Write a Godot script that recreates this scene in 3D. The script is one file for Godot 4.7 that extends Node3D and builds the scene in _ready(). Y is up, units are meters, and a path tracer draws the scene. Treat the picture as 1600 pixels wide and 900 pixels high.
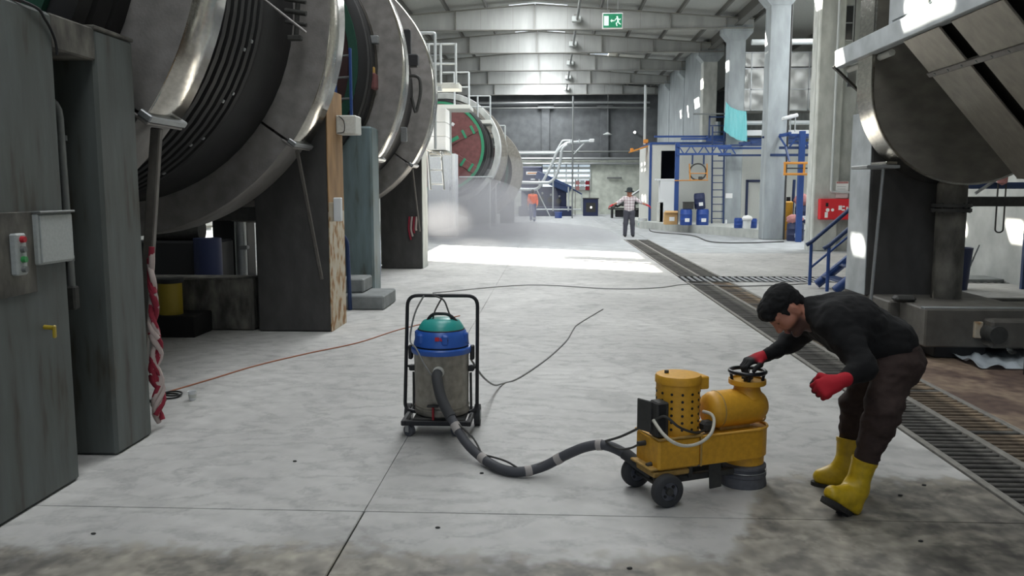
extends Node3D
# A factory hall with a row of big steel process drums, a worker steering a yellow floor grinder, an industrial vacuum.
# Axes: the hall runs along -Z, X to the right, Y up, metres. The camera stands at (0, 1.65, 0).

var M := {}
var used := {}
var gid := 1

func _ready() -> void:
	setup_camera_and_light()
	make_materials()
	build_setting()
	build_roof()
	build_left_machines()
	build_right_machine()
	build_right_bay()
	build_back()
	build_vacuum()
	build_grinder()
	build_hose_and_cables()
	build_worker()
	build_far_people()

func setup_camera_and_light() -> void:
	var cam := Camera3D.new(); cam.name = "camera"; add_child(cam)
	cam.position = Vector3(0, 1.65, 0)
	cam.rotation = Vector3(deg_to_rad(-6.7124), deg_to_rad(2.7118), 0)
	cam.fov = 38.187; cam.near = 0.05; cam.far = 400.0; cam.current = true
	var env := Environment.new()
	env.background_mode = Environment.BG_SKY
	var sky := Sky.new(); var sm := ProceduralSkyMaterial.new()
	sm.sky_top_color = Color(0.42, 0.55, 0.78); sm.sky_horizon_color = Color(0.78, 0.83, 0.9)
	sm.ground_bottom_color = Color(0.35, 0.34, 0.32); sm.ground_horizon_color = Color(0.6, 0.6, 0.6)
	sm.sky_energy_multiplier = 1.6
	sky.sky_material = sm; env.sky = sky
	env.tonemap_mode = Environment.TONE_MAPPER_LINEAR
	env.tonemap_exposure = 0.5
	env.sdfgi_enabled = true; env.ssao_enabled = true; env.ssil_enabled = true
	env.volumetric_fog_enabled = true; env.volumetric_fog_density = 0.0
	var we := WorldEnvironment.new(); we.name = "world_environment"; we.environment = env; add_child(we)
	var sun := DirectionalLight3D.new(); sun.name = "sun"; add_child(sun)
	sun.look_at_from_position(Vector3.ZERO, Vector3(1.0, -0.72, 0.5), Vector3.UP)
	sun.light_energy = 55.0; sun.light_color = Color(1.0, 0.97, 0.92); sun.light_angular_distance = 0.6
	sun.shadow_enabled = true
	# daylight that the translucent roof panels pass on into the hall: one lamp of the panel's size under each panel
	for p in ROOF_PANELS:
		var l := AreaLight3D.new(); l.name = "roof_panel_light"; add_child(l, true)
		l.area_size = Vector2(2.4, 4.2); l.light_energy = p[2]; l.light_color = Color(0.98, 0.99, 1.0)
		l.position = Vector3(p[0], roof_y(p[0]) - 0.14, p[1]); l.rotation = Vector3(-PI / 2, 0, 0)
		l.area_range = 80.0
		l.shadow_enabled = true

const ROOF_PANELS := [   # x, z, light: the panels over the front half are dirtier
	[-0.6, 3.0, 27.0], [-0.6, -2.7, 31.0], [-0.6, -8.5, 40.0], [-0.6, -14.2, 60.0], [-0.6, -20.0, 80.0], [-0.6, -25.7, 90.0],
	[-0.6, -31.4, 80.0], [-0.6, -37.2, 80.0], [-0.6, -43.0, 90.0], [-0.6, -48.7, 120.0], [-0.6, -54.4, 200.0],
	[9.9, -24.6, 85.0], [9.9, -28.1, 95.0],
]

func roof_y(x: float) -> float:
	return 9.25 - 0.075 * absf(x + 0.7)

# ---------- helpers ----------
func S() -> SurfaceTool:
	var st := SurfaceTool.new(); st.begin(Mesh.PRIMITIVE_TRIANGLES); return st

func numbered(n: String) -> String:
	if not used.has(n):
		used[n] = 0
		return n
	used[n] += 1
	return "%s_%03d" % [n, used[n]]

func obj(called: String, st: SurfaceTool, m: Material, parent: Node3D = null) -> MeshInstance3D:
	st.generate_normals()
	var o := MeshInstance3D.new(); o.mesh = st.commit(); o.material_override = null
	o.mesh.surface_set_material(0, m)
	if parent:
		o.name = called; parent.add_child(o, true)
	else:
		o.name = numbered(called); add_child(o)
	return o

func inst(called: String, mesh: Mesh, xf: Transform3D, parent: Node3D = null) -> MeshInstance3D:
	var o := MeshInstance3D.new(); o.mesh = mesh; o.transform = xf
	if parent:
		o.name = called; parent.add_child(o, true)
	else:
		o.name = numbered(called); add_child(o)
	return o

func tag(o: Node3D, label: String, category: String, group := "") -> Node3D:
	o.set_meta("label", label); o.set_meta("category", category)
	if group: o.set_meta("group", group)
	return o

func thing(called: String, label: String, category: String, at := Vector3.ZERO, turn := 0.0, group := "") -> Node3D:
	var o := Node3D.new(); o.name = numbered(called); add_child(o)
	o.position = at; o.rotation.y = turn
	tag(o, label, category, group)
	return o

func dup(src: Node3D, at: Vector3, turn: float, label: String, group := "") -> Node3D:
	var o = src.duplicate(); o.name = numbered(str(src.name).rstrip("0123456789").trim_suffix("_")); add_child(o)
	o.position = at; o.rotation.y = turn
	o.set_meta("label", label)
	if group: o.set_meta("group", group)
	return o

func struct(o: Node3D) -> Node3D:
	o.set_meta("kind", "structure"); return o

func tri(st: SurfaceTool, a: Vector3, b: Vector3, c: Vector3) -> void:   # counter-clockwise from outside
	st.add_vertex(a); st.add_vertex(c); st.add_vertex(b)

func quad(st: SurfaceTool, a: Vector3, b: Vector3, c: Vector3, d: Vector3) -> void:
	tri(st, a, b, c); tri(st, a, c, d)

func box(st: SurfaceTool, c: Vector3, s: Vector3, bev := 0.0, bs := Basis.IDENTITY) -> void:
	st.set_smooth_group(-1)
	var h := s * 0.5
	var b := minf(bev, minf(h.x, minf(h.y, h.z)) * 0.9)
	if b <= 0.0:
		var p := []
		for i in 8:
			p.append(c + bs * Vector3(h.x if i & 1 else -h.x, h.y if i & 2 else -h.y, h.z if i & 4 else -h.z))
		quad(st, p[4], p[5], p[7], p[6]); quad(st, p[1], p[0], p[2], p[3])
		quad(st, p[5], p[1], p[3], p[7]); quad(st, p[0], p[4], p[6], p[2])
		quad(st, p[6], p[7], p[3], p[2]); quad(st, p[0], p[1], p[5], p[4])
		return
	# chamfered: three vertices at each corner
	var v := {}
	for i in 8:
		var sg := Vector3(1 if i & 1 else -1, 1 if i & 2 else -1, 1 if i & 4 else -1)
		for ax in 3:
			var q := Vector3(h.x - b, h.y - b, h.z - b); q[ax] = h[ax]
			v[i * 3 + ax] = c + bs * (q * sg)
	var faces := [[4, 5, 7, 6, 2], [1, 0, 2, 3, 2], [5, 1, 3, 7, 0], [0, 4, 6, 2, 0], [6, 7, 3, 2, 1], [0, 1, 5, 4, 1]]
	for f in faces:
		quad(st, v[f[0] * 3 + f[4]], v[f[1] * 3 + f[4]], v[f[2] * 3 + f[4]], v[f[3] * 3 + f[4]])
	for ax in 3:
		var u := (ax + 1) % 3
		var w := (ax + 2) % 3
		for su in 2:
			for sw in 2:
				var i0 := (su << u) | (sw << w)
				var i1 := i0 | (1 << ax)
				var a: Vector3 = v[i0 * 3 + u]; var a2: Vector3 = v[i1 * 3 + u]
				var d: Vector3 = v[i0 * 3 + w]; var d2: Vector3 = v[i1 * 3 + w]
				oquad(st, a, a2, d2, d, c)
	for i in 8:
		otri(st, v[i * 3], v[i * 3 + 1], v[i * 3 + 2], c)

func otri(st: SurfaceTool, a: Vector3, b: Vector3, c: Vector3, inside: Vector3) -> void:   # turned away from an inside point
	if (b - a).cross(c - a).dot(a + b + c - inside * 3.0) < 0.0: tri(st, a, c, b)
	else: tri(st, a, b, c)

func oquad(st: SurfaceTool, a: Vector3, b: Vector3, c: Vector3, d: Vector3, inside: Vector3) -> void:
	otri(st, a, b, c, inside); otri(st, a, c, d, inside)

func frame_of(dir: Vector3) -> Basis:   # columns: side, dir, other
	var d := dir.normalized()
	var r := Vector3.UP if absf(d.y) < 0.95 else Vector3.RIGHT
	var x := r.cross(d).normalized()
	return Basis(x, d, x.cross(d))

func cyl(st: SurfaceTool, a: Vector3, b: Vector3, r1: float, r2 := -1.0, n := 14, caps := true) -> void:
	if r2 < 0.0: r2 = r1
	var f := frame_of(b - a)
	gid += 1
	st.set_smooth_group(gid)
	var pa := []; var pb := []
	for i in n:
		var t := TAU * i / n
		var d := f.x * cos(t) + f.z * sin(t)
		pa.append(a + d * r1); pb.append(b + d * r2)
	var mid := (a + b) * 0.5
	for i in n:
		var j := (i + 1) % n
		oquad(st, pa[i], pa[j], pb[j], pb[i], mid)
	if caps:
		st.set_smooth_group(-1)
		for i in range(1, n - 1):
			otri(st, pa[0], pa[i], pa[i + 1], mid); otri(st, pb[0], pb[i], pb[i + 1], mid)

func tube(st: SurfaceTool, pts: Array, r: float, n := 8, closed := false) -> void:
	var m := pts.size()
	gid += 1
	st.set_smooth_group(gid)
	var rings := []
	var prev := Vector3.ZERO
	for k in m:
		var p0: Vector3 = pts[(k - 1 + m) % m] if closed or k > 0 else pts[0]
		var p1: Vector3 = pts[(k + 1) % m] if closed or k < m - 1 else pts[m - 1]
		var d := (p1 - p0).normalized()
		if prev == Vector3.ZERO:
			prev = frame_of(d).x
		prev = (prev - d * prev.dot(d)).normalized()
		var w := d.cross(prev)
		var stretch := 1.0
		if k > 0 and k < m - 1:
			var c := absf((Vector3(pts[k]) - pts[k - 1]).normalized().dot(d))
			stretch = 1.0 / clampf(c, 0.7, 1.0)
		var ring := []
		for i in n:
			var t := TAU * i / n
			ring.append(Vector3(pts[k]) + (prev * cos(t) + w * sin(t)) * r * stretch)
		rings.append(ring)
	for k in (m if closed else m - 1):
		var a: Array = rings[k]; var b: Array = rings[(k + 1) % m]
		for i in n:
			var j := (i + 1) % n
			quad(st, a[i], a[j], b[j], b[i])
	if not closed:
		st.set_smooth_group(-1)
		for i in range(1, n - 1):
			tri(st, rings[0][0], rings[0][i + 1], rings[0][i])
			tri(st, rings[m - 1][0], rings[m - 1][i], rings[m - 1][i + 1])

func rounded(pts: Array, rad: float, steps := 5) -> Array:   # round the corners of a polyline
	var out := [pts[0]]
	for k in range(1, pts.size() - 1):
		var p: Vector3 = pts[k]
		var a: Vector3 = pts[k - 1] - p; var b: Vector3 = pts[k + 1] - p
		var l := minf(rad, minf(a.length(), b.length()) * 0.48)
		var s := p + a.normalized() * l; var e := p + b.normalized() * l
		for i in steps + 1:
			var t := float(i) / steps
			out.append(s.lerp(p, t).lerp(p.lerp(e, t), t))
	out.append(pts[pts.size() - 1])
	return out

func spline(pts: Array, steps := 6) -> Array:
	var out := []
	var m := pts.size()
	for k in m - 1:
		var p0: Vector3 = pts[maxi(k - 1, 0)]; var p1: Vector3 = pts[k]
		var p2: Vector3 = pts[k + 1]; var p3: Vector3 = pts[mini(k + 2, m - 1)]
		for i in steps:
			out.append(p1.cubic_interpolate(p2, p0, p3, float(i) / steps))
	out.append(pts[m - 1])
	return out

# profile of (radius, along) turned about the local Y axis of xf
func lathe(st: SurfaceTool, prof: Array, xf: Transform3D, n := 32, a0 := 0.0, a1 := TAU, crease := 0.8) -> void:
	gid += 1
	var full := absf(a1 - a0 - TAU) < 0.001
	var m := prof.size()
	for k in m - 1:
		var p: Vector2 = prof[k]; var q: Vector2 = prof[k + 1]
		if p.distance_to(q) < 1e-6: continue
		if k > 0:
			var o: Vector2 = prof[k - 1]
			if (p - o).normalized().dot((q - p).normalized()) < crease: gid += 1
		st.set_smooth_group(gid)
		for i in n:
			var t0 := a0 + (a1 - a0) * i / n; var t1 := a0 + (a1 - a0) * (i + 1) / n
			if full and i == n - 1: t1 = a0
			var d0 := Vector3(cos(t0), 0, sin(t0)); var d1 := Vector3(cos(t1), 0, sin(t1))
			var A := xf * (d0 * p.x + Vector3(0, p.y, 0)); var B := xf * (d1 * p.x + Vector3(0, p.y, 0))
			var C := xf * (d1 * q.x + Vector3(0, q.y, 0)); var D := xf * (d0 * q.x + Vector3(0, q.y, 0))
			if p.x > 1e-6: tri(st, A, C, B)
			if q.x > 1e-6: tri(st, A, D, C)

func prism(st: SurfaceTool, poly: PackedVector2Array, h0: float, h1: float, xf := Transform3D.IDENTITY) -> void:   # outline in local XY, from z = h0 to h1
	st.set_smooth_group(-1)
	var idx := Geometry2D.triangulate_polygon(poly)
	var ccw := not Geometry2D.is_polygon_clockwise(poly)
	for k in range(0, idx.size(), 3):
		var a := poly[idx[k]]; var b := poly[idx[k + 1]]; var c := poly[idx[k + 2]]
		if (b - a).cross(c - a) < 0.0:
			var t := b; b = c; c = t
		tri(st, xf * Vector3(a.x, a.y, h1), xf * Vector3(b.x, b.y, h1), xf * Vector3(c.x, c.y, h1))
		tri(st, xf * Vector3(a.x, a.y, h0), xf * Vector3(c.x, c.y, h0), xf * Vector3(b.x, b.y, h0))
	for k in poly.size():
		var p := poly[k]; var q := poly[(k + 1) % poly.size()]
		if not (Geometry2D.is_polygon_clockwise(poly)):
			quad(st, xf * Vector3(p.x, p.y, h0), xf * Vector3(q.x, q.y, h0), xf * Vector3(q.x, q.y, h1), xf * Vector3(p.x, p.y, h1))
		else:
			quad(st, xf * Vector3(q.x, q.y, h0), xf * Vector3(p.x, p.y, h0), xf * Vector3(p.x, p.y, h1), xf * Vector3(q.x, q.y, h1))

func ring_pts(c: Vector3, r: float, n: int, ax: Vector3, ay: Vector3, a0 := 0.0, a1 := TAU) -> Array:
	var out := []
	var full := absf(a1 - a0 - TAU) < 0.001
	for i in (n if full else n + 1):
		var t := a0 + (a1 - a0) * i / n
		out.append(c + (ax * cos(t) + ay * sin(t)) * r)
	return out

# one mesh part made of one box / one tube
func bx(called: String, c: Vector3, s: Vector3, m: Material, parent: Node3D, bev := 0.0, bs := Basis.IDENTITY) -> MeshInstance3D:
	var st := S(); box(st, c, s, bev, bs); return obj(called, st, m, parent)

func rod(called: String, a: Vector3, b: Vector3, r: float, m: Material, parent: Node3D = null, n := 8) -> MeshInstance3D:
	var st := S(); cyl(st, a, b, r, r, n); return obj(called, st, m, parent)

func pipe(called: String, pts: Array, r: float, m: Material, parent: Node3D = null, n := 8, closed := false) -> MeshInstance3D:
	var st := S(); tube(st, pts, r, n, closed); return obj(called, st, m, parent)

# ---------- materials ----------
func noise_tex(freq: float, octaves: int, lo: float, hi: float, sd: int, kind := FastNoiseLite.TYPE_SIMPLEX_SMOOTH, size := 512, as_normal := false, bump := 4.0) -> NoiseTexture2D:
	var n := FastNoiseLite.new(); n.seed = sd; n.frequency = freq; n.fractal_octaves = octaves; n.noise_type = kind
	var t := NoiseTexture2D.new(); t.width = size; t.height = size; t.seamless = true; t.noise = n
	if as_normal:
		t.as_normal_map = true; t.bump_strength = bump
	else:
		var g := Gradient.new(); g.set_color(0, Color(lo, lo, lo)); g.set_color(1, Color(hi, hi, hi)); t.color_ramp = g
	return t

func ramp_tex(freq: float, octaves: int, sd: int, cols: Array, offs: Array, size := 512) -> NoiseTexture2D:
	var t := noise_tex(freq, octaves, 0, 1, sd, FastNoiseLite.TYPE_SIMPLEX_SMOOTH, size)
	var g := Gradient.new(); g.offsets = PackedFloat32Array(offs); g.colors = PackedColorArray(cols); t.color_ramp = g
	return t

func mat(key: String, c: Color, rough := 0.7, metal := 0.0, tex: Texture2D = null, scale := Vector3.ONE, nrm: Texture2D = null, nscale := 0.4) -> StandardMaterial3D:
	var m := StandardMaterial3D.new(); m.resource_name = key
	m.albedo_color = c; m.roughness = rough; m.metallic = metal
	if tex or nrm:
		m.uv1_triplanar = true; m.uv1_scale = scale
	if tex: m.albedo_texture = tex
	if nrm:
		m.normal_enabled = true; m.normal_texture = nrm; m.normal_scale = nscale
	M[key] = m
	return m

func make_materials() -> void:
	var mot := noise_tex(0.012, 5, 0.8, 1.0, 3)
	var fine := noise_tex(0.05, 4, 0.92, 1.0, 5)
	var streak := ramp_tex(0.012, 5, 9, [Color(0.66, 0.58, 0.5), Color(0.88, 0.87, 0.85), Color(1, 1, 1)], [0.0, 0.34, 1.0])
	var dirt := noise_tex(0.008, 6, 0.45, 1.0, 14)
	var nb := noise_tex(0.03, 5, 0, 1, 21, FastNoiseLite.TYPE_SIMPLEX_SMOOTH, 512, true, 3.0)
	var nf := noise_tex(0.12, 3, 0, 1, 22, FastNoiseLite.TYPE_SIMPLEX_SMOOTH, 512, true, 2.0)
	var rusty := ramp_tex(0.015, 5, 33, [Color("c4bfb2"), Color("b9ab92"), Color("967048"), Color("74502f")], [0.0, 0.5, 0.68, 1.0])
	mat("floor_far", Color("b0b3b3"), 0.7, 0.0, noise_tex(0.01, 6, 0.82, 1.0, 41), Vector3(0.28, 0.28, 0.28), nb, 0.15)
	mat("slab_side", Color("6e6c68"), 0.9)
	mat("joint", Color("3b3a38"), 0.95)
	mat("gap_dark", Color("2e2c29"), 0.9)
	mat("concrete", Color("8b8f8e"), 0.85, 0.0, mot, Vector3(0.5, 0.5, 0.5), nb, 0.2)
	mat("column_paint", Color("a9b0b2"), 0.7, 0.0, mot, Vector3(0.3, 0.1, 0.3))
	mat("column_cream", Color("c6c9c3"), 0.75, 0.0, mot, Vector3(0.4, 0.2, 0.4), nb, 0.1)
	mat("pedestal", Color("5d6361"), 0.62, 0.0, streak, Vector3(0.9, 0.16, 0.9), nb, 0.1)
	mat("pedestal_top", Color("807d74"), 0.8, 0.0, dirt, Vector3(1.2, 0.6, 1.2), nb, 0.3)
	mat("pedestal_dark", Color("4c4b49"), 0.75, 0.0, mot, Vector3(0.7, 0.35, 0.7), nb, 0.2)
	mat("rust_tan", Color("b08a5e"), 0.75, 0.0, noise_tex(0.008, 5, 0.72, 1.0, 34), Vector3(0.9, 0.25, 0.9), nb, 0.2)
	mat("pedestal_teal", Color("74868a"), 0.55, 0.0, streak, Vector3(0.8, 0.16, 0.8), nb, 0.1)
	mat("pedestal_rust", Color("ffffff"), 0.75, 0.0, rusty, Vector3(0.8, 0.5, 0.8), nb, 0.2)
	mat("pedestal_white", Color("d5d8da"), 0.6, 0.0, fine, Vector3(0.7, 0.3, 0.7))
	mat("stainless", Color("cac6bd"), 0.15, 1.0, noise_tex(0.02, 4, 0.78, 1.0, 52), Vector3(0.8, 2.5, 0.8), nf, 0.25)
	mat("stainless_dull", Color("989490"), 0.55, 0.3, mot, Vector3(0.6, 0.6, 0.6), nf, 0.15)
	mat("strut_steel", Color("6f6b65"), 0.5, 0.4, mot)
	mat("stainless_brown", Color("4a4640"), 0.5, 0.4, mot, Vector3(0.8, 0.8, 0.8), nf, 0.2)
	mat("drum_dark", Color("1e1e1f"), 0.6, 0.1, mot, Vector3(0.7, 0.7, 0.7), nb, 0.2)
	mat("drum_black", Color("0c0c0c"), 0.6, 0.0, fine, Vector3(1, 1, 1))
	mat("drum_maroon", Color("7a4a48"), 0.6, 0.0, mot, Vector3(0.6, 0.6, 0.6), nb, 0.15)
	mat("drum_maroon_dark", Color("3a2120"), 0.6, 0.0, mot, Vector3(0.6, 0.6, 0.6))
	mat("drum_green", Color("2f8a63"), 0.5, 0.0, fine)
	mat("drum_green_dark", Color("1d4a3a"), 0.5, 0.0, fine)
	mat("vat_dark", Color("78746b"), 0.6, 0.35, mot, Vector3(0.5, 0.9, 0.5), nf, 0.15)
	mat("sheet_lit", Color("aaa498"), 0.45, 0.35, mot, Vector3(1.1, 1.1, 1.1), nf, 0.2)
	mat("panel_paint", Color("b9c0c2"), 0.55, 0.0, mot, Vector3(0.4, 0.4, 0.4))
	mat("steel_paint", Color("adafac"), 0.65, 0.0, noise_tex(0.012, 5, 0.86, 1.0, 61), Vector3(0.3, 0.05, 0.3))
	mat("steel_edge", Color("86857f"), 0.6, 0.1)
	mat("purlin", Color("6b6a66"), 0.7)
	mat("roof_sheet", Color("b4b5b0"), 0.7, 0.0, fine, Vector3(0.4, 0.4, 0.4))
	mat("roof_under_dark", Color("7d7c77"), 0.8)
	mat("wall_light", Color("c6c9c4"), 0.8, 0.0, mot, Vector3(0.2, 0.2, 0.2))
	mat("wall_dark", Color("66696b"), 0.85, 0.0, mot, Vector3(0.2, 0.2, 0.2))
	mat("wall_green", Color("cdd2c6"), 0.8, 0.0, mot, Vector3(0.25, 0.25, 0.25))
	mat("clad", Color("c4c5c1"), 0.36, 0.5, noise_tex(0.006, 3, 0.7, 1.0, 71), Vector3(0.25, 0.25, 0.25), noise_tex(0.006, 2, 0, 1, 72, FastNoiseLite.TYPE_SIMPLEX_SMOOTH, 512, true, 12.0), 0.8)
	mat("white", Color("dadcdc"), 0.5)
	mat("beige_dull", Color("99958b"), 0.6, 0.0, mot)
	mat("white_pipe", Color("b9bebe"), 0.4, 0.1)
	mat("base_grey", Color("67645d"), 0.7, 0.0, mot, Vector3(0.7, 0.7, 0.7), nb, 0.2)
	mat("cream", Color("d0d1ca"), 0.6, 0.0, fine)
	mat("grey_box", Color("aeb3b0"), 0.55, 0.0, fine, Vector3(1.5, 1.5, 1.5))
	mat("grey_pipe", Color("7c7f7d"), 0.45, 0.4, fine)
	mat("galv", Color("a3a6a6"), 0.4, 0.7, fine)
	mat("black", Color("17181a"), 0.55)
	mat("black_gloss", Color("121316"), 0.3)
	mat("rubber", Color("3a3b3c"), 0.8, 0.0, fine, Vector3(6, 6, 6))
	mat("rubber_dusty", Color("65666a"), 0.85, 0.0, mot, Vector3(3, 3, 3))
	mat("iron", Color("4a4a47"), 0.7, 0.3, mot, Vector3(2, 2, 2))
	mat("grate_rail", Color("8d8a82"), 0.8, 0.0, mot, Vector3(1.5, 1.5, 1.5))
	mat("grate_iron", Color("77746d"), 0.75, 0.1, dirt, Vector3(1.5, 1.5, 1.5))
	mat("grate_iron_warm", Color("a08c74"), 0.75, 0.1, dirt, Vector3(1.5, 1.5, 1.5))
	mat("pit", Color("171615"), 0.9)
	mat("blue", Color("294a88"), 0.5, 0.0, fine)
	mat("blue_dark", Color("243a63"), 0.5, 0.0, fine)
	mat("blue_plastic", Color("23458f"), 0.4)
	mat("blue_navy", Color("202a4c"), 0.5)
	mat("yellow", Color("dfa52c"), 0.5, 0.0, noise_tex(0.02, 5, 0.9, 1.0, 81), Vector3(2.5, 2.5, 2.5), nf, 0.08)
	mat("yellow_dusty", Color("c09a52"), 0.75, 0.0, mot, Vector3(3, 3, 3))
	mat("yellow_drum", Color("a38d22"), 0.5)
	mat("orange_paint", Color("cf8a35"), 0.6)
	mat("red_box", Color("d2202c"), 0.45)
	mat("red", Color("b31f2c"), 0.6)
	mat("red_dark", Color("8c1c26"), 0.7)
	mat("rope_white", Color("b9a9a2"), 0.9, 0.0, fine, Vector3(9, 9, 9))
	mat("rope_red", Color("8c2436"), 0.9, 0.0, fine, Vector3(9, 9, 9))
	mat("green_button", Color("2f8a48"), 0.4)
	mat("cardboard", Color("c7a06b"), 0.85, 0.0, fine)
	mat("paper", Color("e8e8e6"), 0.7)
	mat("cloth_pink", Color("c58a86"), 0.9, 0.0, mot, Vector3(2, 2, 2))
	var tarp := mat("tarp", Color("7fd3d6"), 0.45, 0.0, fine, Vector3(0.8, 0.8, 0.8))
	tarp.cull_mode = BaseMaterial3D.CULL_DISABLED; tarp.backlight_enabled = true; tarp.backlight = Color(0.35, 0.6, 0.62)
	var poly := mat("polythene", Color("c3ccd2"), 0.22); poly.backlight_enabled = true; poly.backlight = Color(0.4, 0.42, 0.45)
	poly.cull_mode = BaseMaterial3D.CULL_DISABLED
	var rp := mat("roof_panel_glow", Color("e4e8ea"), 0.6); rp.emission_enabled = true; rp.emission = Color(0.93, 0.97, 1.0); rp.emission_energy_multiplier = 2.2
	var gl := mat("glass", Color(0.9, 0.95, 0.97, 0.08), 0.05); gl.transparency = BaseMaterial3D.TRANSPARENCY_ALPHA
	var lm := mat("lamp_dot", Color("ffffff"), 0.4); lm.emission_enabled = true; lm.emission = Color(1, 1, 0.97); lm.emission_energy_multiplier = 6.0
	mat("vac_blue", Color("2f5fb4"), 0.35); mat("vac_teal", Color("2e9c94"), 0.35)
	mat("vac_steel", Color("a8a398"), 0.42, 0.6, noise_tex(0.015, 5, 0.7, 1.0, 91), Vector3(2.2, 1.4, 2.2), nf, 0.15)
	mat("hose", Color("4b4c50"), 0.7, 0.0, fine, Vector3(5, 5, 5)); mat("tape", Color("a39d98"), 0.7)
	mat("cable_white", Color("c9c5b6"), 0.6); mat("cable_dark", Color("3c3b38"), 0.6); mat("cable_grey", Color("7d7d7a"), 0.6); mat("cable_orange", Color("a2674c"), 0.6)
	# people
	mat("shirt_black", Color("101011"), 0.95, 0.0, fine, Vector3(3, 3, 3), nf, 0.3)
	mat("trousers_brown", Color("3d2e29"), 0.9, 0.0, mot, Vector3(5, 5, 5), nf, 0.3)
	mat("hair", Color("09090a"), 0.9, 0.0, null, Vector3(14, 14, 14), noise_tex(0.05, 4, 0, 1, 95, FastNoiseLite.TYPE_SIMPLEX_SMOOTH, 512, true, 4.0), 0.5)
	var sk := mat("skin", Color("a0694f"), 0.6); sk.vertex_color_use_as_albedo = true; sk.albedo_color = Color.WHITE
	mat("boot_yellow", Color("d9b51c"), 0.42, 0.0, mot, Vector3(3, 3, 3)); mat("boot_sole", Color("33312d"), 0.85, 0.0, mot, Vector3(4, 4, 4))
	var gv := mat("glove", Color.WHITE, 0.85); gv.vertex_color_use_as_albedo = true
	var chk := Image.create(64, 64, false, Image.FORMAT_RGB8)
	for y in 64:
		for x in 64:
			var dark := (1 if (x % 16) < 5 else 0) + (1 if (y % 16) < 5 else 0)
			chk.set_pixel(x, y, [Color("d6cfcf"), Color("b3a3a6"), Color("8a777d")][dark])
	mat("shirt_check", Color.WHITE, 0.9, 0.0, ImageTexture.create_from_image(chk), Vector3(2.5, 2.5, 2.5))
	mat("shirt_orange", Color("f0611f"), 0.85); mat("trousers_navy", Color("2a3a78"), 0.9); mat("trousers_grey", Color("4a4a52"), 0.9); mat("hat_dark", Color("1d2526"), 0.85)
	floor_material()

func floor_material() -> void:   # the ground concrete near the camera: pale where it has been sanded, dark and mottled where it has not
	var w := 1024; var h := 1536
	var layers := []
	for d in [[0.006, 5, 101, 0], [0.02, 5, 102, 1], [0.09, 3, 103, 0], [0.012, 4, 104, 0]]:
		var n := FastNoiseLite.new(); n.frequency = d[0]; n.fractal_octaves = d[1]; n.seed = d[2]; n.noise_type = FastNoiseLite.TYPE_SIMPLEX_SMOOTH
		if d[3]:
			n.fractal_type = FastNoiseLite.FRACTAL_RIDGED; n.domain_warp_enabled = true; n.domain_warp_amplitude = 60.0; n.domain_warp_frequency = 0.008
		var im: Image = n.get_image(w, h, false, false, true)
		layers.append(im.get_data())
	var A: PackedByteArray = layers[0]; var B: PackedByteArray = layers[1]; var C: PackedByteArray = layers[2]; var D: PackedByteArray = layers[3]
	var data := PackedByteArray(); data.resize(w * h * 3)
	var o := 0
	for j in h:
		var z := 1.0 - 23.1 * (j + 0.5) / h
		var row := j * w
		for i in w:
			var x := -6.5 + 13.0 * (i + 0.5) / w
			var k := row + i
			var a := A[k] / 255.0; var b := B[(j * 2 % h) * w + i] / 255.0; var c := C[k] / 255.0; var d := D[k] / 255.0
			var line := -3.6 - 1.1 * smoothstep(0.75, 1.32, x)
			var raw := smoothstep(-0.11, 0.09, z - line + (c - 0.5) * 0.25 + (d - 0.5) * 0.2) * (0.85 + 0.3 * (a - 0.5))
			var arc := sin(21.0 * sqrt((x - 0.4) * (x - 0.4) + (z + 8.6) * (z + 8.6)) + 5.0 * a) * sin(17.0 * sqrt((x + 2.6) * (x + 2.6) * 0.5 + (z + 3.0) * (z + 3.0)) + 4.0 * d)
			var v := 0.70 + 0.10 * (a - 0.5) + 0.05 * (c - 0.5) - 0.13 * maxf(0.0, b - 0.58) * 2.0 - arc * 0.028 * smoothstep(0.35, 0.7, a)
			v -= 0.10 * smoothstep(0.7, 0.85, d) * c
			var r := v; var g := v * 0.995; var bl := v * 0.975
			if raw > 0.0:
				var u := 0.455 + 0.32 * (c - 0.5) + 0.26 * (d - 0.5) - 0.09 * smoothstep(0.55, 0.75, b) - 0.05 * smoothstep(1.2, 2.4, x)
				r = lerpf(r, u * 1.04, raw); g = lerpf(g, u * 0.995, raw); bl = lerpf(bl, u * 0.90, raw)
			if x > 3.2 and z > -9.0:
				var t := 0.85
				var w_ := 0.16 * smoothstep(0.45, 0.6, d)
				r = lerpf(r, 0.47 + 0.2 * (c - 0.5) - w_, t); g = lerpf(g, 0.385 + 0.2 * (c - 0.5) - w_, t); bl = lerpf(bl, 0.31 + 0.15 * (c - 0.5) - w_ * 0.8, t)
			data[o] = int(clampf(r, 0.0, 1.0) * 255.0); data[o + 1] = int(clampf(g, 0.0, 1.0) * 255.0); data[o + 2] = int(clampf(bl, 0.0, 1.0) * 255.0)
			o += 3
	var m := StandardMaterial3D.new(); m.resource_name = "floor_near"
	m.albedo_texture = ImageTexture.create_from_image(Image.create_from_data(w, h, false, Image.FORMAT_RGB8, data))
	m.roughness = 0.62
	M["floor_near"] = m

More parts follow.
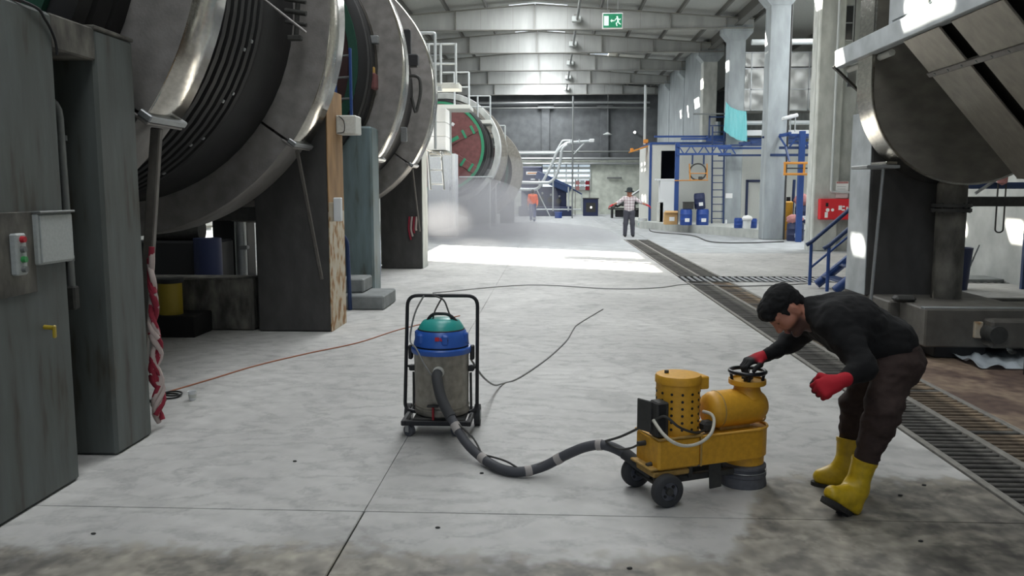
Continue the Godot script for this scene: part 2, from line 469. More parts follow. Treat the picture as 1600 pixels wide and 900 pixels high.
# ---------- the setting ----------
func slab(parent: Node3D, x0: float, x1: float, z0: float, z1: float, near: bool, gap := 0.004) -> void:   # one cast bay of the floor, z1 < z0
	var st := S(); st.set_smooth_group(-1)
	var g := gap; var b := gap * 1.2; var t := 0.12
	x0 += g; x1 -= g; z0 -= g; z1 += g
	var lo := [Vector3(x0, -b, z0), Vector3(x1, -b, z0), Vector3(x1, -b, z1), Vector3(x0, -b, z1)]
	var up := [Vector3(x0 + b, 0, z0 - b), Vector3(x1 - b, 0, z0 - b), Vector3(x1 - b, 0, z1 + b), Vector3(x0 + b, 0, z1 + b)]
	var low := [Vector3(x0, -t, z0), Vector3(x1, -t, z0), Vector3(x1, -t, z1), Vector3(x0, -t, z1)]
	fquad(st, up[0], up[1], up[2], up[3])
	for k in 4:
		var j := (k + 1) % 4
		fquad(st, lo[k], lo[j], up[j], up[k]); fquad(st, low[k], low[j], lo[j], lo[k])
	obj("floor_slab", st, M["floor_near"] if near else M["floor_far"], parent)

func fquad(st: SurfaceTool, a: Vector3, b: Vector3, c: Vector3, d: Vector3) -> void:
	for p in [a, c, b, a, d, c]:
		st.set_uv(Vector2((p.x + 6.5) / 13.0, (1.0 - p.z) / 23.1)); st.add_vertex(p)

func build_setting() -> void:
	var fst := S(); box(fst, Vector3(0, -0.42, -25), Vector3(30, 0.3, 68))
	var fl := obj("floor", fst, M["joint"]); struct(fl)
	var zs := [8.0, 1.9, -4.1, -10.1, -16.1, -22.1, -28.1, -34.1, -40.1, -46.1, -52.1, -58.2]
	var xl := [-14.0, -6.96, -0.96, 2.42]
	for i in zs.size() - 1:
		for k in 3:
			slab(fl, xl[k], xl[k + 1], zs[i], zs[i + 1], k > 0 and i < 5, 0.004 if i < 2 else 0.0016)
	var zr := [8.0, 1.9, -4.1, -10.1, -15.12]
	for i in 4: slab(fl, 3.26, 8.3, zr[i], zr[i + 1], i > 0)
	zr = [-16.05, -22.1, -28.1, -34.1, -40.1, -46.1, -52.1, -58.2]
	for i in 7:
		slab(fl, 3.26, 8.3, zr[i], zr[i + 1], i < 1)
		if i > 0: slab(fl, 8.3, 13.5, zr[i], zr[i + 1], false)
	slab(fl, 2.42, 3.26, 8.0, 1.9, true)
	slab(fl, 2.42, 3.26, -28.1, -58.2, false)
	# mat under the joints so that no daylight comes up
	build_drains()
	# walls
	wall_x("wall_left", -9.3, -9.0, 0, 9.0, 8.0, -58.5, [[-19.9, -20.8, 0.15, 0.75], [-20.9, -22.4, 0.15, 0.72], [-22.45, -28.0, 4.1, 8.25]], "wall_light")
	window_x("window_1", -9.15, -22.45, -28.0, 4.1, 8.25, 1, 1)
	window_x("window_2", -9.15, -20.9, -22.4, 0.15, 0.72, 1, 1)
	window_x("window_3", -9.15, -19.9, -20.8, 0.15, 0.75, 1, 1)
	wall_x("wall_right", 8.15, 8.45, 0, 9.0, 8.0, -23.6, [], "wall_light")
	var st := S(); box(st, Vector3(7.9, 4.5, -23.3), Vector3(1.7, 9.0, 0.3)); struct(obj("wall_cross", st, M["column_cream"]))
	wall_x("wall_bay_right", 12.2, 12.5, 0, 9.2, -23.45, -58.5, [], "wall_light")
	wall_x("wall_bay_upper", 7.1, 7.22, 3.9, 8.6, -40.6, -57.4, [], "column_paint")
	# far end: dark upper wall on beams, pale tiled wall below it
	st = S(); box(st, Vector3(1.6, 5.2, -58.35), Vector3(21.8, 8.6, 0.3)); var wb := obj("wall_back", st, M["wall_dark"]); struct(wb)
	st = S(); box(st, Vector3(1.6, 1.85, -58.12), Vector3(21.8, 3.7, 0.16)); obj("lower_wall", st, M["wall_green"], wb)
	for x in [-5.2, -0.45, 3.6]:
		st = S(); box(st, Vector3(x, 5.6, -58.1), Vector3(0.55, 3.8, 0.2), 0.02); box(st, Vector3(x, 7.35, -58.05), Vector3(1.1, 0.3, 0.3), 0.02); obj("pilaster", st, M["wall_dark"], wb)
	# the wall behind the camera has the tall gateway that the place is entered by
	st = S()
	box(st, Vector3(-7.0, 4.5, 8.15), Vector3(5.0, 9.4, 0.3)); box(st, Vector3(6.5, 4.5, 8.15), Vector3(4.0, 9.4, 0.3)); box(st, Vector3(0, 7.0, 8.15), Vector3(9.0, 4.4, 0.3))
	struct(obj("wall_front", st, M["wall_light"]))
	st = S(); box(st, Vector3(0, -0.3, 20), Vector3(60, 0.3, 23.4)); struct(obj("floor_yard", st, M["concrete"]))

func wall_x(called: String, x0: float, x1: float, y0: float, y1: float, z0: float, z1: float, holes: Array, m: String) -> void:
	var st := S(); var z := z0; var xc := (x0 + x1) / 2; var t := x1 - x0
	for h in holes:
		if z > h[0]: box(st, Vector3(xc, (y0 + y1) / 2, (z + h[0]) / 2), Vector3(t, y1 - y0, z - h[0]))
		if h[2] > y0: box(st, Vector3(xc, (y0 + h[2]) / 2, (h[0] + h[1]) / 2), Vector3(t, h[2] - y0, h[0] - h[1]))
		if h[3] < y1: box(st, Vector3(xc, (y1 + h[3]) / 2, (h[0] + h[1]) / 2), Vector3(t, y1 - h[3], h[0] - h[1]))
		z = h[1]
	box(st, Vector3(xc, (y0 + y1) / 2, (z + z1) / 2), Vector3(t, y1 - y0, z - z1))
	struct(obj(called, st, M[m]))

func window_x(called: String, x: float, z0: float, z1: float, y0: float, y1: float, nz: int, ny: int) -> void:
	var st := S(); var w := 0.06
	for k in nz + 1: box(st, Vector3(x, (y0 + y1) / 2, lerpf(z0 - w / 2, z1 + w / 2, float(k) / nz)), Vector3(0.08, y1 - y0, w))
	for k in ny + 1: box(st, Vector3(x, lerpf(y0 + w / 2, y1 - w / 2, float(k) / ny), (z0 + z1) / 2), Vector3(0.08, w, z0 - z1))
	var o := obj(called, st, M["steel_edge"]); struct(o)
	for i in nz:
		for j in ny:
			var a := lerpf(z0, z1, float(i) / nz); var b := lerpf(z0, z1, float(i + 1) / nz)
			var c := lerpf(y0, y1, float(j) / ny); var d := lerpf(y0, y1, float(j + 1) / ny)
			st = S(); box(st, Vector3(x, (c + d) / 2, (a + b) / 2), Vector3(0.006, d - c - w, a - b - w)); obj("pane", st, M["glass"], o)

func build_drains() -> void:
	# the long drain: two rows of cross bars between three rails, over an open channel
	var t := thing("drain_grate", "long two-row steel bar grating over the drain along the hall, right of the pale floor", "drain grate")
	for seg in [[6.0, -15.1], [-16.07, -28.1]]:
		var L: float = seg[0] - seg[1]; var zc: float = (seg[0] + seg[1]) / 2
		bx("channel", Vector3(2.84, -0.24, zc), Vector3(0.84, 0.04, L), M["pit"], t)
		for x in [2.435, 3.245]:
			bx("channel_wall", Vector3(x, -0.13, zc), Vector3(0.03, 0.22, L), M["pit"], t)
		for x in [2.455, 3.225]: bx("edge_rail", Vector3(x, -0.012, zc), Vector3(0.045, 0.04, L), M["grate_rail"], t, 0.004)
		bx("center_rail", Vector3(2.84, -0.008, zc), Vector3(0.055, 0.04, L), M["grate_rail"], t, 0.004)
	var mesh := []
	for key in ["grate_iron", "grate_iron_warm"]:
		var st := S(); box(st, Vector3.ZERO, Vector3(0.345, 0.035, 0.044), 0.006); st.generate_normals()
		var me := st.commit(); me.surface_set_material(0, M[key]); mesh.append(me)
	var rng := RandomNumberGenerator.new(); rng.seed = 5
	var z := -3.3; var far := [S(), S()]
	while z > -28.0:
		for k in 2:
			var c := Vector3(2.647 if k == 0 else 3.033, -0.014 + rng.randf_range(-0.003, 0.003), z)
			var bs := Basis.from_euler(Vector3(rng.randf_range(-0.06, 0.06), rng.randf_range(-0.012, 0.012), 0))
			if z > -15.05: inst("bar", mesh[k if rng.randf() < 0.85 else 0], Transform3D(bs, c), t)
			elif z < -16.15: box(far[k], c, Vector3(0.345, 0.035, 0.044))
		z -= 0.08
	for k in 2:
		var o := obj("far_bars", far[k], M["grate_iron"], t); o.set_meta("kind", "stuff")
	# the cross drain: bars along the hall
	t = thing("cross_drain_grate", "short bar grating crossing the long drain at right angles, wide open slots", "drain grate")
	bx("channel", Vector3(5.36, -0.24, -15.585), Vector3(5.88, 0.04, 0.93), M["pit"], t)
	for zz in [-15.135, -16.035]: bx("edge_rail", Vector3(5.36, -0.012, zz), Vector3(5.88, 0.04, 0.03), M["grate_iron"], t, 0.004)
	for zz in [-15.13, -16.04]: bx("channel_wall", Vector3(5.36, -0.13, zz), Vector3(5.88, 0.22, 0.02), M["pit"], t)
	var bst := S(); box(bst, Vector3.ZERO, Vector3(0.055, 0.035, 0.88), 0.006); bst.generate_normals()
	var bm := bst.commit(); bm.surface_set_material(0, M["galv"])
	for k in 48: inst("bar", bm, Transform3D(Basis.IDENTITY, Vector3(2.5 + 0.12 * k, -0.012, -15.585)), t)

# ---------- roof, girders, columns ----------
const SUN_PANES := [   # clear panes in the roof: x, z, size in x and z
	[3.65, -24.8, 1.1, 0.7], [3.65, -30.6, 1.2, 0.8], [3.65, -36.4, 1.1, 0.8], [3.65, -42.2, 1.2, 0.9],
	[2.9, -44.2, 1.2, 1.4], [2.5, -46.6, 1.1, 1.2], [2.6, -49.3, 0.8, 0.8],
	[-3.2, -22.65, 0.42, 0.4], [-3.2, -20.7, 0.5, 0.55],
	[-4.4, -43.6, 0.5, 0.6], [-4.4, -44.9, 0.5, 0.7], [-6.2, -44.1, 0.5, 0.6], [-6.2, -45.3, 0.5, 0.7],
	[-7.4, -15.1, 0.5, 0.4], [-4.65, -11.6, 0.6, 1.0], [-4.85, -13.85, 0.45, 0.35],
]

func sheet(st: SurfaceTool, x0: float, x1: float, z0: float, z1: float, holes: Array) -> void:   # a roof sheet with rectangular holes, z1 < z0
	if x1 - x0 < 0.01 or z0 - z1 < 0.01: return
	for h in holes:
		if h[0] < x1 - 0.005 and h[1] > x0 + 0.005 and h[2] > z1 + 0.005 and h[3] < z0 - 0.005:
			var a := clampf(h[0], x0, x1); var b := clampf(h[1], x0, x1)
			var c := clampf(h[2], z1, z0); var d := clampf(h[3], z1, z0)
			sheet(st, x0, a, z0, z1, holes); sheet(st, b, x1, z0, z1, holes)
			sheet(st, a, b, z0, c, holes); sheet(st, a, b, d, z1, holes)
			return
	var y0 := roof_y(x0); var y1 := roof_y(x1); var t := 0.08
	st.set_smooth_group(-1)
	var p := [Vector3(x0, y0, z0), Vector3(x1, y1, z0), Vector3(x1, y1, z1), Vector3(x0, y0, z1)]
	var q := []
	for v in p: q.append(v + Vector3(0, t, 0))
	quad(st, p[3], p[2], p[1], p[0]); quad(st, q[0], q[1], q[2], q[3])
	for k in 4:
		var j := (k + 1) % 4
		quad(st, p[k], p[j], q[j], q[k])

func build_roof() -> void:
	var holes := []
	for s in SUN_PANES: holes.append([s[0] - s[2] / 2, s[0] + s[2] / 2, s[1] + s[3] / 2, s[1] - s[3] / 2])
	for p in ROOF_PANELS: holes.append([p[0] - 1.2, p[0] + 1.2, p[1] + 2.1, p[1] - 2.1])
	var st := S()
	sheet(st, -9.5, -0.7, 8.4, -58.6, holes); sheet(st, -0.7, 12.6, 8.4, -58.6, holes)
	var ce := obj("ceiling", st, M["roof_sheet"]); struct(ce)
	for s in SUN_PANES:
		st = S(); box(st, Vector3(s[0], roof_y(s[0]) + 0.03, s[1]), Vector3(s[2] + 0.06, 0.006, s[3] + 0.06), 0, Basis(Vector3.BACK, -0.075 if s[0] > -0.7 else 0.075)); obj("clear_pane", st, M["glass"], ce)
	for p in ROOF_PANELS:
		st = S(); box(st, Vector3(p[0], roof_y(p[0]), p[1]), Vector3(2.44, 0.1, 4.24), 0, Basis(Vector3.BACK, -0.075 if p[0] > 0 else 0.0)); obj("translucent_panel", st, M["roof_panel_glow"], ce)
	var x := -8.9
	while x < 12.4:
		if (x < -2.0 or x > 0.8) and absf(x - 9.9) > 1.3:
			st = S(); box(st, Vector3(x, roof_y(x) - 0.09, -25), Vector3(0.09, 0.17, 66.0)); obj("purlin", st, M["purlin"], ce)
		x += 1.55
	# girders: the ones in view
	var names_ := ["nearest of the pale roof girders, level bottom edge, beside the green exit sign", "second pale roof girder behind the one by the exit sign",
		"third pale roof girder from the front, middle of the five", "fourth pale roof girder from the front, deep in the hall", "rearmost pale roof girder, right in front of the dark end wall"]
	var gz := [-34.5, -40.2, -46.0, -51.7, -57.4]
	for i in 5:
		var t := thing("roof_girder", names_[i], "girder", Vector3(0, 0, gz[i]), 0.0, "tapered steel roof girders")
		var by := 8.05
		st = S()
		var poly := PackedVector2Array([Vector2(-8.95, by), Vector2(8.0, by), Vector2(8.0, roof_y(8.0) - 0.2), Vector2(-0.7, roof_y(-0.7) - 0.2), Vector2(-8.95, roof_y(-8.95) - 0.2)])
		prism(st, poly, -0.006, 0.006); var web := obj("web", st, M["steel_paint"], t)
		st = S(); box(st, Vector3(-0.47, by, 0), Vector3(16.9, 0.03, 0.28)); obj("bottom_flange", st, M["steel_edge"], t)
		for s in 2:
			st = S(); var xa := -8.95 if s == 0 else 8.0; var xm := (xa - 0.7) / 2
			var run := Vector3(xa + 0.7, roof_y(xa) - roof_y(-0.7), 0)
			box(st, Vector3(xm, roof_y(xm) - 0.2, 0), Vector3(absf(run.x), 0.03, 0.28), 0, Basis(Vector3.BACK, 0.075 if s == 0 else -0.075)); obj("top_flange", st, M["steel_edge"], t)
		for sx in [-6.4, -3.9, -0.73, 2.3, 4.7, 6.9]:
			st = S(); box(st, Vector3(sx, (by + roof_y(sx) - 0.2) / 2, 0.06), Vector3(0.03, roof_y(sx) - 0.22 - by, 0.12)); obj("stiffener", st, M["steel_edge"], web)
		for sx in [-2.9, -1.6, 0.6, 1.5, 3.5]:   # plate joints of the web
			st = S(); box(st, Vector3(sx, (by + roof_y(sx) - 0.2) / 2, 0.012), Vector3(0.012, roof_y(sx) - 0.24 - by, 0.006)); obj("seam", st, M["steel_edge"], web)
	# eave beam on the right column heads and the haunches
	var eb := thing("eave_beam", "brownish steel beam running along the tops of the right columns", "beam", Vector3(7.38, 8.42, -40.5))
	bx("web", Vector3.ZERO, Vector3(0.02, 0.5, 34.0), M["purlin"], eb)
	for y in [-0.25, 0.25]: bx("flange", Vector3(0, y, 0), Vector3(0.3, 0.03, 34.0), M["purlin"], eb)
	# columns on the right
	var cl := ["wide grey concrete column at the cross wall, with the red fire cabinet on it", "tall pale concrete column standing alone left of the fire cabinet column", "column with a turquoise sheet hanging on its lower half",
		"column with a flared head next behind the turquoise sheet column", "slim looking far column, two behind the turquoise sheet column", "farthest column, next to the dark end wall"]
	var cz := [-23.28, -28.5, -34.85, -40.55, -46.35, -52.0]
	for i in 6:
		var t := thing("concrete_column", cl[i], "column", Vector3(7.39, 0, cz[i]), 0.0, "concrete columns along the right side")
		st = S(); box(st, Vector3(0, 3.95, 0), Vector3(0.66, 7.9, 0.66), 0.025); obj("shaft", st, M["column_paint"] if i % 3 != 0 else M["column_cream"], t)
		st = S(); box(st, Vector3(0, 8.05, 0), Vector3(1.2, 0.32, 0.72), 0.02)
		var po := PackedVector2Array([Vector2(-0.33, 7.6), Vector2(0.33, 7.6), Vector2(0.6, 7.9), Vector2(-0.6, 7.9)]); prism(st, po, -0.34, 0.34)
		obj("capital", st, M["column_paint"], t)
	# conduit with a box at every girder
	var jz := [-34.2, -39.9, -45.7, -51.4, -57.1]
	for i in 5:
		var jb := thing("conduit_box", ["nearest small grey box on the ceiling conduit, level with the exit sign", "second small grey box along the ceiling conduit", "third small grey box along the ceiling conduit", "fourth small grey box along the ceiling conduit", "farthest small grey box on the ceiling conduit, by the end wall"][i], "junction box", Vector3(0.95, 8.4, jz[i]), 0.0, "boxes on the ceiling conduit")
		bx("housing", Vector3.ZERO, Vector3(0.36, 0.22, 0.26), M["grey_box"], jb, 0.02); bx("bracket", Vector3(0, 0.16, -0.1), Vector3(0.2, 0.1, 0.1), M["steel_edge"], jb)
	tag(pipe("conduit", [Vector3(0.98, 8.4, -26), Vector3(0.95, 8.33, -57.3)], 0.05, M["grey_pipe"]), "straight grey conduit running under the roof ridge through small boxes", "conduit")
	# exit sign
	var ex := thing("exit_sign", "green and white emergency exit sign with running figure hanging from the roof", "sign", Vector3(1.39, 5.55, -20.0))
	bx("frame", Vector3.ZERO, Vector3(0.48, 0.36, 0.05), M["white"], ex, 0.012)
	var gm := StandardMaterial3D.new(); gm.albedo_color = Color("16895f"); gm.roughness = 0.4; gm.emission_enabled = true; gm.emission = Color("16895f"); gm.emission_energy_multiplier = 0.25
	var wm := StandardMaterial3D.new(); wm.albedo_color = Color("eafff6"); wm.roughness = 0.4; wm.emission_enabled = true; wm.emission = Color("eafff6"); wm.emission_energy_multiplier = 0.6
	bx("face", Vector3(0, 0, 0.026), Vector3(0.43, 0.31, 0.006), gm, ex)
	bx("door_mark", Vector3(-0.145, 0.0, 0.03), Vector3(0.105, 0.215, 0.004), wm, ex)
	st = S(); prism(st, PackedVector2Array([Vector2(-0.05, 0), Vector2(-0.012, 0.04), Vector2(-0.012, 0.014), Vector2(0.035, 0.014), Vector2(0.035, -0.014), Vector2(-0.012, -0.014), Vector2(-0.012, -0.04)]), 0.028, 0.032, Transform3D(Basis(), Vector3(-0.005, 0.0, 0))); obj("arrow_mark", st, wm, ex)
	st = S()
	lathe(st, [Vector2(0, 0.028), Vector2(0.02, 0.028), Vector2(0.02, 0.033), Vector2(0, 0.033)], Transform3D(Basis(Vector3.RIGHT, PI / 2), Vector3(0.105, 0.085, 0.0)), 12)
	for l in [[0.11, 0.06, 0.125, -0.02, 0.034], [0.1, 0.05, 0.06, 0.03, 0.018], [0.06, 0.03, 0.05, -0.005, 0.016], [0.125, 0.045, 0.165, 0.02, 0.018], [0.165, 0.02, 0.18, 0.045, 0.016], [0.12, -0.02, 0.085, -0.06, 0.024], [0.085, -0.06, 0.1, -0.115, 0.022], [0.13, -0.02, 0.155, -0.065, 0.024], [0.155, -0.065, 0.185, -0.08, 0.02]]:
		var a := Vector2(l[0], l[1]); var b := Vector2(l[2], l[3]); var d := b - a
		box(st, Vector3((a.x + b.x) / 2, (a.y + b.y) / 2, 0.03), Vector3(d.length() + l[4] * 0.5, l[4], 0.004), 0, Basis(Vector3.BACK, d.angle()))
	obj("running_figure", st, wm, ex)
	for sx in [-0.12, 0.12]: rod("hanger", Vector3(sx, 0.18, 0), Vector3(sx, 3.3, 0), 0.006, M["galv"], ex, 6)

# ---------- the drums on the left ----------
const AX := Vector3(-4.75, 3.55, 0)
func zbase(x: float, y: float, z: float) -> Transform3D:   # a lathe frame whose axis runs into the hall (-Z)
	return Transform3D(Basis(Vector3(1, 0, 0), Vector3(0, 0, -1), Vector3(0, 1, 0)), Vector3(x, y, z))

func drum(called: String, label: String, c: Vector3, z0: float, z1: float, r: float, lit: bool, detail: bool) -> Node3D:
	# c: axis; the end disc faces the camera at z0, the shell runs to z1
	var t := thing(called, label, "process drum", c + Vector3(0, 0, z0), 0.0, "big process drums")
	var xf := zbase(0, 0, 0)
	var L := z0 - z1
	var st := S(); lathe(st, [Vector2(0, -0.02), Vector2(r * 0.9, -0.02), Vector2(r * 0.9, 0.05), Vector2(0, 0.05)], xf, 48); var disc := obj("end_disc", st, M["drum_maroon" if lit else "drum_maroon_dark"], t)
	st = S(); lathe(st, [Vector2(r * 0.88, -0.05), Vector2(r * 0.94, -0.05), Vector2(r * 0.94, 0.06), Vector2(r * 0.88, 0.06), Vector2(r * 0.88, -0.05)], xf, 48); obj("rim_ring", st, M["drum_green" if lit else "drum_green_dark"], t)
	# shell: smooth, then the ribbed belt track, then smooth again
	var g0 := L * 0.44; var g1 := L * 0.70
	st = S(); lathe(st, [Vector2(r * 0.9, 0.0), Vector2(r * 0.96, 0.0), Vector2(r, 0.06), Vector2(r, 0.2), Vector2(r * 0.985, 0.23), Vector2(r, 0.26), Vector2(r, 0.42), Vector2(r * 0.985, 0.45), Vector2(r, 0.48), Vector2(r, 0.62)], xf, 64); obj("near_shell", st, M["drum_black"], t)
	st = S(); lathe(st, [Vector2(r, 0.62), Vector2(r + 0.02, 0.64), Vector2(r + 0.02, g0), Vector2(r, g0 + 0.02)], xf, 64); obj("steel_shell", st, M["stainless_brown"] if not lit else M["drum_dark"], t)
	var prof := [Vector2(r, g0 + 0.02)]
	var n := 7
	for k in n:
		var a := lerpf(g0 + 0.03, g1, float(k) / n); var w := (g1 - g0 - 0.03) / n
		prof += [Vector2(r + 0.03, a + w * 0.1), Vector2(r + 0.03, a + w * 0.6), Vector2(r - 0.03, a + w * 0.7), Vector2(r - 0.03, a + w * 0.95)]
	prof.append(Vector2(r, g1 + 0.02))
	st = S(); lathe(st, prof, xf, 64); var track := obj("belt_track", st, M["drum_black"], t)
	st = S(); lathe(st, [Vector2(r, g1 + 0.02), Vector2(r + 0.01, g1 + 0.05), Vector2(r + 0.01, L - 0.3), Vector2(r * 0.9, L), Vector2(0, L)], xf, 64); obj("far_shell", st, M["drum_dark"], t)
	if detail:
		var cs := S(); box(cs, Vector3.ZERO, Vector3(0.02, 0.03, 0.035), 0.004); cs.generate_normals(); var cm := cs.commit(); cm.surface_set_material(0, M["galv"])
		for k in 9:
			for d in [0.0, 0.12]:
				var a := deg_to_rad(-74.0 + k * 14.0 + d * 22.0)
				inst("cleat", cm, Transform3D(Basis(Vector3.BACK, a), Vector3(cos(a) * (r + 0.03), sin(a) * (r + 0.03), -(g1 - 0.35 + d))), track)
	# spokes and patches of green on the end disc
	for k in 6:
		var a := deg_to_rad(27.0 + 60.0 * k)
		var dir := Vector3(cos(a), sin(a), 0); var bs := Basis(Vector3.BACK, a)
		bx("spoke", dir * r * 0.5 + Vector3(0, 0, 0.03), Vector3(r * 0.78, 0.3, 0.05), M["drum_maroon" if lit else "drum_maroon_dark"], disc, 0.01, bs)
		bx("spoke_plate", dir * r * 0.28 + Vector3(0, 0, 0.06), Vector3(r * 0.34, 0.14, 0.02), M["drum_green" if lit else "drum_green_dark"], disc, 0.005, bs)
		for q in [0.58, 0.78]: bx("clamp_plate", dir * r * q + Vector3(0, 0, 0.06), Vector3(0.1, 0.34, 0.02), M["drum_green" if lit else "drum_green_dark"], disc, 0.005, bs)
	st = S(); cyl(st, Vector3(0, 0, 0.06), Vector3(0, 0, 0.45), 0.22, 0.2, 20); obj("axle", st, M["iron"], t)
	if lit:
		var bs2 := Basis(Vector3.BACK, 0.9)
		bx("inspection_plate", Vector3(r * 0.28, r * 0.47, 0.03), Vector3(0.12, 0.12, 0.02), M["white"], disc, 0.004, bs2)
	return t

func guard(label: String, c: Vector3, z0: float, z1: float, ro: float, ri: float, split_deg: float, mats: Array, strut_to = null, strut_w := 0.03, n := 72) -> Node3D:
	var t := thing("guard_ring", label, "guard ring", c + Vector3(0, 0, z0), 0.0, "stainless guard rings round the drums")
	var xf := zbase(0, 0, 0); var w := z0 - z1
	var s := deg_to_rad(split_deg)
	for part in 2:
		var a0 := s if part == 0 else s + PI + 0.6; var a1 := s + PI + 0.58 if part == 0 else s + TAU - 0.012
		var q := ro if part == 0 else ro - 0.035
		var st := S(); lathe(st, [Vector2(ri, 0.012), Vector2(ri, 0.0), Vector2(q - 0.012, 0.0), Vector2(q - 0.012, 0.012)], xf, n, a0, a1); obj("face_plate", st, M[mats[0]], t)
		st = S(); lathe(st, [Vector2(q - 0.012, 0.0), Vector2(q, 0.012), Vector2(q, w - 0.012), Vector2(q - 0.012, w)], xf, n, a0, a1, 0.5); obj("rim_band", st, M[mats[1]] if part == 0 else M[mats[0]], t)
		st = S(); lathe(st, [Vector2(q - 0.012, w), Vector2(ri, w), Vector2(ri, w + 0.012)], xf, n, a0, a1); obj("back_plate", st, M[mats[0]], t)
	# bolted joint where the halves meet, on a strut
	var d := Vector3(cos(s), sin(s), 0); var bs := Basis(Vector3.BACK, s)
	bx("joint_flange", d * (ro - 0.01) + Vector3(0, 0, -w / 2), Vector3(0.1, 0.05, w + 0.05), M["galv"], t, 0.008, bs)
	bx("joint_plate", d * (ro - 0.07) + Vector3(0.0, -0.045, -w / 2), Vector3(0.15, 0.025, w + 0.03), M["stainless_dull"], t, 0.006, bs)
	if strut_to != null:
		var p: Vector3 = d * (ro - 0.03) + Vector3(0, -0.08, -w * 0.35)
		var e: Vector3 = strut_to - t.position
		var st := S(); var f := frame_of(e - p); box(st, (p + e) / 2, Vector3(strut_w, (e - p).length(), strut_w * 1.3), 0.008, f); obj("strut", st, M["strut_steel"], t)
	return t

func build_left_machines() -> void:
	# --- first drum
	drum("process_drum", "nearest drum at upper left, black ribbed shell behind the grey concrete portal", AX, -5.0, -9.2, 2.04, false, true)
	guard("nearest stainless guard ring with a bright rim, just behind the concrete portal", AX, -5.62, -6.13, 2.45, 2.02, -35.0, ["stainless_dull", "stainless"], Vector3(-2.98, 0.02, -5.75), 0.055)
	guard("second guard ring from the left, in front of the pillar with the rusty edge", AX, -8.83, -9.42, 2.45, 2.03, -35.0, ["stainless_dull", "stainless"], Vector3(-2.58, 0.65, -9.2))
	var t := thing("drum_pedestal", "grey concrete portal with a dark recess at the left edge", "pedestal", Vector3(-2.7, 0, 0))
	var st := S(); box(st, Vector3(-0.5, 1.3, -3.5), Vector3(1.0, 2.6, 2.02), 0.02); box(st, Vector3(-0.5, 1.3, -5.15), Vector3(1.0, 2.6, 0.46), 0.02); obj("pillar", st, M["pedestal"], t)
	bx("lintel", Vector3(-0.5, 2.505, -4.715), Vector3(0.995, 0.19, 0.44), M["pedestal_top"], t, 0.01)
	bx("recess_wall", Vector3(-0.95, 1.2, -4.715), Vector3(0.1, 2.4, 0.42), M["pedestal_dark"], t)
	bx("coping", Vector3(-0.5, 2.605, -5.15), Vector3(1.01, 0.025, 0.47), M["pedestal_top"], t, 0.006)
	pipe("conduit", rounded([Vector3(-0.36, 2.18, -4.52), Vector3(-0.12, 2.18, -4.72), Vector3(-0.12, 1.08, -4.74)], 0.12), 0.022, M["grey_pipe"], t)
	for y in [1.95, 1.25]: bx("pipe_clip", Vector3(-0.14, y, -4.74), Vector3(0.05, 0.03, 0.08), M["grey_pipe"], t)
	bx("conduit_end", Vector3(-0.12, 1.02, -4.74), Vector3(0.06, 0.14, 0.06), M["iron"], t, 0.01)
	pipe("black_cable", spline([Vector3(-0.1, 2.64, -3.9), Vector3(0.012, 2.6, -4.3), Vector3(0.014, 2.55, -4.42), Vector3(0.014, 2.46, -4.5), Vector3(0.01, 2.38, -4.52)]), 0.008, M["black"], t, 6)
	bx("back_plate", Vector3(0.006, 1.33, -4.06), Vector3(0.012, 0.42, 0.3), M["pedestal_top"], t, 0.003)
	t = thing("push_button_box", "small grey push button box with red and green buttons on the left portal", "control box", Vector3(-2.688, 1.33, -4.04))
	bx("housing", Vector3(0.02, 0, 0), Vector3(0.04, 0.21, 0.085), M["grey_box"], t, 0.008)
	for b in [[0.075, "red"], [0.025, "grey_pipe"], [-0.025, "green_button"], [-0.075, "grey_pipe"]]:
		st = S(); cyl(st, Vector3(0.04, b[0], 0), Vector3(0.06, b[0], 0), 0.017, 0.015, 14); obj("button", st, M[b[1]], t)
	t = thing("junction_cabinet", "pale flat cabinet fixed to the grey portal beside the push buttons", "cabinet", Vector3(-2.7, 1.395, -4.355))
	bx("body", Vector3(0.02, 0, 0), Vector3(0.04, 0.27, 0.31), M["grey_box"], t, 0.008); bx("door", Vector3(0.044, 0, 0), Vector3(0.01, 0.25, 0.29), M["grey_box"], t, 0.004)
	bx("lid_edge", Vector3(0.03, 0.14, 0), Vector3(0.06, 0.012, 0.32), M["grey_pipe"], t, 0.003)
	st = S(); cyl(st, Vector3(-2.7, 0.925, -4.26), Vector3(-2.65, 0.92, -4.26), 0.012, 0.012, 10); box(st, Vector3(-2.645, 0.9, -4.26), Vector3(0.016, 0.07, 0.025), 0.006)
	tag(obj("hook", st, M["yellow_drum"]), "small yellow hook sticking out of the left portal", "hook")
	# rope hung on the strut
	t = thing("rope_bundle", "hanging bundle of red and white rope at the portal's far edge", "rope", Vector3(-2.71, 0, -5.5))
	var rg := RandomNumberGenerator.new(); rg.seed = 8
	for k in 5:
		var pts := []
		var y := 1.27 - 0.04 * k
		var ph := rg.randf() * TAU
		while y > 0.03 + 0.05 * (k % 3):
			var sw := 0.022 + 0.006 * sin(y * 3.0 + k)
			pts.append(Vector3(sin(y * 19.0 + ph) * sw, y, cos(y * 23.0 + ph) * sw)); y -= 0.035
		for s in 4:
			var part := pts.slice(s * pts.size() / 4, (s + 1) * pts.size() / 4 + 1)
			if part.size() > 2: pipe("rope_strand", part, 0.019, M["rope_red" if (s + k) % 2 == 0 else "rope_white"], t, 6)
	# --- under the first drum
	t = thing("drum_pedestal", "dark concrete pillar with a rust-streaked edge under the second guard ring", "pedestal", Vector3(-3.0, 0, -9.85))
	bx("pillar", Vector3(0, 1.4, 0), Vector3(0.86, 2.8, 0.7), M["pedestal_dark"], t, 0.02)
